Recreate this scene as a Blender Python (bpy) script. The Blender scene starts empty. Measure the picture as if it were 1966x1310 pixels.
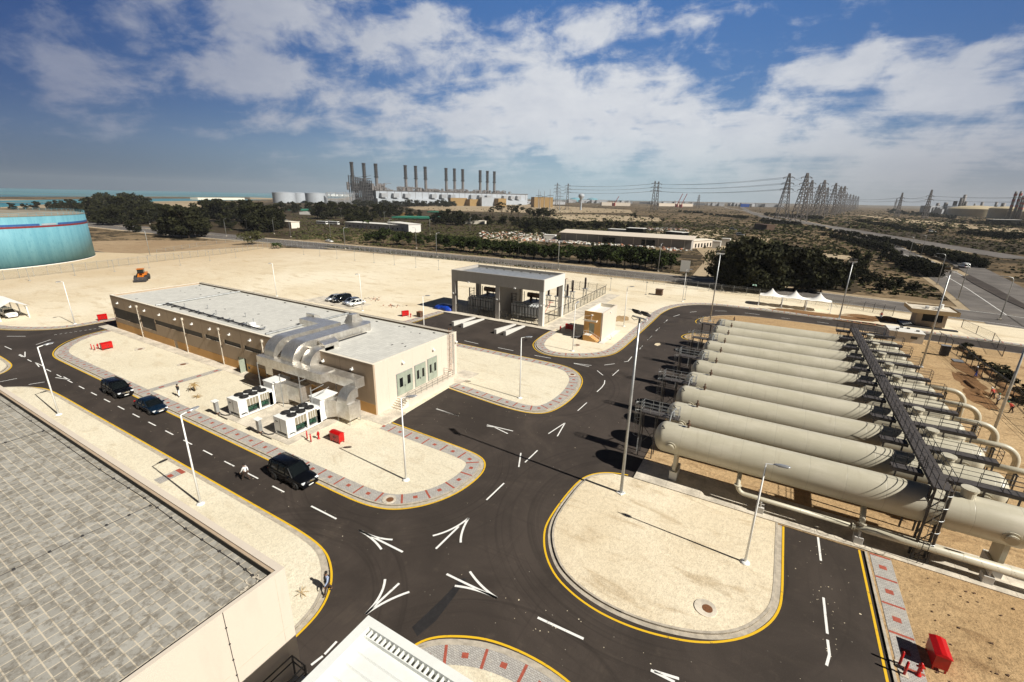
import bpy, math, random
from mathutils import Vector, Matrix
from mathutils.geometry import tessellate_polygon
R = math.radians
scene = bpy.context.scene
COL = scene.collection

# ---------------------------------------------------------------- camera
EYE = 26.0
FPX = 867.168; PITCH = 0.307747; ROLL = 0.01974; YAW = -0.517259
Fw = Vector((math.sin(YAW)*math.cos(PITCH), math.cos(YAW)*math.cos(PITCH), -math.sin(PITCH)))
R0 = Vector((math.cos(YAW), -math.sin(YAW), 0)); U0 = R0.cross(Fw)
Rt = R0*math.cos(ROLL)+U0*math.sin(ROLL); Up = -R0*math.sin(ROLL)+U0*math.cos(ROLL)
cam_d = bpy.data.cameras.new('camera'); cam = bpy.data.objects.new('camera', cam_d); COL.objects.link(cam)
cam_d.sensor_width = 36; cam_d.lens = FPX/1966*36; cam_d.clip_start = 0.5; cam_d.clip_end = 60000
cam.matrix_world = Matrix(((Rt.x, Up.x, -Fw.x, 0), (Rt.y, Up.y, -Fw.y, 0), (Rt.z, Up.z, -Fw.z, EYE), (0, 0, 0, 1)))
scene.camera = cam
scene.render.resolution_x = 1024; scene.render.resolution_y = 682
scene.view_settings.view_transform = 'Standard'; scene.view_settings.look = 'None'
scene.view_settings.gamma = 1; scene.view_settings.use_curve_mapping = False
scene.view_settings.exposure = 0.45

def ray(x, y): return Fw + Rt*((x-983)/FPX) - Up*((y-655)/FPX)
def gp(x, y, z=0.0):                      # photo pixel -> point at height z
    d = ray(x, y); t = (z-EYE)/d.z; return Vector((0, 0, EYE))+d*t
def far(px, d):                           # point on the ground at horizontal distance d in the direction of column px
    r = ray(px, 360+px*0.0198); h = Vector((r.x, r.y, 0)).normalized(); return Vector((h.x*d, h.y*d, 0))
def zat(px, py, d):                       # height seen at pixel (px,py) at horizontal distance d
    r = ray(px, py); return EYE + r.z/math.hypot(r.x, r.y)*d

# ---------------------------------------------------------------- node helpers
class NT:
    def __init__(s, tree): s.t = tree; s.n = tree.nodes; s.l = tree.links
    def _in(s, sock, v):
        if v is None: return
        if isinstance(v, bpy.types.NodeSocket): s.l.new(v, sock)
        else:
            try: sock.default_value = v
            except Exception: sock.default_value = (v, v, v)
    def math(s, op, a, b=None, c=None, clamp=False):
        n = s.n.new('ShaderNodeMath'); n.operation = op; n.use_clamp = clamp
        s._in(n.inputs[0], a); s._in(n.inputs[1], b); s._in(n.inputs[2], c); return n.outputs[0]
    def mix(s, fac, a, b, blend='MIX'):
        n = s.n.new('ShaderNodeMix'); n.data_type = 'RGBA'; n.blend_type = blend
        s._in(n.inputs[0], fac)
        for i, v in ((6, a), (7, b)):
            if not isinstance(v, bpy.types.NodeSocket): v = tuple(v)[:3]+(1,)
            s._in(n.inputs[i], v)
        return n.outputs[2]
    def noise(s, vec, scale, detail=3, rough=.55, dist=0.0):
        n = s.n.new('ShaderNodeTexNoise'); s._in(n.inputs['Vector'], vec)
        n.inputs['Scale'].default_value = scale; n.inputs['Detail'].default_value = detail
        n.inputs['Roughness'].default_value = rough; n.inputs['Distortion'].default_value = dist; return n.outputs[0]
    def ramp(s, fac, a, b):               # smoothstep a..b
        n = s.n.new('ShaderNodeMapRange'); n.interpolation_type = 'SMOOTHSTEP'
        s._in(n.inputs[0], fac); n.inputs[1].default_value = a; n.inputs[2].default_value = b; return n.outputs[0]
    def sep(s, v):
        n = s.n.new('ShaderNodeSeparateXYZ'); s._in(n.inputs[0], v); return n.outputs
    def comb(s, x, y, z):
        n = s.n.new('ShaderNodeCombineXYZ'); s._in(n.inputs[0], x); s._in(n.inputs[1], y); s._in(n.inputs[2], z); return n.outputs[0]
    def scalev(s, v, sc):
        n = s.n.new('ShaderNodeVectorMath'); n.operation = 'MULTIPLY'; s._in(n.inputs[0], v); n.inputs[1].default_value = sc; return n.outputs[0]

# ---------------------------------------------------------------- sky and sun
SUN_EL = R(40.5); SUNV = Vector((1.0, -0.06, 0)).normalized()*math.cos(SUN_EL)+Vector((0, 0, math.sin(SUN_EL)))
world = bpy.data.worlds.new('World'); scene.world = world; world.use_nodes = True
w = NT(world.node_tree); w.n.clear()
sky = w.n.new('ShaderNodeTexSky'); sky.sky_type = 'NISHITA'; sky.sun_disc = False
sky.sun_elevation = SUN_EL; sky.sun_rotation = math.atan2(SUNV.x, SUNV.y)
sky.air_density = 1.0; sky.dust_density = 1.2; sky.ozone_density = 2.0; sky.altitude = 20
tc = w.n.new('ShaderNodeTexCoord'); D = tc.outputs['Generated']
dx, dy, dz = w.sep(D)
az = w.math('ARCTAN2', dx, dy); el = w.math('ARCSINE', dz)
def azel(px, py):
    r = ray(px, py).normalized(); return math.atan2(r.x, r.y), math.asin(r.z)
zc_ = w.math('ADD', w.math('MAXIMUM', dz, 0.0), 0.10)
pl = w.comb(w.math('DIVIDE', dx, zc_), w.math('DIVIDE', dy, zc_), 0.0)
big = w.noise(pl, 0.9, 8, .58, .35)
wis = w.noise(w.scalev(pl, (1.0, 2.1, 1)), 1.6, 9, .62, .6)
lump = w.noise(w.scalev(D, (1, 1, 1.7)), 10.5, 9, .60, .25)
BL = [  # px, py, radius x px, radius y px, strength: where the photo has cloud
 (430,150,190,50,.46),(520,150,90,34,.25),(640,70,260,60,.40),(760,190,190,60,.30),(900,110,170,44,.30),(1000,190,200,60,.42),(1180,190,160,60,.42),
 (1210,55,130,42,.55),(1080,60,110,40,.30),(1130,260,330,60,.45),(1430,240,160,40,.40),(1700,120,150,50,.66),(1560,140,90,22,.42),(1860,160,130,55,.66),
 (1760,200,130,28,.40),(1830,290,260,60,.40),(1500,300,400,50,.40),(830,20,220,34,.44),(500,10,160,36,.42),(120,110,130,34,.32),(60,200,140,60,.26),
 (230,60,100,30,.20),(330,240,200,30,.12),(620,235,220,18,.22),(560,280,180,12,.10),(50,40,90,60,.24),(1340,40,22,12,.28),(1355,95,18,10,.25),
 (1250,-200,500,90,.20),(1150,270,620,90,.20),(1500,330,480,60,.18)]
bias = None
for (px, py, rx, ry, st) in BL:
    a0, e0 = azel(px, py); a1, _ = azel(px+rx, py); _, e1 = azel(px, py-ry)
    ux = w.math('MULTIPLY', w.math('SUBTRACT', az, a0), 1/abs(a1-a0)); uy = w.math('MULTIPLY', w.math('SUBTRACT', el, e0), 1/abs(e1-e0))
    g = w.math('MULTIPLY', w.math('EXPONENT', w.math('MULTIPLY', w.math('ADD', w.math('MULTIPLY', ux, ux), w.math('MULTIPLY', uy, uy)), -1.0)), st)
    bias = g if bias is None else w.math('ADD', bias, g)
dens = w.math('ADD', w.math('ADD', w.math('MULTIPLY', w.math('SUBTRACT', big, .5), 1.1), w.math('MULTIPLY', w.math('SUBTRACT', wis, .5), .8)),
              w.math('ADD', w.math('MULTIPLY', w.math('SUBTRACT', lump, .5), 2.3), bias))
mask = w.ramp(dens, .04, .74)
shade = w.noise(w.scalev(D, (1, 1, 2.0)), 16, 7, .6, .2)
# clear-sky colour: nishita, deepened
HAZ = w.math('POWER', w.math('SUBTRACT', 1.0, w.math('MAXIMUM', dz, 0.0)), 9.0)
a_l, _ = azel(150, 200); a_r, _ = azel(1150, 200)
side = w.ramp(az, a_l-.25, a_r)                     # the west side of the sky is the duller one
a_e, _ = azel(1966, 200)
side2 = w.math('SUBTRACT', 1.0, w.math('MULTIPLY', w.ramp(az, a_r+.15, a_e+.25), .45))
blue = w.mix(w.math('MULTIPLY', HAZ, 1.0), (0.030, 0.19, 0.62), (0.34, 0.59, 0.72))
skyc = w.mix(.55, w.mix(1.0, sky.outputs[0], (.085, .085, .085), 'MULTIPLY'), blue)
lit = w.mix(shade, (.62, .66, .74), (.92, .93, .94))
allc = w.mix(w.math('MULTIPLY', mask, .93), skyc, lit)
# a band of dull haze low over the land
hz = w.ramp(dz, .15, .0)
allc = w.mix(w.math('MULTIPLY', hz, .85), allc, w.mix(w.ramp(az, a_r, a_e+.0), (.47, .62, .70), (.50, .51, .53)) if True else allc)
dim = w.math('MULTIPLY', w.math('ADD', .17, w.math('MULTIPLY', side, .83)), side2)
duskc = w.mix(dim, (.12, .17, .33), (1, 1, 1))
allc = w.mix(1.0, allc, duskc, 'MULTIPLY')
allc = w.mix(w.math('MULTIPLY', w.math('MULTIPLY', w.ramp(dz, .10, .0), w.math('SUBTRACT', 1.0, side)), .60), allc, (.05, .085, .12))
# behind the camera the clear sky is darkened to cut the fill light
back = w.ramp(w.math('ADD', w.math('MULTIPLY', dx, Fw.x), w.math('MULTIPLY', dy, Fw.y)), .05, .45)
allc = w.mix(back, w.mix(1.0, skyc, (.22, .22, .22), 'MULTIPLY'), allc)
zen = w.math('SUBTRACT', 1.0, w.math('MULTIPLY', w.ramp(dz, .38, .55), .88))  # unseen upper sky dimmed as well, so less light fills the shadows
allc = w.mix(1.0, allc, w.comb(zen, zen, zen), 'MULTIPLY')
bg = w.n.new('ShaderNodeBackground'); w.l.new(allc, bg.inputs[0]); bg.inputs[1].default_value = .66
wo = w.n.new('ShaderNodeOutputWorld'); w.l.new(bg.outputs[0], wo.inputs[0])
sd = bpy.data.lights.new('sun', 'SUN'); sd.energy = 5.0; sd.angle = R(.5); sd.color = (1.0, .955, .86)
so = bpy.data.objects.new('sun', sd); COL.objects.link(so); so.location = (60, -20, 60)
so.rotation_euler = SUNV.to_track_quat('Z', 'Y').to_euler()

# ---------------------------------------------------------------- materials
def mk(name): 
    m = bpy.data.materials.new(name); m.use_nodes = True; t = NT(m.node_tree)
    b = t.n['Principled BSDF']; return m, t, b
def coord(t, kind='Object'):
    n = t.n.new('ShaderNodeTexCoord'); return n.outputs[kind]
def pos(t):
    n = t.n.new('ShaderNodeNewGeometry'); return n.outputs['Position']
def bump(t, b, h, strength=.3, dist=.02):
    n = t.n.new('ShaderNodeBump'); n.inputs['Strength'].default_value = strength; n.inputs['Distance'].default_value = dist
    t.l.new(h, n.inputs['Height']); t.l.new(n.outputs[0], b.inputs['Normal'])
def plain(name, c, rough=.6, metal=0.0, var=.18, scale=1.2, spec=.5, bmp=0):
    m, t, b = mk(name); p = pos(t)
    n1 = t.noise(p, scale, 4, .6); n2 = t.noise(p, scale*9, 2)
    f = t.math('ADD', t.math('MULTIPLY', n1, .7), t.math('MULTIPLY', n2, .3))
    dk = tuple(x*(1-var) for x in c); lt = tuple(min(1, x*(1+var)) for x in c)
    t.l.new(t.mix(t.ramp(f, .3, .7), dk, lt), b.inputs['Base Color'])
    b.inputs['Roughness'].default_value = rough; b.inputs['Metallic'].default_value = metal
    b.inputs['Specular IOR Level'].default_value = spec
    if bmp: bump(t, b, n2, bmp, .02)
    return m
M = {}
def sandmat(name, c0, c1, c2, s=1.0, speck=.25, bmp=.5):
    m, t, b = mk(name); p = pos(t)
    a = t.noise(p, .035*s, 5, .6, .4); c = t.noise(t.scalev(p, (.6, 1.6, 1)), .22*s, 6, .65, .8); d = t.noise(p, 2.3*s, 4, .7); e = t.noise(p, 9*s, 2, .6)
    col = t.mix(t.ramp(a, .35, .65), c0, c1)
    col = t.mix(t.math('MULTIPLY', t.ramp(c, .50, .70), .75), col, c2)
    col = t.mix(t.math('MULTIPLY', t.ramp(t.math('ADD', t.math('MULTIPLY', d, .5), t.math('MULTIPLY', e, .5)), .40, .62), speck), tuple(x*.55 for x in c2), col) if False else col
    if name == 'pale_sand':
        sx = t.sep(p)[0]; col = t.mix(t.math('MULTIPLY', t.ramp(t.math('ADD', sx, t.math('MULTIPLY', a, 60)), -85, -190), .75), col, (.52, .39, .245))  # tan sand to the west, with lens edge darkening partly put into the colour
    k = t.math('ADD', 1-speck, t.math('MULTIPLY', t.ramp(t.math('ADD', t.math('MULTIPLY', d, .45), t.math('MULTIPLY', e, .55)), .30, .62), speck))
    n = t.n.new('ShaderNodeVectorMath'); n.operation = 'SCALE'; t.l.new(col, n.inputs[0]); t.l.new(k, n.inputs[3])
    t.l.new(n.outputs[0], b.inputs['Base Color']); b.inputs['Roughness'].default_value = .95; b.inputs['Specular IOR Level'].default_value = .1
    bump(t, b, t.math('ADD', d, t.math('MULTIPLY', c, 2.0)), bmp, .10)
    return m
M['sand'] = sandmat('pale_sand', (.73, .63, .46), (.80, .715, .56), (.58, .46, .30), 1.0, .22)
M['gravel'] = sandmat('cream_gravel', (.74, .665, .51), (.80, .73, .575), (.64, .55, .40), 2.2, .32, .5)
M['sand_tan'] = sandmat('tan_sand', (.47, .315, .165), (.56, .395, .22), (.27, .165, .082), 1.3, .5, .9)
M['island_sand'] = sandmat('trodden_sand', (.68, .57, .40), (.80, .70, .53), (.50, .39, .25), 1.5, .30, .45)
def scrubmat():
    m, t, b = mk('scrub_ground'); p = pos(t)
    a = t.noise(p, .006, 5, .6, .5); c = t.noise(p, .045, 6, .68, .5); d = t.noise(p, .35, 5, .7)
    col = t.mix(t.ramp(a, .40, .60), (.125, .088, .052), (.25, .182, .11))
    k = t.math('ADD', t.math('MULTIPLY', c, .5), t.math('MULTIPLY', d, .5))
    col = t.mix(t.ramp(k, .46, .54), col, (.040, .032, .020))
    t.l.new(col, b.inputs['Base Color']); b.inputs['Roughness'].default_value = 1; b.inputs['Specular IOR Level'].default_value = .05
    return m
M['scrub'] = scrubmat()
M['far_sand'] = sandmat('far_sand', (.34, .26, .165), (.45, .36, .245), (.20, .145, .09), .12, .30, 0.1)
def asphalt(name, base, dust, amt=.5, streak=True):
    m, t, b = mk(name); p = pos(t)
    a = t.noise(p, .13, 6, .62, .6); c = t.noise(p, 1.1, 5, .65); e = t.noise(p, 14, 2, .5); v = t.n.new('ShaderNodeTexVoronoi'); t.l.new(p, v.inputs['Vector']); v.inputs['Scale'].default_value = 1.7
    col = t.mix(t.ramp(a, .36, .66), tuple(x*.80 for x in base), tuple(x*1.28 for x in base))
    col = t.mix(t.math('MULTIPLY', t.ramp(c, .55, .80), amt), col, dust)
    col = t.mix(t.math('MULTIPLY', t.ramp(e, .56, .70), .22), col, tuple(x*2.0 for x in base))
    col = t.mix(t.math('MULTIPLY', t.ramp(t.noise(p, .09, 5, .7, 1.2), .54, .72), .38), col, dust)
    # long tyre scuffs and small pale spots of dropped sand
    px_, py_, pz_ = t.sep(p)
    for sc in ((.10, 2.6, 1), (2.6, .10, 1)):
        col = t.mix(t.math('MULTIPLY', t.math('MULTIPLY', t.ramp(t.noise(t.scalev(p, sc), 1, 4, .6, .3), .54, .72), t.ramp(a, .42, .6)), .30), col, tuple(x*.55 for x in base))
    for (cx, cy, ra, rb) in ((-5, 33, 8.5, 15), (-28.5, 30, 7.5, 13), (-27.5, 56, 7.5, 13.5), (-29, 75, 9, 13), (-25.5, 11, 6.5, 12), (-9, 11, 7.8, 11.5)):
        ex = t.math('SUBTRACT', px_, cx); ey = t.math('SUBTRACT', py_, cy); rr = t.math('SQRT', t.math('ADD', t.math('MULTIPLY', ex, ex), t.math('MULTIPLY', ey, ey)))
        rn = t.noise(t.comb(t.math('MULTIPLY', rr, 2.4), t.math('MULTIPLY', px_, .05), cx), 1, 3, .6)
        k = t.math('MULTIPLY', t.math('MULTIPLY', t.ramp(rn, .52, .70), t.ramp(rr, rb, rb-2)), t.ramp(rr, ra, ra+1))
        col = t.mix(t.math('MULTIPLY', k, .42), col, tuple(x*.40 for x in base))
    sp = t.math('MULTIPLY', t.ramp(v.outputs['Distance'], .07, .02), t.ramp(t.noise(p, .35, 3), .50, .60))
    col = t.mix(t.math('MULTIPLY', sp, .8), col, (.45, .41, .35))
    t.l.new(col, b.inputs['Base Color']); b.inputs['Roughness'].default_value = .86; b.inputs['Specular IOR Level'].default_value = .25
    bump(t, b, e, .25, .01)
    return m
M['asphalt'] = asphalt('site_asphalt', (.046, .036, .030), (.10, .078, .060), .42)
M['old_asphalt'] = asphalt('highway_asphalt', (.125, .112, .102), (.24, .21, .17), .6)
def paint(name, c, wear=.62):
    m, t, b = mk(name); p = pos(t); n = t.noise(p, 2.6, 6, .75); n2 = t.noise(p, .4, 3); k = t.ramp(t.math('ADD', t.math('MULTIPLY', n, .8), t.math('MULTIPLY', n2, .25)), wear-.05, wear+.04)
    col = t.mix(t.math('MULTIPLY', t.noise(p, 9, 3), .3), c, tuple(x*.7 for x in c)); t.l.new(t.mix(t.math('MULTIPLY', k, .75), col, (.07, .058, .05)), b.inputs['Base Color']); b.inputs['Roughness'].default_value = .7; return m
M['yellow'] = paint('yellow_road_paint', (.74, .45, .010), .64); M['white_line'] = paint('white_road_paint', (.82, .81, .78), .64)
M['kerb'] = plain('concrete_kerb', (.42, .37, .30), .9, var=.25, scale=2)
M['concrete'] = plain('pale_concrete', (.56, .50, .41), .9, var=.3, scale=.6, bmp=.2)
def pavermat():
    m, t, b = mk('grey_paving_blocks'); p = pos(t)
    br = t.n.new('ShaderNodeTexBrick'); t.l.new(p, br.inputs['Vector']); br.inputs['Scale'].default_value = 1
    br.inputs['Color1'].default_value = (.36, .34, .32, 1); br.inputs['Color2'].default_value = (.46, .44, .41, 1); br.inputs['Mortar'].default_value = (.16, .145, .13, 1)
    br.inputs['Mortar Size'].default_value = .010; br.inputs['Brick Width'].default_value = .22; br.inputs['Row Height'].default_value = .12
    n = t.noise(p, .8, 4, .6); col = t.mix(t.math('MULTIPLY', t.ramp(n, .5, .75), .5), br.outputs[0], (.52, .45, .35))
    t.l.new(col, b.inputs['Base Color']); b.inputs['Roughness'].default_value = .9
    return m
M['paver'] = pavermat()
M['red_paver'] = plain('red_paving_blocks', (.34, .075, .045), .85, var=.25, scale=6)
def roofpaver():
    m, t, b = mk('roof_slab_paving'); p = pos(t)
    br = t.n.new('ShaderNodeTexBrick'); t.l.new(p, br.inputs['Vector']); br.inputs['Scale'].default_value = 1
    br.offset = 0.0; br.inputs['Color1'].default_value = (.27, .255, .225, 1); br.inputs['Color2'].default_value = (.385, .37, .335, 1); br.inputs['Mortar'].default_value = (.56, .49, .38, 1)
    br.inputs['Mortar Size'].default_value = .028; br.inputs['Mortar Smooth'].default_value = .3; br.inputs['Brick Width'].default_value = .58; br.inputs['Row Height'].default_value = .46; br.inputs['Bias'].default_value = -.1
    n = t.noise(p, 2.7, 5, .7, .3); n2 = t.noise(p, 11, 3, .6)
    col = t.mix(t.math('MULTIPLY', t.ramp(n, .44, .66), .72), br.outputs[0], (.135, .115, .088))
    col = t.mix(t.math('MULTIPLY', t.ramp(n2, .56, .72), .25), col, (.55, .50, .42))
    t.l.new(col, b.inputs['Base Color']); b.inputs['Roughness'].default_value = .9; bump(t, b, br.outputs[1], -.5, .02)
    return m
M['roof_slab'] = roofpaver()
def roofmat(name, c, w_, h_):
    m, t, b = mk(name); p = pos(t)
    br = t.n.new('ShaderNodeTexBrick'); t.l.new(p, br.inputs['Vector']); br.inputs['Scale'].default_value = 1; br.offset = 0
    br.inputs['Color1'].default_value = tuple(x*.93 for x in c)+(1,); br.inputs['Color2'].default_value = tuple(x*1.06 for x in c)+(1,); br.inputs['Mortar'].default_value = tuple(x*.72 for x in c)+(1,)
    br.inputs['Mortar Size'].default_value = .02; br.inputs['Brick Width'].default_value = w_; br.inputs['Row Height'].default_value = h_
    n = t.noise(p, .5, 5, .65); n2 = t.noise(p, 3.2, 4, .7)
    col = t.mix(t.math('MULTIPLY', t.ramp(n, .45, .7), .35), br.outputs[0], tuple(x*.72 for x in c))
    col = t.mix(t.math('MULTIPLY', t.ramp(n2, .58, .70), .30), col, tuple(x*.55 for x in c))
    t.l.new(col, b.inputs['Base Color']); b.inputs['Roughness'].default_value = .9
    return m
M['roof_tile'] = roofmat('pale_roof_tiles', (.56, .55, .51), .6, .6)
def wallmat(name, c, joint=5.3, ch=None, stain=.35):
    m, t, b = mk(name); p = pos(t); n = t.noise(t.scalev(p, (1.6, 1.6, .35)), .8, 5, .65); n2 = t.noise(p, 7, 3, .6)
    col = t.mix(t.math('MULTIPLY', t.ramp(n, .45, .75), stain), c, tuple(x*.70 for x in c))
    col = t.mix(t.math('MULTIPLY', n2, .22), col, tuple(x*.8 for x in c))
    t.l.new(col, b.inputs['Base Color']); b.inputs['Roughness'].default_value = .85; b.inputs['Specular IOR Level'].default_value = .2
    bump(t, b, n2, .15, .01); return m
M['cream'] = wallmat('cream_render', (.74, .68, .575))
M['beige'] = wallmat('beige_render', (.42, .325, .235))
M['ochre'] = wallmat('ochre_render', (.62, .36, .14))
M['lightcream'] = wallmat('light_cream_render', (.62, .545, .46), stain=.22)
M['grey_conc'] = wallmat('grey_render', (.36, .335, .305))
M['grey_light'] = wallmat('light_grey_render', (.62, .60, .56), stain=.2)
M['white'] = plain('white_painted_steel', (.80, .80, .78), .45, var=.06)
M['steel_grey'] = plain('galvanised_steel', (.42, .43, .43), .45, .6, var=.2)
M['dark_steel'] = plain('dark_grey_steel', (.05, .048, .05), .55, .3, var=.3)
M['black'] = plain('black_rubber', (.012, .012, .012), .7, var=.2)
M['blackpaint'] = plain('black_car_paint', (.003, .0035, .005), .22, 0, .1, spec=.35)
M['navypaint'] = plain('dark_blue_car_paint', (.004, .012, .026), .2, 0, .1, spec=.4)
M['silverpaint'] = plain('silver_car_paint', (.42, .43, .45), .25, .5, .05)
M['whitepaint'] = plain('white_car_paint', (.80, .80, .78), .25, 0, .03)
M['bluegrey'] = plain('blue_grey_car_paint', (.20, .23, .30), .25, .4, .05)
M['glass'] = plain('dark_window_glass', (.006, .008, .009), .12, 0, .1, spec=.4)
M['chrome'] = plain('chrome', (.75, .76, .78), .18, 1.0, .05)
M['lamp_glass'] = plain('clear_lamp_glass', (.72, .75, .78), .15, 0, .1, spec=.8)
M['red'] = plain('red_paint', (.46, .004, .004), .35, 0, .10)
M['orange'] = plain('orange_paint', (.55, .16, .012), .5, 0, .2)
M['blue_sheet'] = plain('blue_plastic_sheet', (.008, .045, .34), .4, 0, .5, 1.5)
M['rust'] = plain('rusty_iron', (.20, .075, .03), .9, 0, .4, 6)
M['brown'] = plain('brown_dark_metal', (.10, .055, .032), .7, 0, .3, 3)
def louvre():
    m, t, b = mk('dark_louvre_slats'); p = pos(t); x, y, z = t.sep(p)
    s = t.math('FRACT', t.math('MULTIPLY', x, 6.5)); col = t.mix(t.ramp(s, .35, .5), (.006, .004, .003), (.032, .022, .015))
    t.l.new(col, b.inputs['Base Color']); b.inputs['Roughness'].default_value = .6; return m
M['louvre'] = louvre()
def finmat():
    m, t, b = mk('coil_fins'); p = pos(t); x, y, z = t.sep(p)
    s = t.math('FRACT', t.math('MULTIPLY', z, 14)); s2 = t.math('FRACT', t.math('MULTIPLY', y, 14)); col = t.mix(t.math('MULTIPLY', t.ramp(s, .3, .5), .6), (.36, .32, .24), (.20, .18, .14))
    t.l.new(col, b.inputs['Base Color']); b.inputs['Roughness'].default_value = .6; b.inputs['Metallic'].default_value = .3; return m
M['fins'] = finmat()
M['duct'] = None
def ductmat():
    m, t, b = mk('aluminium_duct_cladding'); p = pos(t); n = t.noise(p, 1.3, 5, .65, .3); n2 = t.noise(p, 5, 4, .7)
    col = t.mix(t.ramp(n, .35, .7), (.60, .57, .52), (.76, .74, .70)); col = t.mix(t.math('MULTIPLY', t.ramp(n2, .52, .7), .35), col, (.36, .29, .21))
    x, y, z = t.sep(p); s = t.ramp(t.math('ABSOLUTE', t.math('SUBTRACT', t.math('FRACT', t.math('MULTIPLY', t.math('ADD', x, y), .62)), .5)), .485, .5)
    col = t.mix(t.math('MULTIPLY', s, .45), col, (.16, .14, .12))
    t.l.new(col, b.inputs['Base Color']); b.inputs['Metallic'].default_value = .80; b.inputs['Roughness'].default_value = .34
    bump(t, b, n, .35, .08); return m
M['duct'] = ductmat()
M['greendoor'] = plain('pale_green_doors', (.30, .335, .27), .6, 0, .14, 1.5)
M['green_m'] = plain('green_compressor', (.012, .055, .032), .5, 0, .8, 4)
def tankmat():
    m, t, b = mk('cream_vessel_paint'); p = pos(t); n = t.noise(t.scalev(p, (.5, 1.5, 1.5)), .7, 5, .6); n2 = t.noise(p, 24, 2, .6)
    col = t.mix(t.ramp(n, .4, .7), (.48, .445, .345), (.55, .51, .41)); col = t.mix(t.math('MULTIPLY', t.ramp(n2, .62, .7), .3), col, (.30, .27, .20))
    col = t.mix(t.math('MULTIPLY', t.ramp(t.noise(t.scalev(p, (3.2, .5, .30)), 1, 5, .65), .54, .76), .22), col, (.27, .22, .15)); x, y, z = t.sep(p); s = t.ramp(t.math('ABSOLUTE', t.math('SUBTRACT', t.math('FRACT', t.math('MULTIPLY', t.math('ADD', x, 7.2), .395)), .5)), .490, .5)
    col = t.mix(t.math('MULTIPLY', s, .6), col, (.30, .28, .22))
    t.l.new(col, b.inputs['Base Color']); b.inputs['Roughness'].default_value = .42; bump(t, b, s, .6, -.01); return m
M['vessel'] = tankmat()
M['seam'] = plain('weld_seam', (.32, .295, .225), .6, 0, .2)
def bluetank():
    m, t, b = mk('turquoise_tank_shell'); p = pos(t); n = t.noise(t.scalev(p, (.5, .5, .02)), .9, 5, .7); n2 = t.noise(t.scalev(p, (1, 1, .3)), 2.0, 4, .6)
    col = t.mix(t.ramp(n, .35, .70), (.105, .29, .365), (.15, .355, .425)); col = t.mix(t.math('MULTIPLY', t.ramp(n2, .5, .7), .4), col, (.05, .20, .28))
    t.l.new(col, b.inputs['Base Color']); b.inputs['Roughness'].default_value = .6; return m
M['turq'] = bluetank()
M['stripe_blue'] = plain('blue_stripe', (.02, .09, .28), .6); M['stripe_red'] = plain('dark_red_stripe', (.20, .02, .02), .6)
M['tankroof'] = plain('weathered_tank_roof', (.26, .23, .18), .8, 0, .25, .15)
def leaf(name, a, c, sub=.12):
    m, t, b = mk(name); p = pos(t); n = t.noise(p, .35, 3, .6); n2 = t.noise(p, 3.0, 3, .6)
    col = t.mix(t.ramp(t.math('ADD', t.math('MULTIPLY', n, .6), t.math('MULTIPLY', n2, .4)), .38, .64), a, c)
    t.l.new(col, b.inputs['Base Color']); b.inputs['Roughness'].default_value = .8; b.inputs['Specular IOR Level'].default_value = .12; return m
M['leaf_dark'] = leaf('dark_tree_leaves', (.004, .005, .002), (.036, .037, .014))
M['leaf_green'] = leaf('green_tree_leaves', (.010, .016, .004), (.048, .064, .016))
M['leaf_olive'] = leaf('olive_tree_leaves', (.030, .032, .012), (.10, .098, .04))
M['leaf_dry'] = leaf('dry_palm_leaves', (.30, .20, .09), (.52, .38, .2))
M['bark'] = plain('tree_bark', (.07, .05, .032), .9, 0, .3, 2)
M['sea'] = None
def seamat():
    m, t, b = mk('sea_water'); p = pos(t); n = t.noise(p, .0012, 4, .6); 
    t.l.new(t.mix(t.ramp(n, .4, .6), (.03, .15, .19), (.05, .24, .27)), b.inputs['Base Color']); b.inputs['Roughness'].default_value = .35; b.inputs['Specular IOR Level'].default_value = .3
    bump(t, b, t.noise(p, .12, 3), .3, .5); return m
M['sea'] = seamat()
def meshmat(name, c, a, sc):
    m, t, b = mk(name); p = pos(t); x, y, z = t.sep(p)
    u = t.math('FRACT', t.math('MULTIPLY', t.math('ADD', t.math('ADD', x, y), z), sc)); v = t.math('FRACT', t.math('MULTIPLY', t.math('SUBTRACT', t.math('ADD', x, y), z), sc))
    k = t.math('MAXIMUM', t.ramp(t.math('ABSOLUTE', t.math('SUBTRACT', u, .5)), .5-a, .5-a+.02), t.ramp(t.math('ABSOLUTE', t.math('SUBTRACT', v, .5)), .5-a, .5-a+.02))
    b.inputs['Base Color'].default_value = c+(1,); b.inputs['Metallic'].default_value = .4; t.l.new(k, b.inputs['Alpha']); return m
M['chain'] = meshmat('chain_link_wire', (.20, .19, .16), .05, 9)
M['grating'] = plain('steel_grating', (.066, .057, .054), .7, .2, .3, 5)
M['roofmetal'] = plain('white_metal_roof_sheet', (.74, .75, .72), .45, .0, .05, .6)
M['palewhite'] = wallmat('white_render', (.68, .66, .62), stain=.15)
M['tent'] = plain('white_tent_fabric', (.84, .82, .78), .8, 0, .04)
M['skin'] = plain('skin', (.22, .12, .075), .6); M['hair'] = plain('black_hair', (.01, .008, .007), .6)
M['shirt_white'] = plain('white_shirt', (.78, .78, .78), .8); M['shirt_black'] = plain('black_shirt', (.012, .012, .014), .8)
M['shirt_red'] = plain('red_vest', (.45, .04, .02), .8); M['shirt_blue'] = plain('pale_blue_shirt', (.30, .38, .55), .8); M['trouser_brown'] = plain('dark_brown_trousers', (.05, .03, .022), .85)
M['helmet_w'] = plain('white_helmet', (.8, .8, .8), .3)
M['insul'] = plain('brown_black_insulator', (.03, .02, .018), .25); M['radiator'] = plain('pale_grey_radiator', (.45, .46, .46), .5, .1, .15)
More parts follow.
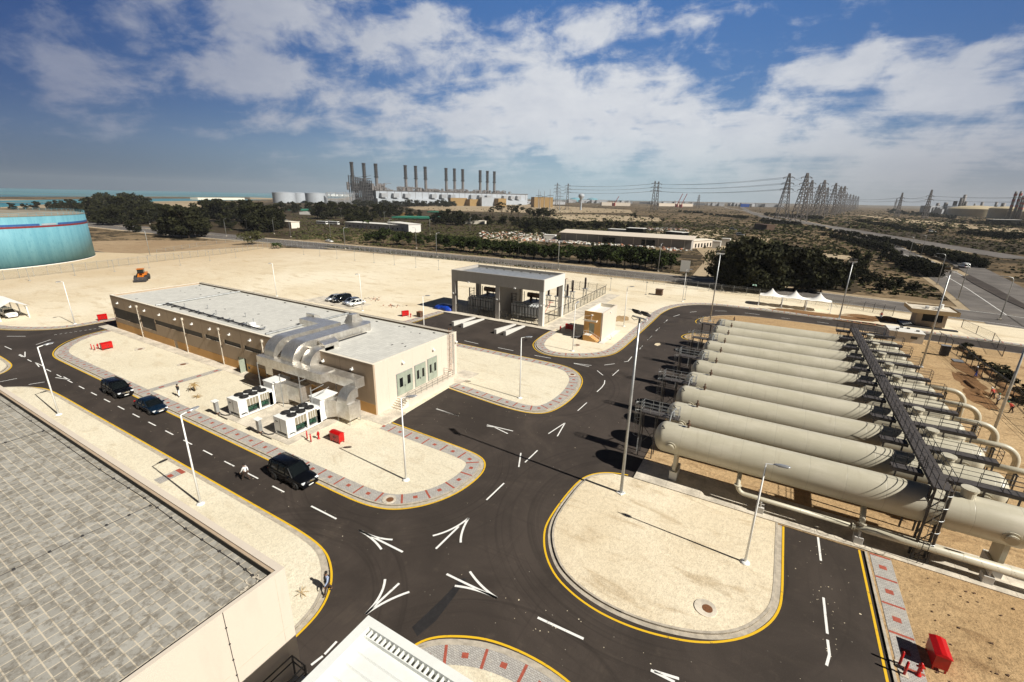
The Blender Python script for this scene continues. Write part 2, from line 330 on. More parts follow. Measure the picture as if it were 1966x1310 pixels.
M['brick_red'] = plain('scattered_rubble', (.38, .17, .10), .9, 0, .5, 3)
M['net_green'] = plain('green_shade_net', (.015, .16, .10), .8); M['mustard'] = plain('yellow_wall_paint', (.27, .17, .06), .7)
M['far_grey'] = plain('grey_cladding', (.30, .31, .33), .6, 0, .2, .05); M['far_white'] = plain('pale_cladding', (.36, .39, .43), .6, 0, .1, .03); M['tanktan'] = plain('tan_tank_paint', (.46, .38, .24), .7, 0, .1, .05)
M['sign_blue'] = plain('blue_road_sign', (.01, .09, .48), .5); M['stack_red'] = plain('red_stack_band', (.35, .05, .04), .7)
M['pylon'] = plain('pylon_lattice_steel', (.12, .105, .10), .6, .2, .2); M['stackmat'] = plain('stack_steel', (.15, .135, .13), .6, .1, .25, .3)
M['dirt'] = sandmat('dug_brown_earth', (.22, .115, .052), (.30, .17, .08), (.13, .07, .032), 2.5, .5, .9)

# ---------------------------------------------------------------- mesh builder
WL = {}; KIDS = {}
class MB:
    def __init__(s): s.v = []; s.f = []; s.m = []; s.sm = []; s.cm = 0; s.cs = False
    def mat(s, i): s.cm = i; return s
    def smooth(s, on=True): s.cs = on; return s
    def face(s, idx): s.f.append(tuple(idx)); s.m.append(s.cm); s.sm.append(s.cs)
    def add(s, vs, fs):
        o = len(s.v); s.v.extend([tuple(v) for v in vs])
        for f in fs: s.face([i+o for i in f])
        return s
    def box(s, x0, x1, y0, y1, z0, z1):
        if x0 > x1: x0, x1 = x1, x0
        if y0 > y1: y0, y1 = y1, y0
        return s.add([(x0,y0,z0),(x1,y0,z0),(x1,y1,z0),(x0,y1,z0),(x0,y0,z1),(x1,y0,z1),(x1,y1,z1),(x0,y1,z1)],
            [(0,3,2,1),(4,5,6,7),(0,1,5,4),(1,2,6,5),(2,3,7,6),(3,0,4,7)])
    def obox(s, c, sx, sy, sz, rz=0, ry=0, rx=0):
        Rm = Matrix.Rotation(rz, 3, 'Z') @ Matrix.Rotation(ry, 3, 'Y') @ Matrix.Rotation(rx, 3, 'X'); c = Vector(c); vs = []
        for z in (-1, 1):
            for x, y in ((-1,-1),(1,-1),(1,1),(-1,1)): vs.append(c+Rm @ Vector((x*sx/2, y*sy/2, z*sz/2)))
        return s.add(vs, [(0,3,2,1),(4,5,6,7),(0,1,5,4),(1,2,6,5),(2,3,7,6),(3,0,4,7)])
    def bar(s, a, b, t=.05, t2=None):      # square bar between two points
        return s.tube(a, b, t/1.41, 4, r2=(t2/1.41 if t2 else None))
    def tube(s, a, b, r, n=8, r2=None, cap=True):
        a = Vector(a); b = Vector(b); d = (b-a)
        if d.length < 1e-6: return s
        d.normalize(); u = d.cross(Vector((0, 0, 1)) if abs(d.z) < .95 else Vector((1, 0, 0))).normalized(); v = d.cross(u)
        r2 = r if r2 is None else r2; vs = []; ph = math.pi/4 if n == 4 else 0
        for p, q in ((a, r), (b, r2)):
            for i in range(n):
                t = 2*math.pi*i/n+ph; vs.append(p+u*(q*math.cos(t))+v*(q*math.sin(t)))
        fs = [(i, i+n, (i+1) % n+n, (i+1) % n) for i in range(n)]
        s.add(vs, fs)
        if cap:
            o = len(s.v)-2*n; k = s.cs; s.cs = False; s.face([o+i for i in range(n)]); s.face([o+n+i for i in range(n-1, -1, -1)]); s.cs = k
        return s
    def path(s, pts, r, n=6):
        pts = [Vector(p) for p in pts]; rings = []; up = Vector((0, 0, 1)); o = len(s.v)
        for i, p in enumerate(pts):
            d = (pts[min(i+1, len(pts)-1)]-pts[max(i-1, 0)]).normalized()
            ref = up if abs(d.z) < .97 else Vector((1, 0, 0))
            u = d.cross(ref).normalized()
            if rings and u.dot(rings[-1]) < 0: u = -u
            if rings:
                u = (rings[-1]-d*rings[-1].dot(d)).normalized()
            rings.append(u); v = d.cross(u); rr = r[i] if isinstance(r, (list, tuple)) else r
            for k in range(n):
                t = 2*math.pi*k/n; s.v.append(tuple(p+u*(rr*math.cos(t))+v*(rr*math.sin(t))))
        for i in range(len(pts)-1):
            for k in range(n): s.face([o+i*n+k, o+(i+1)*n+k, o+(i+1)*n+(k+1) % n, o+i*n+(k+1) % n])
        s.face([o+k for k in range(n)]); s.face([o+(len(pts)-1)*n+k for k in range(n-1, -1, -1)])
        return s
    def lathe(s, prof, n=24, c=(0, 0, 0), axis='Z', cap=True):
        o = len(s.v); c = Vector(c)
        for (r, z) in prof:
            for i in range(n):
                t = 2*math.pi*i/n; x, y = r*math.cos(t), r*math.sin(t)
                s.v.append(tuple(c+(Vector((x, y, z)) if axis == 'Z' else Vector((z, x, y)) if axis == 'X' else Vector((y, z, x)))))
        for j in range(len(prof)-1):
            for i in range(n): s.face([o+j*n+i, o+j*n+(i+1) % n, o+(j+1)*n+(i+1) % n, o+(j+1)*n+i])
        if cap: s.face([o+i for i in range(n-1, -1, -1)]); s.face([o+(len(prof)-1)*n+i for i in range(n)])
        return s
    def prism(s, poly, z0, z1):
        n = len(poly); o = len(s.v)
        area = sum(poly[i][0]*poly[(i+1) % n][1]-poly[(i+1) % n][0]*poly[i][1] for i in range(n))
        if area < 0: poly = poly[::-1]
        for z in (z0, z1):
            for p in poly: s.v.append((p[0], p[1], z))
        for i in range(n): s.face([o+i, o+(i+1) % n, o+n+(i+1) % n, o+n+i])
        for t in tessellate_polygon([[Vector((p[0], p[1], 0)) for p in poly]]):
            a, b, c = t; A, B, C = poly[a], poly[b], poly[c]
            if (B[0]-A[0])*(C[1]-A[1])-(B[1]-A[1])*(C[0]-A[0]) < 0: b, c = c, b
            s.face([o+n+a, o+n+b, o+n+c])
            if z1-z0 > .3: s.face([o+a, o+c, o+b])
        return s
    def xprism(s, prof, y0, y1, flip=False):     # profile in (x,z), extruded along y
        n = len(prof); o = len(s.v)
        for y in (y0, y1):
            for p in prof: s.v.append((p[0], y, p[1]))
        for i in range(n): s.face([o+i, o+(i+1) % n, o+n+(i+1) % n, o+n+i])
        s.face([o+i for i in range(n-1, -1, -1)]); s.face([o+n+i for i in range(n)])
        return s
    def sheet(s, poly, z):
        n = len(poly); o = len(s.v)
        for p in poly: s.v.append((p[0], p[1], z))
        for a, b, c in tessellate_polygon([[Vector((p[0], p[1], 0)) for p in poly]]):
            A, B, C = poly[a], poly[b], poly[c]
            if (B[0]-A[0])*(C[1]-A[1])-(B[1]-A[1])*(C[0]-A[0]) < 0: b, c = c, b
            s.face([o+a, o+b, o+c])
        return s
    def strip(s, pts, o1, o2, z, z2=None):        # ribbon along pts between left offsets o1 and o2
        nr = normals(pts); o = len(s.v)
        for p, q in zip(pts, nr):
            s.v.append((p[0]+q[0]*o1, p[1]+q[1]*o1, z)); s.v.append((p[0]+q[0]*o2, p[1]+q[1]*o2, z if z2 is None else z2))
        for i in range(len(pts)-1):
            s.face([o+2*i, o+2*i+2, o+2*i+3, o+2*i+1] if o2 > o1 else [o+2*i, o+2*i+1, o+2*i+3, o+2*i+2])
        return s
    def build(s, name, mats, parent=None, local=False, bevel=0, fix=False):
        me = bpy.data.meshes.new(name)
        off = Vector((0, 0, 0)) if (local or parent is None) else WL.get(parent.name, Vector((0, 0, 0)))
        me.from_pydata([(v[0]-off[0], v[1]-off[1], v[2]-off[2]) for v in s.v], [], s.f)
        if not isinstance(mats, (list, tuple)): mats = [mats]
        for m in mats: me.materials.append(M[m] if isinstance(m, str) else m)
        me.polygons.foreach_set('material_index', s.m); me.polygons.foreach_set('use_smooth', s.sm)
        if fix:
            import bmesh
            bm = bmesh.new(); bm.from_mesh(me); bmesh.ops.remove_doubles(bm, verts=bm.verts, dist=1e-4); bmesh.ops.recalc_face_normals(bm, faces=bm.faces); bm.to_mesh(me); bm.free()
        me.update(); ob = bpy.data.objects.new(name, me); COL.objects.link(ob)
        if parent is not None: ob.parent = parent; WL[ob.name] = off; KIDS.setdefault(parent.name, []).append(ob)
        else: WL[ob.name] = Vector((0, 0, 0))
        if bevel:
            b = ob.modifiers.new('bevel', 'BEVEL'); b.width = bevel; b.segments = 2; b.limit_method = 'ANGLE'
        return ob
def normals(pts):
    out = []
    for i in range(len(pts)):
        a = pts[max(i-1, 0)]; b = pts[min(i+1, len(pts)-1)]
        if i in (0, len(pts)-1): n = Vector((-(b[1]-a[1]), b[0]-a[0])).normalized(); out.append((n.x, n.y)); continue
        p = pts[i]; d1 = Vector((p[0]-a[0], p[1]-a[1])).normalized(); d2 = Vector((b[0]-p[0], b[1]-p[1])).normalized()
        n1 = Vector((-d1.y, d1.x)); n2 = Vector((-d2.y, d2.x)); n = (n1+n2).normalized(); k = 1/max(.5, n.dot(n1)); out.append((n.x*k, n.y*k))
    return out
def chaikin(pts, it=2, closed=False):
    pts = [tuple(p[:2]) for p in pts]
    for _ in range(it):
        out = [] if closed else [pts[0]]
        m = len(pts) if closed else len(pts)-1
        for i in range(m):
            a, b = pts[i], pts[(i+1) % len(pts)]
            L = math.hypot(b[0]-a[0], b[1]-a[1]); q = min(.25, 1.2/L if L > 0 else .25)
            out.append((a[0]+(b[0]-a[0])*q, a[1]+(b[1]-a[1])*q)); out.append((b[0]-(b[0]-a[0])*q, b[1]-(b[1]-a[1])*q))
        if not closed: out.append(pts[-1])
        pts = out
    return pts
def tag(o, label=None, cat=None, group=None, kind=None):
    if label: o['label'] = label
    if cat: o['category'] = cat
    if group: o['group'] = group
    if kind: o['kind'] = kind
    return o
def thing(name, label, cat, loc=(0, 0, 0), rz=0, group=None):
    o = bpy.data.objects.new(name, None); o.empty_display_size = .5; COL.objects.link(o); o.location = loc; o.rotation_euler = (0, 0, rz)
    WL[o.name] = Vector(loc); return tag(o, label, cat, group)
def struct(name, mb, mats, cat=None, label=None, **k):
    o = mb.build(name, mats, **k); o['kind'] = 'structure'
    if label: o['label'] = label
    return o
def dup(root, loc, rz=0, label=None, group=None, scale=None):
    def rec(o, parent):
        c = o.copy(); COL.objects.link(c); c.parent = parent; WL[c.name] = Vector((0, 0, 0))
        if parent is not None: KIDS.setdefault(parent.name, []).append(c)
        for k in list(KIDS.get(o.name, [])): rec(k, c)
        return c
    r = rec(root, None); r.location = loc; r.rotation_euler = (0, 0, rz)
    if scale: r.scale = (scale, scale, scale) if not isinstance(scale, tuple) else scale
    if label: r['label'] = label
    if group: r['group'] = group
    return r
# ================================================================ SETTING
Z_ISL = .12
# big ground, sea
m = MB(); N_ = 16000
m.sheet([(-N_, -2000), (N_, -2000), (N_, N_*1.4), (-N_, N_*1.4)], -.30); struct('ground', m, 'scrub')
def pxpoly(pts, z=0.0): return [tuple(gp(x, y, z)[:2]) for x, y in pts]
A_ = far(-900, 9000); 
seapts = [far(-700, 1500), far(-200, 1750), far(0, 2050), far(330, 2700), far(470, 3000), far(560, 2600), far(640, 2900), far(670, 5200), far(900, 9000), far(1250, 12000), far(1300, 21000), far(700, 22000), far(0, 22000), far(-700, 22000), far(-1500, 9000)]
struct('sea', MB().sheet([p[:2] for p in seapts], -.12), 'sea')
lag = [far(-500, 900), far(-60, 900), far(90, 1150), far(300, 1500), far(420, 1750), far(520, 2000), far(420, 2150), far(230, 1900), far(0, 1450), far(-400, 1250)]
struct('lagoon_water', MB().sheet([p[:2] for p in lag], -.12), 'sea')
for i, (pxs, d0, d1) in enumerate((((-300, 20, 260, 480), 2500, 2570), ((-300, 100, 330, 600), 3300, 3420), ((-60, 60, 110), 1220, 1250))):
    a = [far(p, d0+(k*60)) for k, p in enumerate(pxs)]; b = [far(p, d1+(k*60)) for k, p in enumerate(pxs)]
    struct('sand_spit', MB().sheet([p[:2] for p in a+b[::-1]], 0.05), 'far_sand')
# far sand flats seen pale beyond the trees
flats = [[(480, 372), (690, 376), (690, 384), (480, 383)], [(0, 383), (420, 386), (420, 398), (0, 400)],
         [(780, 397), (1000, 392), (1210, 403), (1215, 409), (1000, 408), (800, 403)], [(1020, 412), (1150, 412), (1265, 418), (1270, 425), (1100, 424)],
         [(1240, 447), (1400, 440), (1385, 458), (1290, 458), (1230, 452)], [(1500, 475), (1640, 492), (1660, 500), (1480, 487)], [(1330, 470), (1440, 455), (1480, 458), (1420, 500), (1360, 500)],
         [(1640, 412), (1966, 440), (1966, 447), (1760, 430)], [(1700, 462), (1790, 466), (1966, 492), (1966, 497), (1740, 472)], [(880, 462), (1000, 452), (1060, 460), (1000, 470)]]
for f in flats: struct('sand_flat', MB().sheet(pxpoly(f), -.22), 'far_sand')
# highway running across behind the compound, and its branch to the right
hw = [(-700, 146), (-330, 150), (-249, 160), (-184, 164), (-73, 167), (-17, 166), (17, 159), (52, 153), (64, 146), (110, 118), (220, 70)]
hw = chaikin(hw, 2)
struct('highway_shoulder', MB().strip(hw, -11.5, 11.5, -.20), 'far_sand')
struct('highway', MB().strip(hw, -7.6, 7.2, -.15), 'old_asphalt')
mk_ = MB().strip(hw, -7.2, -7.0, -.142).strip(hw, 6.7, 6.9, -.142)
struct('highway_edge_line', mk_, 'white_line')
def pl3(pts): return [tuple(gp(x, y, 0)[:2]) for x, y in pts]
r1 = chaikin(pl3([(1985, 640), (1930, 602), (1860, 555), (1800, 520), (1745, 492), (1690, 465), (1600, 437), (1500, 417), (1400, 400), (1370, 392)]), 2)
struct('branch_shoulder', MB().strip(r1, -9, 8.5, -.21), 'far_sand'); struct('branch_road', MB().strip(r1, -6.5, 6.5, -.16), 'old_asphalt')
r2 = chaikin(pl3([(2010, 600), (1966, 575), (1900, 535), (1846, 505), (1790, 483)]), 2)
struct('branch_road', MB().strip(r2, -5.5, 4.5, -.145), 'old_asphalt')
struct('branch_line', MB().strip(r1, -5.9, -5.7, -.150).strip(r1, -.1, .1, -.150), 'white_line')
r3 = chaikin(pl3([(1966, 497), (1800, 470), (1600, 436), (1480, 420), (1440, 408), (1425, 398), (1445, 393)]), 2)
struct('far_road', MB().strip(r3, -9, 9, -.18), 'old_asphalt')
struct('side_track', MB().sheet(pl3([(1330, 528), (1378, 470), (1400, 470), (1392, 505), (1384, 545)]), -.17), 'far_sand')
struct('service_road', MB().strip(chaikin(pl3([(150, 425), (300, 438), (480, 455), (560, 470), (620, 478)]), 2), -4, 4, -.17), 'old_asphalt')
# compound asphalt: one sheet, the kerbed areas lie on top of it
struct('site_road', MB().sheet([(-260, -60), (60, -60), (60, 129), (-40, 129), (-40, 100), (-130, 100), (-260, 60)], 0.0), 'asphalt')

def island(name, outline, kerb=None, walk=None, fill='gravel', z=Z_ISL, bands=True, ww=1.32, side=1, phase=0, kz=.02):
    m = MB().prism(outline, -.05, z); struct(name, m, fill)
    for kp in (kerb or []):
        k = MB(); k.strip(kp, 0, side*.16, z+kz); a = MB()
        nr = normals(kp); o = len(k.v)
        for p, q in zip(kp, nr): k.v.append((p[0], p[1], -.02)); k.v.append((p[0], p[1], z+kz))
        for i in range(len(kp)-1): k.face([o+2*i, o+2*i+2, o+2*i+3, o+2*i+1])
        struct('kerb', k, 'kerb')
        g = MB().strip(kp, -side*.32, 0, .004); struct('gutter', g, 'kerb')
    for wp in (walk or []):
        s = MB().strip(wp, side*.16, side*(.16+ww), z+.012)
        if bands:
            s.mat(1); L = 0; nx = .8+phase; n_ = 0
            for i in range(len(wp)-1):
                a, b = Vector(wp[i]), Vector(wp[i+1]); seg = (b-a).length
                while nx <= L+seg:
                    t = (nx-L)/seg; p = a.lerp(b, t); d = (b-a).normalized(); q = Vector((-d.y, d.x))*side
                    if n_ % 2 == 0:
                        c0, c1, hw_ = .17, .15+ww, .09
                    else: c0, c1, hw_ = .16+ww*.36, .16+ww*.64, .20
                    s.add([(*(p+q*c0-d*hw_), z+.016), (*(p+q*c0+d*hw_), z+.016), (*(p+q*c1+d*hw_), z+.016), (*(p+q*c1-d*hw_), z+.016)], [(0, 1, 2, 3) if side > 0 else (0, 3, 2, 1)])
                    n_ += 1; nx += 1.28
                L += seg
        struct('pavement', s, ['paver', 'red_paver'])
# island with the process building: south and east kerb, court, northern kerb
kB = chaikin([(-111, 39), (-109.6, 36), (-108.6, 31), (-106.5, 27.8), (-103.5, 25.3), (-100.5, 23.8), (-97.5, 23.15), (-90, 23.08), (-28.5, 23.05), (-26, 23.5), (-24.5, 24.4), (-22.9, 26.2), (-21.9, 28.6), (-21.65, 31.4), (-22.2, 33.3), (-23.2, 34.2), (-25.5, 34.55), (-36.4, 34.7)], 2)
kC = chaikin([(-37.2, 47.35), (-32.3, 46.85), (-27, 46.35), (-24.4, 46.4), (-22.8, 46.95), (-21.9, 47.9), (-21.2, 50.2), (-21, 54.2), (-21.7, 58.4), (-22.7, 60.8), (-24.4, 62.9), (-26.7, 63.9), (-31, 64.05), (-63, 63.9), (-112, 63.5)], 2)
island('gravel_island', kB+[(-36.6, 38), (-37.0, 47.3)]+kC+[(-114, 60), (-113, 50)], [kB, kC], [kB, kC], 'gravel')
# trodden sand island by the vessels
kA = chaikin([(-10.2, 38.75), (-11.3, 38.1), (-12.1, 36.9), (-12.45, 35), (-12.5, 30.6), (-12.1, 28.5), (-11.3, 26.9), (-10.2, 25.5), (-9.1, 24.7), (-7.5, 24.05), (-5.8, 23.75), (-4.2, 23.75), (-2.7, 23.95), (-1.2, 24.35), (0.1, 24.85), (1.2, 25.5), (2.3, 26.5), (3.2, 27.9), (3.8, 29.3), (4.0, 30.9), (4.05, 39.05)], 2)
island('sand_island', kA+[(-8.6, 39.05)], [kA], None, 'island_sand')
# verge beside the paved-roof building
kE = chaikin([(-90, 12), (-88, 14.6), (-86.5, 15.8), (-84.8, 16.7), (-82.5, 17.35), (-78, 17.45), (-29.5, 17.45), (-26.4, 17.15), (-24.7, 16.3), (-23.2, 15.1), (-22.3, 13.8), (-21.95, 12), (-21.9, 8), (-21.9, -30)], 2)
island('gravel_verge', kE+[(-90, -30)], [kE], None, 'gravel', side=-1)
kH = chaikin([(-300, 18.0), (-104, 18.1), (-100.7, 18.0), (-98.7, 17.8), (-96.9, 17.1), (-95.2, 15.9), (-94, 13), (-94, -20)], 2)
island('gravel_verge', kH+[(-300, -20)], [kH], None, 'gravel', side=-1)
kF = chaikin([(-15.2, -5), (-15.2, 12), (-15.1, 13.6), (-14.6, 15.0), (-13.9, 15.8), (-12.6, 16.6), (-11, 17.25), (-9, 17.6), (-7, 17.6), (-5, 17.2), (-3.4, 15.5), (-2.6, 12), (-2.5, -5)], 2)
island('gravel_island', kF, [kF], [kF], 'gravel', side=-1, ww=1.25, phase=.5)
# northern sand yard with the transformer court cut out of it
kN = chaikin([(-300, 17), (-134, 21.6), (-126.7, 23.5), (-122, 25.9), (-118.3, 28.9), (-117.3, 32), (-117.4, 38), (-117.5, 60), (-115, 65.5), (-108, 68.2), (-66.5, 68.4), (-65.3, 69.6), (-65.0, 81.4)], 2)
kD = chaikin([(-37, 81.4), (-36.9, 78), (-36.6, 75), (-36.1, 73.0), (-35.4, 71.2), (-34.1, 69.5), (-32.2, 68.2), (-29.9, 68.0), (-26.9, 69.1), (-23.9, 71.4), (-22.2, 74), (-21.7, 77), (-21.6, 82), (-21.7, 100), (-21.75, 110), (-20.9, 116.4), (-19.2, 121), (-16.9, 124.3), (-13.5, 126.8), (-10, 127.9), (0, 128.0), (16, 127.0), (27, 125.2), (60, 122)], 2)
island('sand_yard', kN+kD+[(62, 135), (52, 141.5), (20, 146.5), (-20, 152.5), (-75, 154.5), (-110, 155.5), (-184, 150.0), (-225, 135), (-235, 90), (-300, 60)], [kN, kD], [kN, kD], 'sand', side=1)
# vessel yard: tan sand, concrete apron, J pavement on the south
kT1 = [(10.15, -30), (10.15, 39.0)]
kT2 = chaikin([(-8.3, 90.2), (-10.5, 90.7), (-12.2, 91.2), (-12.9, 92.5), (-12.4, 94.6), (-10.8, 96.3), (-8.6, 97)], 2)
kT3 = chaikin([(-8.5, 105), (-11, 105.4), (-12.2, 107.5), (-12, 110.5), (-10.6, 113.5), (-7, 117.3), (-2, 119.1), (4, 119.3), (14.6, 119.3), (26, 117.8), (45, 116)], 2)
island('vessel_yard', kT1+[(-8.3, 39.1)]+kT2+kT3+[(260, 60), (260, -30)], [kT1, kT2, kT3], None, 'sand_tan', z=.08, side=1)
s = MB().strip([(10.15, -30), (10.15, 39.0)], -.16, -1.48, .10)
s.mat(1)
y = 38.9; k_ = 0
while y > 22:
    if k_ % 2 == 0: s.add([(10.33, y-.09, .104), (11.6, y-.09, .104), (11.6, y+.09, .104), (10.33, y+.09, .104)], [(0, 1, 2, 3)])
    else: s.add([(10.72, y-.22, .104), (11.18, y-.22, .104), (11.18, y+.22, .104), (10.72, y+.22, .104)], [(0, 1, 2, 3)])
    y -= 1.28; k_ += 1
struct('pavement', s, ['paver', 'red_paver'])
m = MB(); 
for i in range(11): m.box(-8.3+i*3.0, -8.3+i*3.0+2.985, 39.1, 42.9, 0, .16)
struct('concrete_apron', m, 'concrete')
# concrete strip round the process building and by its steps, path with red blocks, court apron
m = MB().box(-113.5, -39.1, 33.85, 35.4, 0, .155).box(-39.1, -36.5, 34.0, 37.7, 0, .155).box(-39.3, -36.2, 48.7, 53.6, 0, .155); struct('footpath', m, 'concrete')
s = MB(); s.sheet([(-70.9, 24.5), (-69.7, 24.5), (-69.7, 33.8), (-70.9, 33.8)], .135); s.mat(1)
for k_ in range(4): s.sheet([(-70.5, 25.6+k_*2.4), (-70.1, 25.6+k_*2.4), (-70.1, 26.2+k_*2.4), (-70.5, 26.2+k_*2.4)], .139)
struct('garden_path', s, ['paver', 'red_paver'])
s = MB(); s.sheet([(-46.9, 15.0), (-45.7, 15.0), (-45.7, 17.2), (-46.9, 17.2)], .135); s.mat(1); s.sheet([(-46.6, 15.9), (-46.0, 15.9), (-46.0, 16.3), (-46.6, 16.3)], .139); s.sheet([(-46.9, 16.8), (-45.7, 16.8), (-45.7, 17.2), (-46.9, 17.2)], .139)
struct('garden_path', s, ['paver', 'red_paver'])
m = MB().box(-65.0, -36.8, 81.4, 83.2, 0, .17).box(-39.6, -36.0, 83.2, 125, 0, .15); struct('court_apron', m, 'concrete')
struct('parking_pad', MB().box(-101.8, -84.2, 71.0, 77.6, 0, .135), 'concrete')
struct('shelter_apron', MB().box(-70.5, -64.8, 82.6, 85, 0, .13), 'paver')
# patches of darker earth in the yard and by the fence on the right
def blob(cx, cy, rx, ry, seed, n=22):
    rd = random.Random(seed); return [(cx+rx*math.cos(t)*(.75+.45*rd.random()), cy+ry*math.sin(t)*(.75+.45*rd.random())) for t in [2*math.pi*i/n for i in range(n)]]
for i, (cx, cy, rx, ry) in enumerate(((-27.8, 99, 1.6, 3), (24, 134, 7, 3.2), (12, 131, 12, 2.2), (29.5, 92, 1.6, 5), (28.6, 84, 1.4, 4), (31, 100, 1.5, 5), (20, 126.8, 5, 1.2))):
    struct('dug_earth', MB().sheet(blob(cx, cy, rx, ry, i), .132 if cy > 120 or cx < 0 else .095), 'dirt' if cx > 0 else 'sand_tan')
# yellow edge lines
ye = MB(); ye.cs = False
Yz = .008
def yl(pts, m=ye): m.strip(pts, -.075, .075, Yz)
yl(chaikin([(-112.3, 37.5), (-110.3, 34.2), (-109.2, 30.7), (-107.1, 27.2), (-103.8, 24.8), (-100.8, 23.4), (-97.8, 22.75), (-90, 22.7), (-28.5, 22.68), (-26, 23.1), (-24.3, 24.0), (-22.6, 25.9), (-21.5, 28.5), (-21.25, 31.6), (-21.8, 33.5), (-23.0, 34.6), (-25.5, 34.93), (-36.3, 35.2)], 2))
yl(chaikin([(-36.8, 47.0), (-32.3, 46.45), (-27.6, 45.98), (-24.6, 46.0), (-22.7, 46.5), (-21.5, 47.6), (-20.8, 50.1), (-20.6, 54.2), (-21.3, 58.7), (-22.3, 61.1), (-24.2, 63.3), (-26.5, 64.3), (-30.9, 64.45), (-63, 64.3), (-110, 64)], 2))
yl(chaikin([(-37.3, 81), (-37.2, 77), (-36.7, 73.0), (-36.0, 71.0), (-34.4, 68.9), (-32.3, 67.6), (-29.8, 67.5), (-26.6, 68.6), (-23.5, 71.0), (-21.7, 73.7), (-21.2, 77), (-21.15, 82.2), (-21.2, 102), (-21.3, 110), (-20.5, 116.5), (-19.0, 120.8)], 2))
yl(chaikin([(-8.9, 39.45), (-9.6, 39.3), (-10.9, 38.8), (-12.1, 37.7), (-12.75, 36.1), (-12.95, 32.6), (-12.85, 29.2), (-12.4, 27.6), (-11.4, 25.8), (-9.9, 24.3), (-8.2, 23.5), (-6.6, 23.1), (-5.0, 23.0), (-3.4, 23.15), (-1.9, 23.5), (-0.4, 24.0), (1.0, 24.8), (2.4, 26.0), (3.5, 27.5), (4.15, 29.0), (4.42, 30.6), (4.45, 34.6), (4.48, 39.0)], 2))
yl(chaikin([(-87.1, 15.6), (-85.3, 16.7), (-82.9, 17.65), (-78.6, 17.8), (-29.2, 17.8), (-26.2, 17.5), (-24.4, 16.7), (-22.9, 15.5), (-21.9, 14.0), (-21.55, 12.2), (-21.5, 6)], 2))
yl(chaikin([(-15.55, 0), (-15.5, 13), (-15.0, 15.1), (-14.3, 16.1), (-12.9, 17.0), (-11.3, 17.7), (-9.2, 18.05), (-7.0, 18.05), (-5.0, 17.6), (-3.1, 15.7), (-2.2, 12)], 2))
yl(chaikin([(-120, 18.5), (-104.1, 18.5), (-100.7, 18.4), (-98.5, 18.15), (-96.5, 17.4), (-94.9, 16.1), (-93.5, 13)], 2))
yl([(9.68, 39.1), (9.68, 10)]); yl([(-64.55, 80.9), (-64.6, 70.5)])
yl(chaikin([(-12.5, 105.2), (-13.1, 107), (-12.7, 110), (-11.5, 112.6)], 2)); yl(chaikin([(-11.8, 90.8), (-13.2, 91.5), (-13.5, 93), (-12.8, 95.2), (-11.4, 96.6)], 2))
yl(chaikin([(-134, 21.1), (-126.4, 23.0), (-121.7, 25.6), (-117.9, 28.8), (-116.9, 32), (-117.0, 38)], 2))
struct('yellow_line', ye, 'yellow')
# white dashes and arrows
wh = MB()
def dash(a, b, wd=.13):
    a = gp(*a); b = gp(*b); wh.strip([(a.x, a.y), (b.x, b.y)], -wd/2, wd/2, Yz+.002)
def tri(*pts, wd=.16):
    for p, q in zip(pts, pts[1:]): dash(p, q, wd)
c5 = lambda x, y: (x/3.852, 520+y/3.852); c6 = lambda x, y: (400+x/3.852, 560+y/3.852); c7 = lambda x, y: (780+x/3.852, 480+y/3.852)
c2p = lambda x, y: (400+x/2.912, 860+y/2.912); c3p = lambda x, y: (1000+x/3.046, 880+y/3.046); c4p = lambda x, y: (1466+x/3.046, 880+y/3.046); c1p = lambda x, y: (x/2.2197, 720+y/2.2197)
d1 = lambda x, y: (1220+x/6.55, 590+y/6.55); d3 = lambda x, y: (1500+x/6.55, 600+y/6.55); d4 = lambda x, y: (1666+x/6.55, 600+y/6.55)
c3 = lambda x, y: (1000+x/3.932, 320+y/3.932); c4 = lambda x, y: (1466+x/3.932, 320+y/3.932); c2 = lambda x, y: (480+x/3.39, 290+y/3.39); c1 = lambda x, y: (x/3.852, 280+y/3.852)
x = -104.0
while x < -35:
    if not (-98.5 < x < -93): 
        wh.strip([(x, 20.25), (x+1.75, 20.25)], -.065, .065, Yz+.002)
    x += 3.95
for a, b in (((50, 485), (190, 485)), ((265, 548), (375, 510)), ((145, 618), (185, 640)), ((262, 680), (325, 708)), ((410, 790), (515, 805)), ((35, 560), (85, 582))): dash(c5(*a), c5(*b))
dash(c5(185, 640), c5(185, 600)); dash(c5(290, 712), c5(265, 682)); dash(c5(470, 785), c5(515, 808)); dash(c5(0, 822), c5(125, 797)); dash(c5(212, 842), c5(330, 823))
for i in range(14): 
    t = i/14; wh.strip([(-113.7+t*1.9, 27.4+t*9.5), (-113.7+t*1.9+.06, 27.4+t*9.5+.35)], -.06, .06, Yz+.002)
# centre arrows of the crossing (curved)
def arrow(tip, tails, bend=None, wd=.17):
    for t, m_ in tails: 
        a = gp(*c2p(*t)); b = gp(*c2p(*tip)); c = gp(*c2p(*m_)) if m_ else (a+b)/2
        pts = []
        for k in range(9):
            u = k/8; q = a*(1-u)**2+c*2*u*(1-u)+b*u*u; pts.append((q.x, q.y))
        wh.strip(pts, -wd/2, wd/2, Yz+.002)
arrow((842, 460), [((1030, 514), (930, 510)), ((968, 568), (925, 505)), ((1087, 583), None)])
arrow((1455, 393), [((1255, 492), (1370, 465)), ((1411, 530), (1408, 470))]); dash(c2p(1272, 565), c2p(1400, 440), .17)
arrow((1613, 840), [((1332, 706), (1440, 760)), ((1378, 772), (1500, 785)), ((1462, 692), (1520, 780))])
arrow((880, 930), [((988, 735), (980, 830)), ((1067, 758), None), ((1124, 806), (990, 850))])
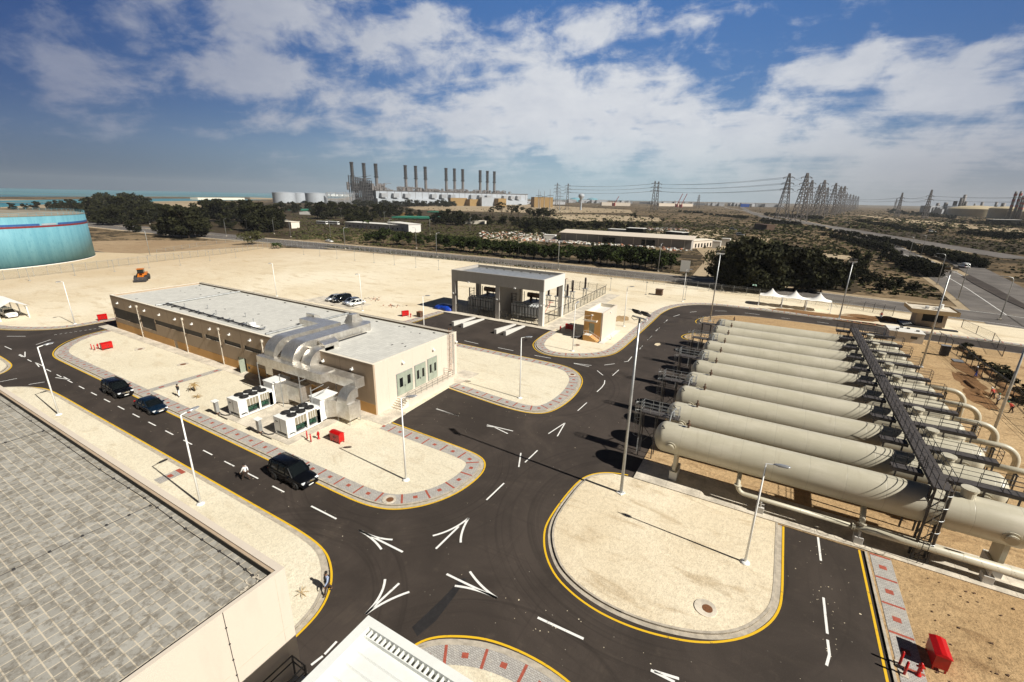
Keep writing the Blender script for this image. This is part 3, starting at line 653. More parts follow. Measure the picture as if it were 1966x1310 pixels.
for a, b in (((575, 326), (716, 398)), ((1555, 292), (1653, 198)), ((650, 1155), (718, 1083)), ((575, 1215), (640, 1165))): dash(c2p(*a), c2p(*b), .15)
for a, b in (((98, 932), (367, 1057)), ((760, 1240), (900, 1310)), ((780, 1245), (925, 1290))): dash(c3p(*a), c3p(*b), .17)
for a, b in (((317, 452), (335, 600)), ((350, 815), (373, 1027)), ((374, 1062), (385, 1150)), ((385, 1150), (368, 1213))): dash(c4p(*a), c4p(*b), .15)
for a, b in (((1685, 868), (1850, 920)),): dash(c6(*a), c6(*b), .13)
for a, b in (((225, 1175), (385, 1228)), ((430, 672), (532, 695)), ((678, 723), (792, 746)), ((948, 780), (1070, 802)), ((1238, 838), (1370, 855)), ((1240, 840), (1352, 864)), ((1465, 852), (1542, 842)), ((1612, 828), (1640, 824)), ((1640, 824), (1668, 790)),
             ((1525, 930), (1572, 888)), ((1412, 893), (1455, 928)), ((1268, 1190), (1335, 1130)), ((1785, 665), (1815, 637)), ((1845, 600), (1872, 577)), ((1727, 735), (1745, 712)), ((1905, 540), (1925, 525)), ((595, 1303), (660, 1312))): dash(c7(*a), c7(*b), .12)
tri(c7(1410, 1050), c7(1445, 1018), c7(1465, 990), c7(1468, 965), wd=.13)
dash((935, 816), (985, 828), .13); dash((948, 820), (975, 833), .13); dash((1053, 833), (1085, 812), .13); dash((1070, 838), (1085, 812), .13); dash((996, 897), (1000, 870), .14)
dash((1008, 888), (1032, 865), .14); 
for a, b in (((50, 530), (90, 485)), ((150, 412), (208, 362)), ((360, 198), (403, 158)), ((478, 118), (556, 94)), ((683, 65), (770, 55)), ((1000, 47), (1150, 50)), ((1375, 72), (1560, 95)), ((270, 285), (305, 258))): dash(d1(*a), d1(*b), .13)
for a, b in (((0, 68), (110, 82)), ((450, 120), (600, 140))): dash(d3(*a), d3(*b), .13)
struct('road_marking', wh, 'white_line')
# tracked-in sand and tyre stains on the asphalt: thin irregular sheets with their own shapes
for i, (cx, cy, rx, ry, mt) in enumerate(((-16.3, 84.5, .5, 1.0, 'island_sand'),)):
    struct('spilt_sand', MB().sheet(blob(cx, cy, rx, ry, 40+i), .0055), mt)
M['oil'] = plain('oil_stain', (.016, .014, .014), .7, 0, .4, 3)
struct('oil_stain', MB().sheet([(-15.9, 15.9), (-15.2, 15.6), (-14.9, 17.0), (-15.0, 19.0), (-15.2, 20.8), (-15.5, 20.6), (-15.6, 18.5)], .006), 'oil')
md = [tuple(gp(*p)[:2]) for p in ((1846, 530), (1862, 528), (1910, 552), (1975, 588), (1975, 596), (1925, 574), (1870, 545))]
struct('road_median', MB().prism(md, -.16, -.02), 'asphalt')
m = MB(); rd = random.Random(31)
for _ in range(190):
    cx, cy = rd.choice(((rd.uniform(-90, -22), 20.25+rd.gauss(0, .5)), (rd.uniform(-21, -9.5), rd.uniform(18, 95)), (rd.uniform(-36, -22), rd.uniform(36, 45.5)), (rd.uniform(-12, 9), 20.5+rd.gauss(0, .8)), (rd.uniform(4.6, 9.5), rd.uniform(24, 38)), (7.2+rd.gauss(0, .3), rd.uniform(24, 38)))); s = rd.uniform(.012, .045)*(1 if rd.random() < .93 else 1.8); m.sheet([(cx+s*math.cos(a)*rd.uniform(.6, 1.4), cy+s*math.sin(a)*rd.uniform(.6, 1.4)) for a in (0, 1.2, 2.4, 3.8, 5.1)], .0125)
o = m.build('spilt_grit', 'sand'); tag(o, 'scattered pale grit dropped on the asphalt', 'grit', None, 'stuff')
# ================================================================ BUILDINGS
def rail(mb, pts, h=1.1, t=.045, step=1.6, mids=1):
    """posts and rails along 3-d points"""
    for a, b in zip(pts, pts[1:]):
        a = Vector(a); b = Vector(b); n = max(1, round((b-a).length/step))
        for i in range(n+1):
            p = a.lerp(b, i/n); mb.tube(p, p+Vector((0, 0, h)), t/2, 5, cap=False)
        for k in range(mids+1):
            z = h*(k+1)/(mids+1); mb.tube(a+Vector((0, 0, z)), b+Vector((0, 0, z)), t/2, 5, cap=False)
def walllamp(parent, x, y, z, nx, ny):
    m = MB(); m.obox((x+nx*.18, y+ny*.18, z), .34 if ny else .30, .30 if ny else .34, .16); m.obox((x+nx*.04, y+ny*.04, z+.10), .12, .12, .3)
    return m.build('wall_light', 'white', parent)

# ---- long process building
X0, X1, Y0, Y1, HB = -109.1, -39.1, 35.4, 51.9, 6.75
B = thing('process_building', 'long low beige building with flat pale roof, dark louvres and raised loading platform', 'building', ((X0+X1)/2, (Y0+Y1)/2, 0))
m = MB(); m.mat(0)
# south wall with louvre openings and windows left as recesses: build in strips
ops = [(-108.9, -101.45, 2.35, 4.4), (-101.45, -98.35, 2.35, 4.4), (-98.2, -92.8, 2.1, 4.4), (-92.7, -77.3, 3.48, 4.33), (-76.5, -71.9, 3.68, 4.4), (-71.15, -66.65, 3.68, 4.4), (-65.85, -61.55, 3.68, 4.4), (-60.5, -56.6, 3.68, 4.4), (-68.0, -65.95, .02, 2.2), (-87.1, -86.1, .1, .75)]
T = .25
xs = sorted({X0, X1, *[o[0] for o in ops], *[o[1] for o in ops]})
for a, b in zip(xs, xs[1:]):
    cuts = sorted([(o[2], o[3]) for o in ops if o[0] <= a+1e-6 and o[1] >= b-1e-6]); z = 0
    for (c, d) in cuts:
        if c > z: m.box(a, b, Y0, Y0+T, z, c)
        z = d
    m.box(a, b, Y0, Y0+T, z, HB)
south = m.build('south_wall', 'beige', B); tag(south, 'shaded beige wall with dark louvres')  # dimness of this side is put into a darker render than the east wall
m = MB(); 
for i in range(13): m.box(X0+5.35*i+.02, X0+5.35*i+.05, Y0-.004, Y0, .1, HB-.05)
m.box(X0, -60, Y0-.003, Y0, 1.50, 1.53); m.build('wall_joint', 'brown', B)
m = MB().box(X0+.01, X1-.01, Y0-.012, Y0-.002, 0.155, 1.5)
m2 = MB()
for a, b in ((X0+.01, -98.4), (-98.1, -92), (-92, -87.15), (-86.05, -68.05), (-65.9, X1-.01)): m2.box(a, b, Y0-.014, Y0, .155, 1.5)
m2.build('plinth_band', 'ochre', B)
m = MB(); m.box(X1-T, X1, Y0+T, Y1, 0, HB); m.build('east_wall', 'lightcream', B)  # sunward side gets the paler render, its light partly in the colour
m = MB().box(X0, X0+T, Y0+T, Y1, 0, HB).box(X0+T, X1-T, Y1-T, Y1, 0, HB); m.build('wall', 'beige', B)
roof = MB().box(X0+T, X1-T, Y0+T, Y1-T, HB-.55, HB-.30).build('roof', 'roof_tile', B)
m = MB(); m.box(X0-.03, X1+.03, Y0-.03, Y0+.30, HB, HB+.06); m.box(X0-.03, X1+.03, Y1-.62, Y1+.03, HB, HB+.06); m.box(X0-.03, X0+.3, Y0+.3, Y1-.62, HB, HB+.06); m.box(X1-.3, X1+.03, Y0+.3, Y1-.62, HB, HB+.06)
m.build('parapet_cap', 'cream', B)
m = MB()
for yy in (51.45, 51.75): m.box(X0+.1, X1-.1, yy, yy+.035, HB+.065, HB+.10)
m.build('coping_rail', 'brown', B)
M['joint_c'] = plain('east_wall_joint', (.52, .47, .38), .8)
for yy in (37.7, 42.2, 44.95, 48.3): MB().box(X1, X1+.006, yy, yy+.03, 1.2 if yy > 38 else .2, HB).build('wall_joint', 'joint_c', B)
for (a, b, c, d) in ops[:4]:
    l = MB().box(a+.02, b-.02, Y0+.08, Y0+.14, c, d).build('louvre_panel', 'louvre', B)
for (a, b, c, d) in ops[4:8]:
    f = MB().box(a+.02, b-.02, Y0+.14, Y0+.16, c+.02, d-.02).build('strip_window', 'louvre', B)
    fr = MB()
    fr.box(a, a+.06, Y0+.02, Y0+.12, c, d).box(a+.06, b-.06, Y0+.02, Y0+.12, c, c+.05).box(b-.06, b, Y0+.02, Y0+.12, c, d)
    fr.build('window_frame', 'cream', f)
d = MB().box(-67.95, -67.0, Y0+.1, Y0+.16, .03, 2.18).build('side_door', 'greendoor', B); tag(d, 'narrow grey green door in shaded wall')
MB().obox((-66.35, Y0-.38, 1.1), .06, .92, 2.15, R(8)).build('side_door', 'greendoor', B)
MB().box(-87.05, -86.15, Y0+.05, Y0+.1, .12, .73).build('vent_grille', 'fins', B)
for x in (-62.9, -65.3): MB().box(x-.2, x+.2, Y0-.05, Y0-.015, .75, 1.15).build('socket_box', 'dark_steel', B)
for x in (-98.35, -82.6, -71.95, -60.9): 
    m = MB().tube((x, Y0-.14, .05), (x, Y0-.14, 5.75), .07, 8).box(x-.17, x+.17, Y0-.28, Y0-.01, 5.75, 6.12)
    for z in (1, 3, 5): m.box(x-.1, x+.1, Y0-.10, Y0, z, z+.05)
    m.build('downpipe', 'concrete', B)
for i in range(13):
    x = -106.2+5.295*i
    if x < -40 and not (-58 < x < -50): walllamp(B, x, Y0, 5.5, 0, -1)
for y in (40.3, 46.4): walllamp(B, X1, y, 5.55, 1, 0)
walllamp(B, X1, 51.6, 5.3, 1, 0)
# three double doors on the east side
for (a, b, c, d) in ((39.15, 42.0, 1.22, 4.2), (42.55, 44.65, 1.22, 4.3), (45.2, 47.15, 1.22, 4.42)):
    fr = MB().box(X1, X1+.05, a-.08, b+.08, c, d+.08).build('double_door', 'steel_grey', B)
    mid = (a+b)/2
    for y0_, y1_ in ((a, mid-.01), (mid+.01, b)):
        lf = MB().box(X1+.05, X1+.10, y0_, y1_, c+.02, d).build('door_leaf', 'greendoor', fr)
        cw = (y0_+y1_)/2; ww_ = (b-a)*.105
        MB().box(X1+.10, X1+.115, cw-ww_, cw+ww_, c+1.12, c+2.35).build('door_window', 'glass', fr)
    MB().box(X1+.10, X1+.16, mid-.12, mid-.05, c+1.0, c+1.25).build('door_handle', 'dark_steel', fr)
# raised platform, steps, railing, caged ladder
PX = -37.35; PZ = 1.10
MB().box(X1, PX, 39.3, 48.75, 0, PZ).build('loading_platform', 'lightcream', B)
m = MB()
for k in range(6): m.box(X1, PX-.02, 37.65+k*.275, 39.3, .155 if k == 0 else PZ*k/6, PZ*(k+1)/6-.01)
m.build('steps', 'cream', B)
m = MB(); rail(m, [(PX-.08, 39.5, PZ), (PX-.08, 48.65, PZ)], 1.0, .04, 1.15, 2); rail(m, [(PX-.08, 48.65, PZ), (X1+.1, 48.65, PZ)], 1.0, .04, 1, 2)
m.build('platform_railing', 'dark_steel', B)
m = MB()
for yy in (37.75, 38.2, 38.75, 39.3): m.tube((PX-.08, yy, .2+(yy-37.65)/1.65*PZ), (PX-.08, yy, 1.1+(yy-37.65)/1.65*PZ), .022, 5)
for h in (.55, .8, 1.05): m.tube((PX-.08, 37.7, .15+h), (PX-.08, 39.4, PZ+h), .022, 5)
m.build('stair_railing', 'dark_steel', B)
m = MB(); lx = X1+.28
for yy in (49.75, 50.25): m.tube((lx, yy, 1.2), (lx, yy, HB+1.15), .028, 6)
for k in range(22): m.tube((lx, 49.75, 1.35+k*.29), (lx, 50.25, 1.35+k*.29), .016, 4, cap=False)
m.build('roof_ladder', 'rust', B)
m = MB()
for k in range(7):
    z = 2.5+k*.85; pts = [(lx+.38*math.sin(t)*1.0, 50.0-.38*math.cos(t), z) for t in [math.pi*i/8 for i in range(9)]]; m.path(pts, .02, 4)
for t in (math.pi*.25, math.pi*.5, math.pi*.75): m.tube((lx+.38*math.sin(t), 50-.38*math.cos(t), 2.5), (lx+.38*math.sin(t), 50-.38*math.cos(t), 7.6), .014, 4)
for yy in (50.9, 51.15): m.tube((X1+.12, yy, .2), (X1+.12, yy, HB), .03, 5)
m.build('ladder_cage', 'steel_grey', B)
# services on the roof
RZ = HB-.30
m = MB()
for x in (-93.3, -61.4): m.tube((x, 36.3, RZ+.18), (x, 51.2, RZ+.18), .17, 8); [m.obox((x, 36.8+j*1.5, RZ+.09), .44, .16, .18) for j in range(10)]
m.build('roof_expansion_pipe', 'steel_grey', B)
m = MB()
for dy in (0, .16, .30): m.tube((-93.3, 37.85+dy, RZ+.28), (-64.2, 37.0+dy, RZ+.28), .045, 6)
x = -93
while x < -64:
    m.obox((x, 37.6+.15, RZ+.12), .18, .9, .22); x += 2.9
m.build('roof_pipework', 'dark_steel', B)
for k in range(7): 
    m = MB(); x = -92+k*4.6; m.obox((x, 37.9-.03*k, RZ+.20), .6, .7, .06); m.obox((x+.1, 38.1, RZ+.32), .18, .2, .2); m.build('roof_valve_box', 'steel_grey', B)
for (x, y) in ((-88.5, 38.7), (-84, 40.2), (-78.9, 38.9), (-73.5, 40.6), (-69, 39.2)):
    MB().tube((x, y, RZ), (x, y, RZ+.6), .06, 6).lathe([(.05, 0), (.13, .04), (.12, .10), (.02, .14)], 8, (x, y, RZ+.6)).build('roof_vent', 'steel_grey', B)
m = MB()
rd = random.Random(3)
for k in range(26):
    x = rd.uniform(-107, -41); y = rd.uniform(37, 50.5); m.obox((x, y, RZ+.03), rd.uniform(.15, .45), rd.uniform(.08, .2), .05, rd.random()*3)
for k in range(12): m.obox((-107+k*5.9, 50.4, RZ+.05), .35, .2, .08)
m.build('roof_cable_bracket', 'dark_steel', B)
MB().lathe([(.5, 0), (.5, .5), (.42, .56), (.1, .6)], 14, (-67.2, 37.9, RZ+.1)).obox((-67.2, 37.9, RZ+.06), 1.6, 1.3, .12).build('roof_fan', 'white', B)

# ---- duct work in front of the building
def elbow(mb, c, R_, w, th, a0, a1, n=10):   # rectangular quarter bend in the y-z plane; c=(x0,x1,y,z) bend centre
    x0, x1, cy, cz = c; o = len(mb.v)
    for i in range(n+1):
        a = a0+(a1-a0)*i/n
        for (x, r) in ((x0, R_), (x1, R_), (x1, R_-th), (x0, R_-th)): mb.v.append((x, cy+r*math.cos(a), cz+r*math.sin(a)))
    for i in range(n):
        for k in range(4): mb.face([o+4*i+k, o+4*i+(k+1) % 4, o+4*i+4+(k+1) % 4, o+4*i+4+k])
    mb.face([o, o+3, o+2, o+1]); mb.face([o+4*n+k for k in range(4)])
D1 = thing('air_duct', 'big L-shaped silver duct with dented cladding, in front of the roof edge', 'duct', (-51, 36, 0))
m = MB().box(-57.8, -44.9, 32.45, 34.6, 4.05, 5.25); m.build('trunk_duct', 'duct', D1)
m = MB().cs or MB(); m.smooth(False)
elbow(m, (-57.0, -54.9, 35.45, 5.25), 2.35, 0, 1.55, math.pi, math.pi/2); m.build('bend', 'duct', D1)
MB().box(-57.0, -54.9, 35.45, 44.2, 6.45, 7.6).build('roof_duct', 'duct', D1)
m = MB(); m.prism([(-57.0, 42.0), (-57.0, 44.2), (-61.9, 44.0), (-61.9, 42.2)], 6.46, 7.59); m.build('roof_branch', 'duct', D1)
m = MB(); m.smooth(False); elbow(m, (-62.9, -61.0, 44.2, 6.45), 1.45, 0, 1.2, 0, math.pi*.5, 7); m.build('bend', 'duct', D1)
D2 = thing('air_duct', 'wide silver duct ending in a raised scoop on the roof, behind the front duct', 'duct', (-50, 40, 0))
m = MB(); elbow(m, (-53.4, -50.9, 35.5, 5.1), 2.5, 0, 1.7, math.pi, math.pi/2, 12); m.build('bend', 'duct', D2)
m = MB().box(-53.4, -50.9, 35.5, 45.8, 6.45, 7.6)
m.build('roof_duct', 'duct', D2)
o = MB(); n_ = 8
poly = [(-53.4, 45.8), (-50.9, 45.8)]+[(-52.15+1.25*math.cos(t), 45.8+1.25*math.sin(t)) for t in [math.pi*i/10 for i in range(1, 10)]]
o.prism(poly, 6.45, 7.595); o.build('rounded_end', 'duct', D2)
m = MB(); m.add([(-55.2, 45.0, 7.3), (-53.4, 45.0, 7.3), (-53.4, 47.3, 7.3), (-55.2, 47.3, 7.3), (-54.4, 45.2, 8.7), (-53.4, 45.2, 8.75), (-53.4, 46.3, 8.75), (-54.4, 46.3, 8.7)], [(0, 3, 2, 1), (4, 5, 6, 7), (0, 1, 5, 4), (1, 2, 6, 5), (2, 3, 7, 6), (3, 0, 4, 7)])
m.box(-55.0, -53.4, 45.1, 47.0, RZ, 7.3); m.build('roof_scoop', 'duct', D2)
m = MB(); elbow(m, (-50.2, -48.5, 35.7, 4.9), 2.0, 0, 1.3, math.pi, math.pi/2, 12); m.build('bend', 'duct', D2)
MB().box(-50.2, -48.5, 35.7, 37.6, 6.1, 6.9).prism([(-50.9, 37.0), (-48.5, 36.2), (-48.5, 38.4), (-50.9, 39.6)], 6.40, 7.3).build('branch_box', 'duct', D2)
m = MB().box(-53.4, -40.4, 34.72, 35.1, 3.9, 5.1).box(-49.5, -40.4, 33.65, 34.72, 3.9, 5.1)
m.build('trunk_duct', 'duct', D2)
MB().box(-50.6, -50.3, 36.5, 45, RZ, RZ+.12).build('duct_rail', 'dark_steel', D2)
# low plenums feeding the units
D3 = thing('plenum_duct', 'short silver duct with round-backed bend standing behind the right-hand chiller', 'duct', (-41.5, 32, 0))
MB().box(-41.9, -39.7, 31.9, 33.6, .75, 2.75).build('plenum_box', 'duct', D3)
m = MB(); elbow(m, (-41.6, -40.0, 33.4, 2.75), 1.55, 0, 1.2, math.pi, math.pi/2, 12); m.build('bend', 'duct', D3)
MB().box(-41.6, -40.0, 33.4, 33.66, 3.1, 4.3).build('outlet', 'duct', D3)
m = MB(); m.add([(-43.6, 31.2, .35), (-43.6, 31.2, 2.85), (-41.9, 31.9, 2.75), (-41.9, 31.9, .75), (-43.6, 33.0, .35), (-43.6, 33.0, 2.85), (-41.9, 33.4, 2.75), (-41.9, 33.4, .75)], [(0, 3, 2, 1), (4, 5, 6, 7), (1, 2, 6, 5), (0, 4, 7, 3), (0, 1, 5, 4), (2, 3, 7, 6)]); m.build('transition', 'duct', D3)
m = MB()
for (x, y) in ((-41.8, 31.95), (-39.8, 31.95), (-39.8, 33.5)): m.tube((x, y, 0.1), (x, y, .75), .04, 5)
m.build('support_leg', 'steel_grey', D3)
D4 = thing('plenum_duct', 'silver duct behind the left-hand chiller, half in shade under the long duct', 'duct', (-50, 32, 0))
m = MB(); m.add([(-52.3, 31.0, .35), (-52.3, 31.0, 3.0), (-50.6, 31.6, 2.95), (-50.6, 31.6, .35), (-52.3, 33.0, .35), (-52.3, 33.0, 3.0), (-50.6, 33.4, 2.95), (-50.6, 33.4, .35)], [(0, 3, 2, 1), (4, 5, 6, 7), (1, 2, 6, 5), (0, 4, 7, 3), (0, 1, 5, 4), (2, 3, 7, 6)]); m.build('transition', 'duct', D4)
MB().box(-50.6, -48.2, 31.6, 33.4, .95, 2.95).build('plenum_box', 'duct', D4)
MB().box(-57.0, -55.5, 33.0, 34.2, 2.6, 4.05).build('branch_box', 'duct', D4)
# slim support posts of the long duct: each a part of the front duct
for (x, y, h) in ((-57.6, 32.3, 4.3), (-50.7, 30.9, 4.6), (-47.9, 31.6, 4.6), (-44.3, 30.5, 4.4), (-44.9, 34.5, 4.05), (-40.5, 33.6, 4.0)):
    MB().tube((x, y, .1), (x, y, h), .06, 6).build('support_post', 'steel_grey', D1)
MB().bar((-44.3, 30.6, 4.0), (-44.6, 32.5, 4.02), .07).bar((-44.3, 30.6, 3.0), (-43.5, 32.4, 4.0), .06).build('bracket', 'steel_grey', D1); MB().bar((-47.9, 31.6, 4.0), (-47.9, 32.6, 4.03), .07).build('bracket', 'steel_grey', D1)

# ---- chillers
def chiller(loc, label):
    t = thing('chiller_unit', label, 'air conditioner', loc, 0, 'white packaged chillers beside the process building')
    L, W, H = 4.3, 2.25, 2.3   # along y, along x
    def bb(name, mat, *boxes, par=t):
        m = MB()
        for b in boxes: m.box(*b)
        return m.build(name, mat, par, local=True)
    fr = bb('frame', 'white', (0, W, 0, .95, .62, H), (0, W, .95, L, 2.15, H), (W-.10, W, .95, 1.05, .25, 2.15), (W-.10, W, 2.5, 2.72, .25, 2.15), (W-.10, W, L-.4, L, .25, 2.15), (0, .10, .95, L, .25, 2.15), (0, W, 0.02, L, .15, .27), (.1, W-.1, L-.15, L, .27, 2.15), (W-.2, W, 0, .2, .27, .62), (0, .2, 0, .2, .27, .62), (0, W, L-.4, L+.25, .25, 1.95))
    m = MB().box(.3, W-.35, .25, .85, .28, .6); m.build('control_panel', 'dark_steel', t, local=True)
    MB().box(1.1, 1.14, -.012, 0, .7, H-.1).box(.35, .75, -.02, 0, 1.75, 1.85).build('panel_seam', 'dark_steel', fr, local=True)
    for (a, b) in ((1.07, 2.48), (2.74, L-.42)):
        m = MB().box(W-.06, W-.02, a, b, 1.25, 2.13); m.build('coil_panel', 'fins', t, local=True)
        for k in range(1, 4): 
            yy = a+(b-a)*k/4; MB().box(W-.02, W-.005, yy-.02, yy+.02, 1.25, 2.13).build('coil_rib', 'white', fr, local=True)
        m = MB().smooth().lathe([(.05, -.55), (.27, -.5), (.30, -.1), (.30, .3), (.22, .5), (.08, .55)], 12, (W-.65, (a+b)/2-.2, .62), 'Y'); m.cs = False
        m.obox((W-.55, (a+b)/2+.35, .55), .5, .35, .5); m.tube((W-.3, a+.1, .9), (W-.3, b-.1, 1.0), .06, 6); m.build('compressor', 'green_m', t, local=True)
        MB().tube((W-.25, a+.15, .4), (W-.25, b-.2, .45), .07, 6).tube((W-.4, a+.9, .3), (W-.4, a+.9, 1.1), .06, 6).build('refrigerant_pipe', 'dark_steel', t, local=True)
    MB().box(.3, W-.95, .96, L-.2, .3, 2.1).build('inner_casing', 'black', t, local=True)
    for i in range(3):
        for j in range(2):
            x = .57+j*1.10; y = 1.15+i*1.12
            m = MB().lathe([(.50, 0), (.50, .16), (.44, .16), (.44, .02)], 18, (x, y, H), cap=False); f = m.build('fan_cowl', 'black', t, local=True)
            m = MB().lathe([(.12, 0), (.12, .10)], 10, (x, y, H+.02)).lathe([(.44, 0), (.44, .01)], 18, (x, y, H+.003))
            for k in range(5):
                a = k*2*math.pi/5; m.obox((x+.27*math.cos(a), y+.27*math.sin(a), H+.07), .34, .16, .02, a, 0, .5)
            m.build('fan_blades', 'black', f, local=True)
            m = MB()
            for r in (.16, .30, .42): m.lathe([(r, 0), (r+.012, .012), (r, .024), (r-.012, .012), (r, 0)], 18, (x, y, H+.16), cap=False)
            for k in range(4): m.bar((x-.45*math.cos(k*.785), y-.45*math.sin(k*.785), H+.17), (x+.45*math.cos(k*.785), y+.45*math.sin(k*.785), H+.17), .014)
            m.build('fan_guard', 'dark_steel', f, local=True)
    return t
chiller((-54.25, 26.15, .12), 'left-hand white chiller with six black roof fans, nearer the walking man')
chiller((-45.2, 26.15, .12), 'right-hand white chiller with six black roof fans, beside the red hydrant')
for i, (x0, lab) in enumerate(((-54.25, 'white boxy air handler at the back of the left-hand chiller'), (-45.2, 'white boxy air handler at the back of the right-hand chiller'))):
    t = thing('air_handler', lab, 'air conditioner', (x0+.5, 31, .12))
    MB().box(x0+.1, x0+2.0, 30.75, 33.1, .35, 3.0).box(x0+.05, x0+2.2, 30.7, 33.2, 3.0, 3.1).build('casing', 'white', t)
    MB().box(x0+.12, x0+1.9, 30.8, 33.0, .12, .35).build('base_frame', 'dark_steel', t)
    MB().box(x0+2.0, x0+2.03, 31.3, 32.4, .7, 2.6).build('access_door', 'steel_grey', t)
for i, (x, y, lab) in enumerate(((-55.35, 25.35, 'grey electrical cabinet in front of the left-hand chiller'), (-46.7, 25.3, 'grey electrical cabinet in front of the right-hand chiller'))):
    t = thing('control_cabinet', lab, 'cabinet', (x, y, Z_ISL))
    MB().box(-.25, .25, -.18, .18, .45, 1.85).build('housing', 'steel_grey', t, local=True); MB().obox((0, -.05, 1.9), .85, .6, .05, 0, 0, .12).build('sun_shade', 'white', t, local=True)
    MB().tube((-.18, 0, 0), (-.18, 0, .45), .04, 6).tube((.18, 0, 0), (.18, 0, .45), .04, 6).build('cabinet_leg', 'rust', t, local=True)
    MB().path([(.2, .1, .4), (.5, .2, .15), (1.0, .3, .1), (1.5, .6, .2), (1.6, .9, .4)], .06, 6).path([(.1, .2, .4), (.4, -.1, .1), (1.3, -.1, .08), (2.2, -.1, .08)], .05, 5).build('conduit', 'dark_steel', t, local=True)
MB_ = MB().box(-55.9, -41.8, 25.4, 33.85, .12, .165); struct('equipment_slab', MB_, 'concrete')

# ---- building with the paved roof, lower left
LX, LY, LH = -18.24, 9.96, 8.5
t = thing('paved_roof_building', 'tall cream building in the lower left with grey slab paving on its roof', 'building', (-45, -5, 0))
MB().box(-80, LX, -30, LY, 0, LH-.60).build('wall', 'lightcream', t)
MB().box(-79.7, LX-.3, -30, LY-.24, LH-.60, LH-.55).build('roof_paving', 'roof_slab', t)
MB().box(-80, LX, LY-.34, LY, LH-.60, LH).box(LX-.22, LX, -30, LY-.34, LH-.60, LH).build('parapet', 'lightcream', t)
MB().box(-80, LX-.22, LY-.44, LY-.342, LH-.55, LH-.16).box(LX-.32, LX-.222, -30, LY-.45, LH-.55, LH-.10).build('membrane_upstand', 'black', t)
MB().box(-80, LX-.22, LY-.47, LY-.342, LH-.155, LH-.09).build('flashing', 'beige', t)
for b_ in [(x, x+.02, LY-.33, LY+.004, LH-.3, LH+.004) for x in (-26, -36.5, -47)]+[(LX, LX+.006, -30, LY, 5.0, 5.03), (LX, LX+.007, LY-.55, LY-.53, 0, LH-.02)]: MB().box(*b_).build('wall_joint', 'joint_c', t)
m = MB(); m.path([(LX+.03, 7.0, LH+.03), (LX+.03, 7.0, 6), (LX+.03, 7.05, 3), (LX+.03, 7.0, 0)], .012, 4); m.build('lightning_cable', 'dark_steel', t)
m = MB()
for k in range(8): m.obox((LX+.03, 7.0, 1+k*.95), .05, .07, .05)
m.build('cable_clip', 'dark_steel', t)
m = MB(); zz = LH-.54
for pts in ([(-19.0, 9.1), (-21, 9.2), (-26, 9.15), (-31, 9.25), (-37, 9.15), (-45, 9.2), (-60, 9.2)], [(-29.9, 9.1), (-30.1, 6), (-30.0, 2), (-30.2, -3), (-30.1, -9)], [(-47.0, 9.1), (-47.1, 3), (-47, -4)]):
    m.path([(x, y, zz+.03) for x, y in pts], .018, 4)
    for a, b in zip(pts, pts[1:]):
        n = 3
        for k in range(n): m.obox((a[0]+(b[0]-a[0])*k/n, a[1]+(b[1]-a[1])*k/n, zz+.03), .12, .12, .07)
m.build('lightning_tape', 'dark_steel', t)
rd = random.Random(5); m = MB()
for k in range(14): m.obox((rd.uniform(-19.6, -18.8), rd.uniform(8.3, 9.3), zz+.03), .16, .08, .05, rd.random()*3)
m.build('loose_stones', 'concrete', t)
# cage ladder at the corner of that building
t = thing('access_stair', 'grey steel access frame standing at the corner of the tall cream building', 'stair', (LX+.9, LY-1.5, 0))
m = MB(); ax0, ax1, ay0, ay1 = LX+.25, LX+1.25, LY-2.3, LY-.5
for x in (ax0, ax1):
    for y in (ay0, ay1): m.bar((x, y, 0), (x, y, 3.4), .07)
for z in (1.0, 2.0, 3.0, 3.4):
    m.bar((ax0, ay0, z), (ax1, ay0, z), .05); m.bar((ax1, ay0, z), (ax1, ay1, z), .05); m.bar((ax1, ay1, z), (ax0, ay1, z), .05); m.bar((ax0, ay1, z), (ax0, ay0, z), .05)
m.bar((ax1, ay0, .2), (ax1, ay1, 2), .05); m.bar((ax1, ay1, 2), (ax1, ay0, 3.4), .05); m.build('frame', 'dark_steel', t)
m = MB(); m.box(ax0+.05, ax1-.05, ay0, ay1, 2.0, 2.06)
for k in range(7): m.box(ax0+.1, ax1-.1, ay1+.05+k*.28, ay1+.3+k*.28, 1.75-k*.25, 1.78-k*.25)
m.build('treads', 'steel_grey', t)

# ---- white metal roof at the bottom edge
CX, CY, CZ = -12.0, 9.59, 9.5
t = thing('metal_roof_building', 'building with white ribbed metal roof and pale gutter edge at the bottom of the picture', 'building', (-6, 0, 0))
MB().box(CX+.5, 2.5, -14, CY-.5, 0, CZ-.75).build('wall', 'palewhite', t)
m = MB().box(CX, CX+.42, -14, CY, CZ-.75, CZ).box(CX+.42, 3, CY-.36, CY, CZ-.75, CZ); m.build('parapet', 'roofmetal', t)
m = MB(); x = CX+.55
while x < 2.5: m.box(x, x+.05, CY-.62, CY-.36, CZ-.32, CZ-.10); x += .24
m.box(CX+.42, 3, CY-.66, CY-.62, CZ-.38, CZ-.12); m.build('gutter_bracket', 'roofmetal', t)
MB().box(CX+.42, 3, CY-.62, CY-.36, CZ-.52, CZ-.50).build('gutter', 'fins', t)
m = MB(); m.box(CX+.42, 3, -14, CY-.66, CZ-.52, CZ-.30); y = 8.4
while y > -13: m.add([(CX+.5, y-.05, CZ-.30), (3, y-.05, CZ-.30), (3, y, CZ-.25), (CX+.5, y, CZ-.25), (CX+.5, y+.05, CZ-.30), (3, y+.05, CZ-.30)], [(0, 1, 2, 3), (3, 2, 5, 4), (0, 3, 4), (1, 5, 2)]); y -= .55
m.build('roof_sheet', 'roofmetal', t)
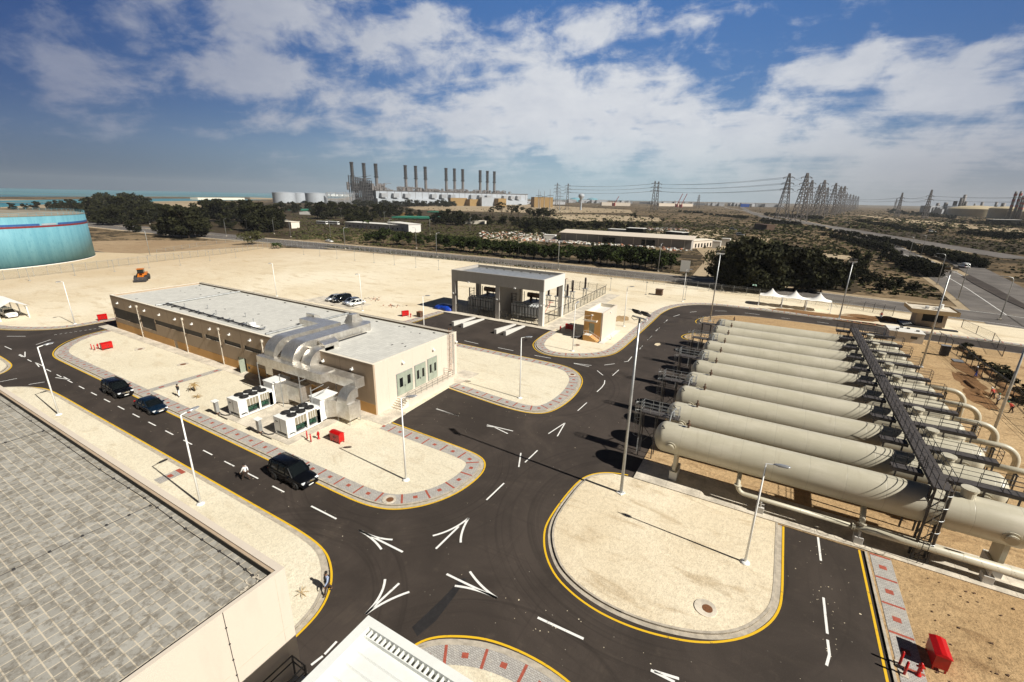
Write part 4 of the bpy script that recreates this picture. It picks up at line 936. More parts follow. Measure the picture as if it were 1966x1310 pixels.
# ---- grey transformer shelter
TX0, TX1, TY0, TY1, TZ = -63.5, -39.9, 82.9, 93.7, 10.0
t = thing('transformer_shelter', 'open grey concrete frame with flat roof standing over two transformers', 'building', ((TX0+TX1)/2, (TY0+TY1)/2, 0))
RB = 7.55
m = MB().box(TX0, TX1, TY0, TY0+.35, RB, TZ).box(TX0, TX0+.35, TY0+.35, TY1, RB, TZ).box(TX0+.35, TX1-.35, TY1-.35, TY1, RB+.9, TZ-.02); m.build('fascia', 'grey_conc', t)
o = MB().box(TX1-.35, TX1, TY0+.35, TY1, RB, TZ).build('fascia', 'grey_light', t); tag(o, 'sunlit pale end fascia')  # sun on this end painted in with a paler copy of the render
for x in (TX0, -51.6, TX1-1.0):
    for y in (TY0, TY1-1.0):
        MB().box(x+.01, x+.99, y+.01, y+.99, 0, RB).build('column', 'grey_light' if x > -45 else 'grey_conc', t)  # sunward columns take the paler copy too
MB().box(-51.35, -50.85, TY0+1.0, TY1-1.0, 0, RB).build('fire_wall', 'grey_conc', t)
MB().box(TX0+.35, TX1-.35, TY0+.35, TY1-.35, TZ-.75, TZ-.55).build('roof', 'steel_grey', t)
MB().box(-64.3, -39.9, TY1+.3, TY1+.5, 0, RB).build('fire_wall', 'grey_conc', t) if False else None
m = MB()
for x in (-58.7, -46.7): m.obox((x, TY0-.1, RB+.02), .4, .3, .2)
for x, y in ((-63.1, TY0-.08), (-51.2, TY0-.08), (-40.4, TY0-.08)): m.obox((x, y, 4.6), .32, .22, .2)
m.obox((TX1+.1, TY0+.4, 4.9), .25, .3, .2).obox((TX1+.1, TY1-.5, 4.8), .25, .3, .2); m.build('wall_light', 'white', t)
m = MB(); 
for k in range(10): m.obox((TX0+1+k*2.4, TY1-1.1, TZ-.53), .5, .25, .12)
rail(m, [(TX0+.2, TY1-.15, TZ-.02), (TX1-.2, TY1-.15, TZ-.02)], .35, .05, 2.4, 0); m.build('roof_rail', 'dark_steel', t)
def transformer(loc, label, rz=0):
    t = thing('transformer', label, 'transformer', loc, rz, 'oil transformers under the grey shelter')
    MB().box(-1.8, 1.8, 0, 4.2, .5, 3.6).box(-2.0, 2.0, -.2, 4.4, .3, .5).build('tank', 'dark_steel', t, local=True)
    for k in range(10):
        x = -3.6+k*.72; r = MB().box(x, x+.42, -1.9, -.5, .9, 3.4); r.tube((x+.21, -1.2, 3.4), (x+.21, -.1, 3.45), .08, 6); r.build('radiator', 'radiator', t, local=True)
    m = MB().tube((-4, -.4, 3.55), (3.7, -.4, 3.55), .13, 8).tube((-4, -.4, .8), (3.7, -.4, .8), .13, 8); m.build('header_pipe', 'radiator', t, local=True)
    m = MB().smooth().tube((-1.6, 2.2, 4.9), (2.4, 2.2, 4.9), .55, 14); m.cs = False; m.box(-1.0, -.8, 1.9, 2.5, 3.6, 4.5).box(1.5, 1.7, 1.9, 2.5, 3.6, 4.5); m.build('conservator', 'brown', t, local=True)
    for i, x in enumerate((-1.2, 0, 1.2)):
        m = MB().lathe([(.16, 0), (.16, .2)]+[(.15 if j % 2 else .07, .2+j*.09) for j in range(14)]+[(.04, 1.5), (.04, 1.8)], 8, (x, 3.4, 3.6)); m.build('bushing', 'insul', t, local=True)
    m = MB()
    for k in range(5): m.tube((-3.6+k*1.7, -2.1, 0), (-3.6+k*1.7, -2.1, 3.0), .05, 5)
    m.tube((-3.6, -2.1, 3.0), (3.2, -2.1, 3.0), .05, 5).tube((-3.6, -2.1, 1.5), (3.2, -2.1, 1.5), .05, 5); m.build('sprinkler_frame', 'dark_steel', t, local=True)
    m = MB().tube((3.6, -1.6, .3), (3.6, 3.2, 3.6), .05, 5).tube((2.9, 3.2, 3.6), (4.3, 3.2, 3.6), .06, 5).tube((3.9, -.5, .2), (3.9, -.5, 3.3), .06, 5); m.build('fire_pipe', 'red', t, local=True)
    m = MB()
    for (x, y) in ((-4.6, .2), (-4.6, 2.0), (-3.7, 4.3), (-5.3, 1.0)): m.tube((x, y, 0), (x, y, 5.0), .08, 6)
    m.tube((-5.3, 1, 4.9), (-3.7, 1, 4.9), .06, 5).tube((-4.6, .2, 4.2), (-4.6, 2, 4.2), .06, 5).tube((-5.3, 1, 3.5), (-4.6, 2, 3.5), .06, 5); m.build('cable_frame', 'dark_steel', t, local=True)
    return t
transformer((-57.0, 87.2, .2), 'dark transformer in the left bay of the grey shelter')
transformer((-45.3, 87.2, .2), 'dark transformer with pale radiators in the right bay of the grey shelter')
def gate_fence(name, label, pts, h=1.9, mat_='chain', post='dark_steel', step=2.2, angled=False, cat='fence', z0=.12, group=None, panel=True, brace=False):
    t = thing(name, label, cat, (pts[0][0], pts[0][1], z0), 0, group); k = 0
    pm = MB(); total = []
    for a, b in zip(pts, pts[1:]):
        a = Vector((a[0], a[1], z0)); b = Vector((b[0], b[1], z0)); n = max(1, round((b-a).length/step)); d = (b-a).normalized(); q = Vector((-d.y, d.x, 0))
        if panel: pm.add([a, b, b+Vector((0, 0, h)), a+Vector((0, 0, h))], [(0, 1, 2, 3)])
        for i in range(n+1 if (b-Vector((pts[-1][0], pts[-1][1], z0))).length < .01 else n):
            total.append((a.lerp(b, i/n), q, i, (b-a)/n))
    if panel: pm.build('wire_mesh', mat_, t)
    if len(total) > 100: total = total[::2]
    for (p, q, i, dd) in total:
        m = MB().bar(p, p+Vector((0, 0, h+.05)), .09)
        if angled: m.bar(p+Vector((0, 0, h)), p+Vector((0, 0, h+.4))+q*angled*.4, .07)
        if brace and i % 8 == 0: m.bar(p+Vector((0, 0, h*.8)), p+dd*.5, .07)
        m.build('fence_post', post, t)
    m = MB()
    for a, b in zip(pts, pts[1:]):
        for zz in (h, .08): m.tube((a[0], a[1], z0+zz), (b[0], b[1], z0+zz), .028, 4)
        if angled:
            d = (Vector(b[:2])-Vector(a[:2])).normalized(); q = Vector((-d.y, d.x))*angled
            for k in (.15, .38): m.tube((a[0]+q.x*k, a[1]+q.y*k, z0+h+k), (b[0]+q.x*k, b[1]+q.y*k, z0+h+k), .018, 4, cap=False)
    m.build('top_rail', post, t)
    return t
gate_fence('shelter_fence', 'dark mesh fence closing the left bay of the grey shelter', [(-62.4, 83.2), (-51.7, 83.2)], 1.9, step=1.6)
gate_fence('shelter_fence', 'dark mesh fence closing the right bay of the grey shelter', [(-50.5, 83.2), (-41.0, 83.2)], 1.9, step=1.6)
gate_fence('switchyard_fence', 'dark mesh fence running back from the grey shelter beside the insulators', [(-40.3, 84), (-40.3, 92.6), (-40.1, 105), (-40.3, 124.5), (-62, 126)], 2.2, step=2.6, angled=-1)
def insulator_post(loc, label, k):
    t = thing('insulator_stand', label, 'insulator', loc, 0, 'switchyard insulators behind the grey shelter')
    m = MB()
    for x in (-.25, .25): m.bar((x, 0, 0), (x, 0, 2.6), .10)
    m.bar((-.25, 0, .3), (.25, 0, 1.4), .05).bar((.25, 0, 1.4), (-.25, 0, 2.5), .05).box(-.4, .4, -.3, .3, 2.6, 2.7); m.build('stand', 'steel_grey', t, local=True)
    MB().lathe([(.14, 2.7), (.14, 2.9)]+[(.21 if j % 2 else .10, 2.9+j*.09) for j in range(22)]+[(.09, 4.95), (.16, 5.0), (.16, 5.2)], 9, (0, 0, 0)).build('insulator', 'insul', t, local=True)
    return t
ip = None
labs = iter(['nearest insulator stand behind the right end of the grey shelter', 'second nearest insulator stand behind the grey shelter', 'insulator stand in the middle of the switchyard row', 'insulator stand farther back in the switchyard', 'insulator stand by the angled fence corner', 'rearmost insulator stand in the switchyard'])
for i, (x, y) in enumerate(((-46.5, 99.5), (-44.2, 99.7), (-42.2, 101.0), (-45.6, 107), (-43.4, 107.2), (-42.2, 113))):
    l = next(labs)
    if ip is None: ip = insulator_post((x, y, .15), l, i); ip.scale = (1.7, 1.7, 1.15)
    else: dup(ip, (x, y, .15), 0, l, None, (1.7, 1.7, 1.15))
# concrete ramps in the court
def ramp(x0, x1, lab):
    t = MB(); o = t.add([(x0, 73.3, 0), (x1, 73.3, 0), (x1, 81.3, 0), (x0, 81.3, 0), (x0, 73.3, .95), (x1, 73.3, .95), (x1, 81.3, .22), (x0, 81.3, .22)], [(0, 3, 2, 1), (4, 5, 6, 7), (0, 1, 5, 4), (1, 2, 6, 5), (2, 3, 7, 6), (3, 0, 4, 7)]).build('rail_plinth', 'grey_light', bevel=.03)
    tag(o, lab, 'plinth', 'sloping concrete rail plinths in the transformer court')
for x, l in ((-56.4, 'leftmost of four sloping concrete plinths before the grey shelter'), (-54.0, 'second sloping concrete plinth from the left before the grey shelter'), (-45.9, 'third sloping concrete plinth from the left before the grey shelter'), (-43.7, 'rightmost of four sloping concrete plinths before the grey shelter')): ramp(x, x+.62, l)
# ---- kiosk
KX0, KX1, KY0, KY1, KZ = -29.7, -26.0, 80.2, 88.8, 5.55
t = thing('kiosk', 'small tall ochre and cream block house with open flat roof and side steps', 'building', ((KX0+KX1)/2, (KY0+KY1)/2, 0))
MB().box(KX0, -28.65, KY0, KY0+.3, .12, KZ).box(-27.55, KX1-.3, KY0, KY0+.3, .12, KZ).box(-28.65, -27.55, KY0, KY0+.3, 3.3, KZ).box(-28.65, -27.55, KY0, KY0+.3, .12, 1.2).build('front_wall', 'ochre', t)
MB().box(KX1-.3, KX1, KY0, KY1, .12, KZ).build('side_wall', 'lightcream', t)
MB().box(KX0, KX0+.3, KY0+.3, KY1, .12, KZ).box(KX0+.3, KX1-.3, KY1-.3, KY1, .12, KZ).build('wall', 'cream', t)
MB().box(KX0+.3, KX1-.3, KY0+.3, KY1-.3, KZ-.85, KZ-.7).build('roof', 'palewhite', t)
MB().box(-28.63, -27.57, KY0+.12, KY0+.18, 1.2, 3.28).build('door', 'greendoor', t)
MB().box(-29.4, -27.0, KY0-.75, KY0, 3.75, 3.9).box(-29.4, -27.0, KY0-.75, KY0-.65, 3.9, 4.1).box(-29.4, -29.3, KY0-.65, KY0, 3.9, 4.05).box(-27.1, -27.0, KY0-.65, KY0, 3.9, 4.05).build('door_canopy', 'cream', t)
m = MB().box(-29.2, -27.9, KY0-1.5, KY0, .12, 1.2)
for k in range(6): m.box(-27.9+k*.32, -27.9+(k+1)*.32, KY0-1.5, KY0-.05, .12, 1.2-(k+1)*.18)
m.build('side_steps', 'ochre', t)
MB().box(-29.1, -27.8, KY0-1.42, KY0-.1, 1.2, 1.22).build('landing', 'palewhite', t)
m = MB(); rail(m, [(-29.1, KY0-1.4, 1.2), (-27.9, KY0-1.4, 1.2), (-25.9, KY0-1.4, .25)], .9, .05, .7, 1); m.build('handrail', 'white', t)
m = MB().path([(-28.2, KY0-.06, 3.9), (-28.2, KY0-.08, 4.7), (-28.6, KY0-.08, 4.75), (-29.6, KY0-.1, 4.55)], .03, 5).obox((-28.1, KY0-.2, 4.95), .3, .4, .2).obox((KX1+.1, 84.6, 4.9), .2, .3, .2); m.build('conduit', 'white', t)
MB().box(-26.0, -25.0, KY0-1.5, KY1+.5, .12, .16).build('apron', 'palewhite', t)
m = MB().path([(-25.0, 81.9, .2), (-24.6, 81.9, .2), (-24.6, 81.9, .75), (-25.0, 82.6, .8)], .05, 5); m.build('pipe_loop', 'steel_grey', t)
t = thing('pipe_stack', 'dark pipes lying in the shade left of the ochre kiosk', 'pipes', (-31, 79.6, .12))
m = MB()
for k in range(4): m.tube((-31.6+.3*k, 79.0, .25+.12*(k % 2)), (-30.2+.3*k, 80.6, .25+.12*(k % 2)), .12, 8)
m.build('pipes', 'dark_steel', t)
# ---- blue sheet over something beside the shelter
def lumpy(name, label, cat, c, rx, ry, h, mat_, seed=1, n=16, rings=7, kind=None, power=.6, amp=.18):
    rd = random.Random(seed); m = MB().smooth(); o = 0; ph = [rd.random()*6 for _ in range(6)]
    for j in range(rings+1):
        u = j/rings; r = math.sin(u*math.pi/2)
        for i in range(n):
            a = 2*math.pi*i/n; w_ = 1+amp*math.sin(3*a+ph[0]+2*u)+amp*.7*math.sin(5*a+ph[1])+amp*.4*rd.uniform(-1, 1)
            z = h*(math.cos(u*math.pi/2)**power)*(1+amp*math.sin(2*a+ph[2])*r)
            m.v.append((c[0]+rx*r*w_*math.cos(a), c[1]+ry*r*w_*math.sin(a), c[2]+z))
    for j in range(rings):
        for i in range(n): m.face([j*n+i, (j+1)*n+i, (j+1)*n+(i+1) % n, j*n+(i+1) % n])
    ob = m.build(name, mat_); tag(ob, label, cat, None, kind); return ob
lumpy('tarpaulin', 'crumpled blue tarpaulin draped over a heap left of the grey shelter', 'tarpaulin', (-66.3, 84.0, .1), 2.7, 1.9, 1.25, 'blue_sheet', 4)
t = thing('wooden_crate', 'dark brown box standing on the paving beside the blue tarpaulin', 'crate', (-66.5, 74.9, .12))
MB().box(-.5, .5, -.5, .5, .05, 1.15).build('box', 'brown', t, local=True); MB().box(-.55, .55, -.55, .55, 1.15, 1.22).box(-.4, -.3, -.4, .4, 0, .05).box(.3, .4, -.4, .4, 0, .05).build('lid', 'rust', t, local=True)
# ---- guard house
M['fascia'] = wallmat('ochre_cream_fascia', (.56, .41, .23))
GX, GY = 32.6, 131
t = thing('guard_house', 'beige guard house with wide overhanging flat roof beside the boundary fence', 'building', (GX, GY, 0))
m = MB().box(GX-2.6, GX+2.6, GY, GY+4.4, .3, 1.35).box(GX-2.6, GX-1.6, GY, GY+4.4, 1.35, 3.0).box(GX-1.6, GX+2.6, GY+4.1, GY+4.4, 1.35, 3.0).box(GX+1.9, GX+2.6, GY, GY+.5, 1.35, 3.0); m.build('wall', 'beige', t)
MB().box(GX-1.6, GX+1.9, GY+.1, GY+.16, 1.35, 3.0).box(GX+2.5, GX+2.55, GY+.5, GY+3.8, 1.35, 3.0).build('window', 'glass', t)
m = MB(); b0 = (GX-2.7, GX+2.7, GY-.1, GY+4.5); b1 = (GX-4.1, GX+4.1, GY-1.5, GY+5.9)
m.add([(b0[0], b0[2], 3.0), (b0[1], b0[2], 3.0), (b0[1], b0[3], 3.0), (b0[0], b0[3], 3.0), (b1[0], b1[2], 3.35), (b1[1], b1[2], 3.35), (b1[1], b1[3], 3.35), (b1[0], b1[3], 3.35), (b1[0], b1[2], 4.2), (b1[1], b1[2], 4.2), (b1[1], b1[3], 4.2), (b1[0], b1[3], 4.2)],
      [(0, 3, 2, 1), (0, 1, 5, 4), (1, 2, 6, 5), (2, 3, 7, 6), (3, 0, 4, 7), (4, 5, 9, 8), (5, 6, 10, 9), (6, 7, 11, 10), (7, 4, 8, 11)]); m.build('roof_fascia', 'fascia', t)
MB().box(b1[0]+.3, b1[1]-.3, b1[2]+.3, b1[3]-.3, 3.9, 4.0).box(b1[0]+.01, b1[0]+.3, b1[2]+.01, b1[3]-.01, 4.2, 4.21).build('roof', 'concrete', t)
m = MB(); m.obox((GX-.9, GY+1.5, 4.25), .5, .9, .6).obox((GX+.9, GY+1.4, 4.25), .7, .8, .6).lathe([(.4, 4.0), (.4, 4.9), (.1, 5.0)], 12, (GX+1.9, GY+3.4, 0)); m.build('roof_tank', 'white', t)
MB().box(GX-4.8, GX+4.4, GY-2.2, GY-1.0, .1, .35).box(GX-5.2, GX-2.6, GY-1.0, GY+3, .1, .5).build('steps', 'dark_steel', t)
m = MB(); [m.obox((GX-4.9+k*.3, GY-1.9, .55+.1*k), .25, 1.3, .06) for k in range(5)]; m.build('stair', 'steel_grey', t)
# ---- low white box house near the vessels
a = (22.9, 113.2); t = thing('pump_box', 'low white flat-topped box house behind the far end of the vessels', 'building', (25.5, 115.5, 0))
MB().box(22.6, 28.0, 113.2, 118.0, 0, 2.0).build('wall', 'palewhite', t); MB().box(22.5, 28.1, 113.1, 118.1, 2.0, 2.12).build('roof', 'palewhite', t)
m = MB(); [m.obox((x, y, 2.25), .5, .3, .25) for x, y in ((24, 115), (26, 116.6), (27.2, 115), (25, 117))]; m.build('roof_vent', 'dark_steel', t); MB().box(26.0, 27.0, 113.14, 113.2, .9, 1.4).build('vent', 'dark_steel', t)
t = thing('fence_cabinet', 'grey steel cabinet standing by the right-hand boundary fence', 'cabinet', (29.6, 106.4, .08))
MB().box(-.6, .6, -.4, .4, .15, 1.9).build('housing', 'dark_steel', t, local=True); MB().box(-.68, .68, -.48, .48, 1.9, 1.97).build('roof', 'steel_grey', t, local=True); MB().box(.05, .08, -.42, -.4, .3, 1.8).build('door_seam', 'black', t, local=True)
o = MB().add([(30.3, 103.0, .10), (31.6, 102.9, .10), (31.7, 104.6, .10), (30.3, 104.8, .10), (30.3, 103.0, .2), (31.6, 102.9, .25), (31.7, 104.6, .22), (30.3, 104.8, .2)], [(0, 3, 2, 1), (4, 5, 6, 7), (0, 1, 5, 4), (1, 2, 6, 5), (2, 3, 7, 6), (3, 0, 4, 7)]).build('metal_sheet', 'steel_grey'); tag(o, 'grey metal sheet lying on the sand by the grey cabinet', 'sheet')
# ---- tents
def tent(x, y, w_, label, d=4.6):
    t = thing('shade_tent', label, 'tent', (x, y, .12), 0, 'white peaked shade tents')
    m = MB().smooth(); n = 16; rings = 8
    for j in range(rings+1):
        u = j/rings
        for i in range(n):
            a = 2*math.pi*(i+.5)/n; c_, s_ = math.cos(a), math.sin(a); k = 1/max(abs(c_), abs(s_)); sq = u
            z = 2.75+1.75*(1-u)**2.3 - .25*math.sin(2*a)**2*u*0
            z -= .18*u*(1-abs(math.cos(2*a)))*0; sag = .22*u*abs(math.cos(2*a)); z += sag-.2*u
            m.v.append((w_/2*u*c_*k, d/2*u*s_*k, z))
    for j in range(rings):
        for i in range(n): m.face([j*n+i, (j+1)*n+i, (j+1)*n+(i+1) % n, j*n+(i+1) % n])
    m.build('canopy', 'tent', t, local=True)
    for sx in (-1, 1):
        for sy in (-1, 1):
            m = MB().path([(sx*w_/2*.98, sy*d/2*.98, 0), (sx*w_/2*.98, sy*d/2*.98, 2.0), (sx*w_/2*.95, sy*d/2*.95, 2.6)], .07, 6); m.obox((sx*w_/2*.98, sy*d/2*.98, .08), .4, .4, .16); m.build('tent_leg', 'white', t, local=True)
    return t
t1 = tent(1.1, 135.8, 5.3, 'left white peaked tent by the dark trees')
dup(t1, (6.4, 135.8, .12), 0, 'middle white peaked tent by the dark trees'); dup(t1, (11.7, 135.8, .12), 0, 'right white peaked tent by the dark trees')
# car shelter at left edge
t = thing('car_shelter', 'white fabric car shelter with slanted posts at the left edge', 'shelter', (-138, 28.5, .1))
m = MB().smooth(); nx_, ny_ = 10, 6
for i in range(nx_+1):
    for j in range(ny_+1):
        u, v = i/nx_, j/ny_; m.v.append((-149+u*16.2, 24.6+v*5.0, 2.6+1.25*math.sin(math.pi*min(1, (u*2) % 1 if u < 1 else 0))*.0+1.5*(1-abs(2*v-1))**1.1*(.55+.45*abs(math.sin(u*math.pi*1.5+.8)))))
for i in range(nx_):
    for j in range(ny_): a_ = i*(ny_+1)+j; m.face([a_, a_+ny_+1, a_+ny_+2, a_+1])
m.build('canopy', 'tent', t)
for x in (-133.3, -138.6, -144):
    for y in (25.0, 29.2):
        MB().bar((x+.2, y, 0), (x, y, 2.6), .16).bar((x+.1, y, 1.5), (x-1.2, y, 2.6), .10).build('post', 'white', t)
MB().bar((-133, 24.7, 2.6), (-149, 24.7, 2.6), .12).bar((-133, 29.5, 2.6), (-149, 29.5, 2.6), .12).build('edge_beam', 'white', t)
# ================================================================ GAS VESSELS
ORD = ['nearest long cream vessel of the ten, closest to the camera', 'second long cream vessel, counted from the nearest', 'third long cream vessel, counted from the nearest', 'fourth long cream vessel, counted from the nearest',
       'fifth long cream vessel, with a small pale green repair patch on top', 'sixth long cream vessel, counted from the nearest', 'fourth long cream vessel, counted from the far end', 'third long cream vessel, counted from the far end', 'second long cream vessel, counted from the far end', 'farthest long cream vessel, beside the strip of sand']
ORD[4] = 'fifth long cream vessel, counted from the nearest'; ORD[5] = 'sixth long cream vessel, with a small pale green patch on top'
VZ, VR, VX0, VX1 = 4.21, 1.457, -7.2, 19.3
def vessel(yc, label):
    t = thing('pressure_vessel', label, 'storage tank', (VX0, yc, 0), 0, 'row of ten long cream pressure vessels')
    prof = []; cd = .95
    for k in range(11): a = math.pi/2*k/10; prof.append((max(.02, VR*math.sin(a)), VX0+cd*(1-math.cos(a))))
    for k in range(1, 12): prof.append((VR, VX0+cd+(VX1-VX0-2*cd)*k/12))
    for k in range(11): a = math.pi/2*(1-k/10); prof.append((max(.02, VR*math.sin(a)), VX1-cd*(1-math.cos(a))))
    MB().smooth().lathe(prof, 48, (0, yc, VZ), 'X').build('shell', 'vessel', t, fix=True)
    for x in (-4.95, 17.9):
        s = MB().box(x-.15, x+.15, yc-.80, yc+.80, 1.15, VZ-1.0).box(x-.28, x+.28, yc-.95, yc+.95, 1.10, 1.15); sd_ = s.build('saddle', 'vessel', t)
        MB().box(x-.36, x+.36, yc-.80, yc+1.1, .09, 1.10).build('concrete_plinth', 'grey_light', sd_, bevel=.02)
    for x in (-5.45, 17.6):
        m = MB().tube((x, yc-VR+.25, VZ-.15), (x, yc-VR-.32, VZ-.23), .30, 16).tube((x, yc-VR+.02, VZ-.19), (x, yc-VR-.04, VZ-.2), .50, 16).tube((x, yc-VR-.22, VZ-.22), (x, yc-VR-.30, VZ-.23), .38, 16)
        m.build('manway', 'vessel', t)
    m = MB().tube((-6.2, yc-.75, VZ+1.05), (-6.4, yc-1.0, VZ+1.45), .05, 6).tube((-6.4, yc-1.0, VZ+1.42), (-6.44, yc-1.05, VZ+1.5), .09, 6); m.build('lifting_lug', 'dark_steel', t)
    m = MB().smooth(False).lathe([(.42, VR-.2), (.42, VR+.55), (.52, VR+.55), (.52, VR+.68), (.1, VR+.70)], 18, (15.3, yc, VZ)); m.build('top_manhole', 'vessel', t)
    m = MB().lathe([(.10, VR-.1), (.10, VR+.3), (.2, VR+.3), (.2, VR+.38), (.1, VR+.38), (.06, VR+.6), (.12, VR+.65), (.02, VR+.8)], 8, (-4.3, yc, VZ)); m.build('safety_valve', 'brown', t)
    pts = [(19.0, yc, VZ-.1), (21.9, yc, VZ-.1)]+[(21.9+1.45*math.sin(a), yc, VZ-.1-1.45*(1-math.cos(a))) for a in [math.pi/2*k/8 for k in range(1, 9)]]+[(23.35, yc, .1)]
    MB().smooth().path(pts, .29, 14).build('end_pipe', 'vessel', t)
    m = MB().box(22.2, 22.5, yc-.3, yc+.3, .08, 3.7); 
    MB().bar((21.5, yc-.25, 0), (21.5, yc-.25, 3.75), .10).bar((21.5, yc+.25, 0), (21.5, yc+.25, 3.75), .10).box(21.42, 21.58, yc-.35, yc+.35, 3.70, 3.78).build('pipe_support', 'dark_steel', t)
    return t
VY = [41.45+5.165*i for i in range(10)]
v0 = None
for i in range(10):
    if v0 is None: v0 = vessel(VY[0], ORD[0])
    else:
        c = dup(v0, (VX0, VY[i], 0), 0, ORD[i])
        for o in list(KIDS[c.name]):
            if i > 6 and o.name.split('.')[0] in ('end_pipe', 'pipe_support'): KIDS[c.name].remove(o); bpy.data.objects.remove(o)
        if i == 5: patch = c
M['patch'] = plain('pale_green_patch', (.42, .62, .50), .5)
m = MB()
rd = random.Random(2)
for k in range(9):
    a0 = .72+.05*rd.uniform(-2, 2); x = 3.9+rd.uniform(-.6, .6); s_ = rd.uniform(.06, .16); r_ = VR+.006; pts = [(x+dx_, VY[5]-VR*math.sin(a0+da)-.0*r_, VZ+r_*math.cos(a0+da)) for dx_, da in ((-s_, -s_), (s_, -s_*.7), (s_*.8, s_), (-s_*.9, s_))]
    pts = [(p[0], VY[5]-(r_)*math.sin(a0+da), p[2]) for p, da in zip(pts, (-s_, -s_*.7, s_, s_))]; m.add(pts, [(0, 1, 2, 3)])
m.build('paint_patch', 'patch', patch)
# header pipe in front
t = thing('header_pipe', 'long cream pipe on low blocks running in front of the nearest vessel', 'pipe', (2, 39.9, 0))
PYY = 39.9; pts = [(.6, 40.9, 3.0), (.6, 40.3, 2.5), (.6, PYY, 2.1)]+[(.6+.7*(1-math.cos(a)), PYY, 2.1-.7*math.sin(a)) for a in [math.pi/2*k/7 for k in range(1, 8)]]+[(9.2, PYY, 1.4)]
MB().smooth().path(pts, .19, 14).build('pipe', 'vessel', t)
MB().smooth().path([(9.2, PYY, 1.4), (9.6, PYY, 1.4), (9.9, PYY, 1.45), (10.5, PYY, 1.5), (24, PYY, 1.5)], [.19, .19, .3, .33, .33], 16).build('pipe', 'vessel', t)
m = MB()
for k in range(16):   # spiral seam
    x = 11+k*.85; m.smooth(); m.path([(x+.18*a, PYY+.333*math.cos(a), 1.5+.333*math.sin(a)) for a in [i*math.pi/6 for i in range(0, 12)]], .006, 3)
m.build('spiral_seam', 'seam', t)
MB().tube((.6, PYY, 2.06), (.6, PYY, 2.14), .30, 16).tube((9.0, PYY, 1.4), (9.08, PYY, 1.4), .30, 16).tube((9.12, PYY, 1.4), (9.2, PYY, 1.4), .30, 16).build('flange', 'vessel', t)
MB().smooth().path([(9.6, 41.0, 3.0), (9.6, 40.4, 2.4), (9.6, PYY, 1.6)], .21, 12).build('riser', 'vessel', t); MB().tube((9.6, PYY+.1, 1.75), (9.6, PYY+.14, 1.85), .33, 14).build('flange', 'vessel', t)
for x in (2.6, 9.6, 17.2): MB().box(x-.3, x+.3, PYY-.35, PYY+.35, .15, .75).box(x-.06, x+.06, PYY-.25, PYY+.25, .75, 1.25).build('support_block', 'grey_light', t, bevel=.02)
# catwalk system
WZ = 6.55
t = thing('access_walkway', 'dark steel catwalk with railings crossing over all ten vessels', 'walkway', (13.3, 65, 0))
WX0, WX1 = 12.85, 13.95
m = MB().box(WX0, WX1, 39.7, 90.6, WZ-.06, WZ).box(WX0, WX0+.06, 39.7, 90.6, WZ-.28, WZ-.06).box(WX1-.06, WX1, 39.7, 90.6, WZ-.28, WZ-.06); m.build('main_deck', 'grating', t)
for x in (WX0+.04, WX1-.04): m = MB(); rail(m, [(x, 39.7, WZ), (x, 90.6, WZ)], 1.1, .05, 1.5, 1); m.build('main_railing', 'dark_steel', t)
for i, yc in enumerate(VY):
    a, b = yc+.72, yc+1.62; z = WZ-.32
    m = MB().box(10.9, WX0-.0, a, b, z-.06, z).box(10.9, WX0, a, a+.05, z-.28, z-.06).box(10.9, WX0, b-.05, b, z-.28, z-.06)
    for x in (11.2, 12.5): m.box(x-.05, x+.05, a+.1, a+.2, VZ+VR*.6, z-.06).box(x-.05, x+.05, a-.3, a+.2, VZ+VR*.62, VZ+VR*.74)
    m.build('side_platform', 'grating', t)
    m = MB().box(WX1, 18.6, a, b, z-.06, z).box(WX1, 18.6, a, a+.05, z-.28, z-.06).box(WX1, 18.6, b-.05, b, z-.28, z-.06)
    for x in (14.6, 16.4, 18.3): m.box(x-.05, x+.05, a+.1, a+.2, VZ+VR*.6, z-.06).box(x-.05, x+.05, a-.3, a+.2, VZ+VR*.62, VZ+VR*.74)
    m.build('side_platform', 'grating', t)
    m = MB(); rail(m, [(WX0, a, z), (10.9, a, z), (10.9, b, z), (WX0, b, z)], 1.1, .045, 1.0, 1); m.build('platform_railing', 'dark_steel', t)
    m = MB(); rail(m, [(WX1+1.9, a, z), (18.6, a, z), (18.6, b, z), (WX1, b, z)], 1.1, .045, 1.15, 2); m.build('platform_railing', 'dark_steel', t)
m = MB()
for i in range(11):
    y = 41.45+5.165*i-2.6
    if i == 0: continue
    for x in (WX0+.1, WX1-.1): m.bar((x, y, .1), (x, y, WZ-.28), .12)
    m.bar((WX0, y, WZ-.34), (WX1, y, WZ-.34), .12)
m.build('walkway_column', 'dark_steel', t)
tw = MB(); x0, x1, y0, y1 = 12.95, 13.85, 39.75, 40.45
for x in (x0, x1):
    for y in (y0, y1): tw.bar((x, y, .1), (x, y, WZ-.1), .13)
for k in range(4):
    z = .3+k*1.5; tw.bar((x0, y0, z), (x1, y0, z), .06); tw.bar((x0, y0, z), (x1, y0, z+1.5), .06); tw.bar((x1, y0, z), (x1, y1, z), .06); tw.bar((x1, y0, z), (x1, y1, z+1.5), .06); tw.bar((x0, y0, z+1.5), (x0, y1, z), .06); tw.bar((x0, y1, z), (x1, y1, z), .06)
tw.build('ladder_tower', 'dark_steel', t)
m = MB()
for x in (13.25, 13.6): m.tube((x, 39.45, .1), (x, 39.45, WZ+1.1), .025, 5)
for k in range(22): m.tube((13.25, 39.45, .3+k*.28), (13.6, 39.45, .3+k*.28), .014, 4, cap=False)
m.build('ladder', 'dark_steel', t)
m = MB()
for k in range(5): z = 2.3+k*1.05; m.path([(13.42+.42*math.cos(a), 39.45-.55*math.sin(a), z) for a in [math.pi*i/8 for i in range(9)]], .02, 4)
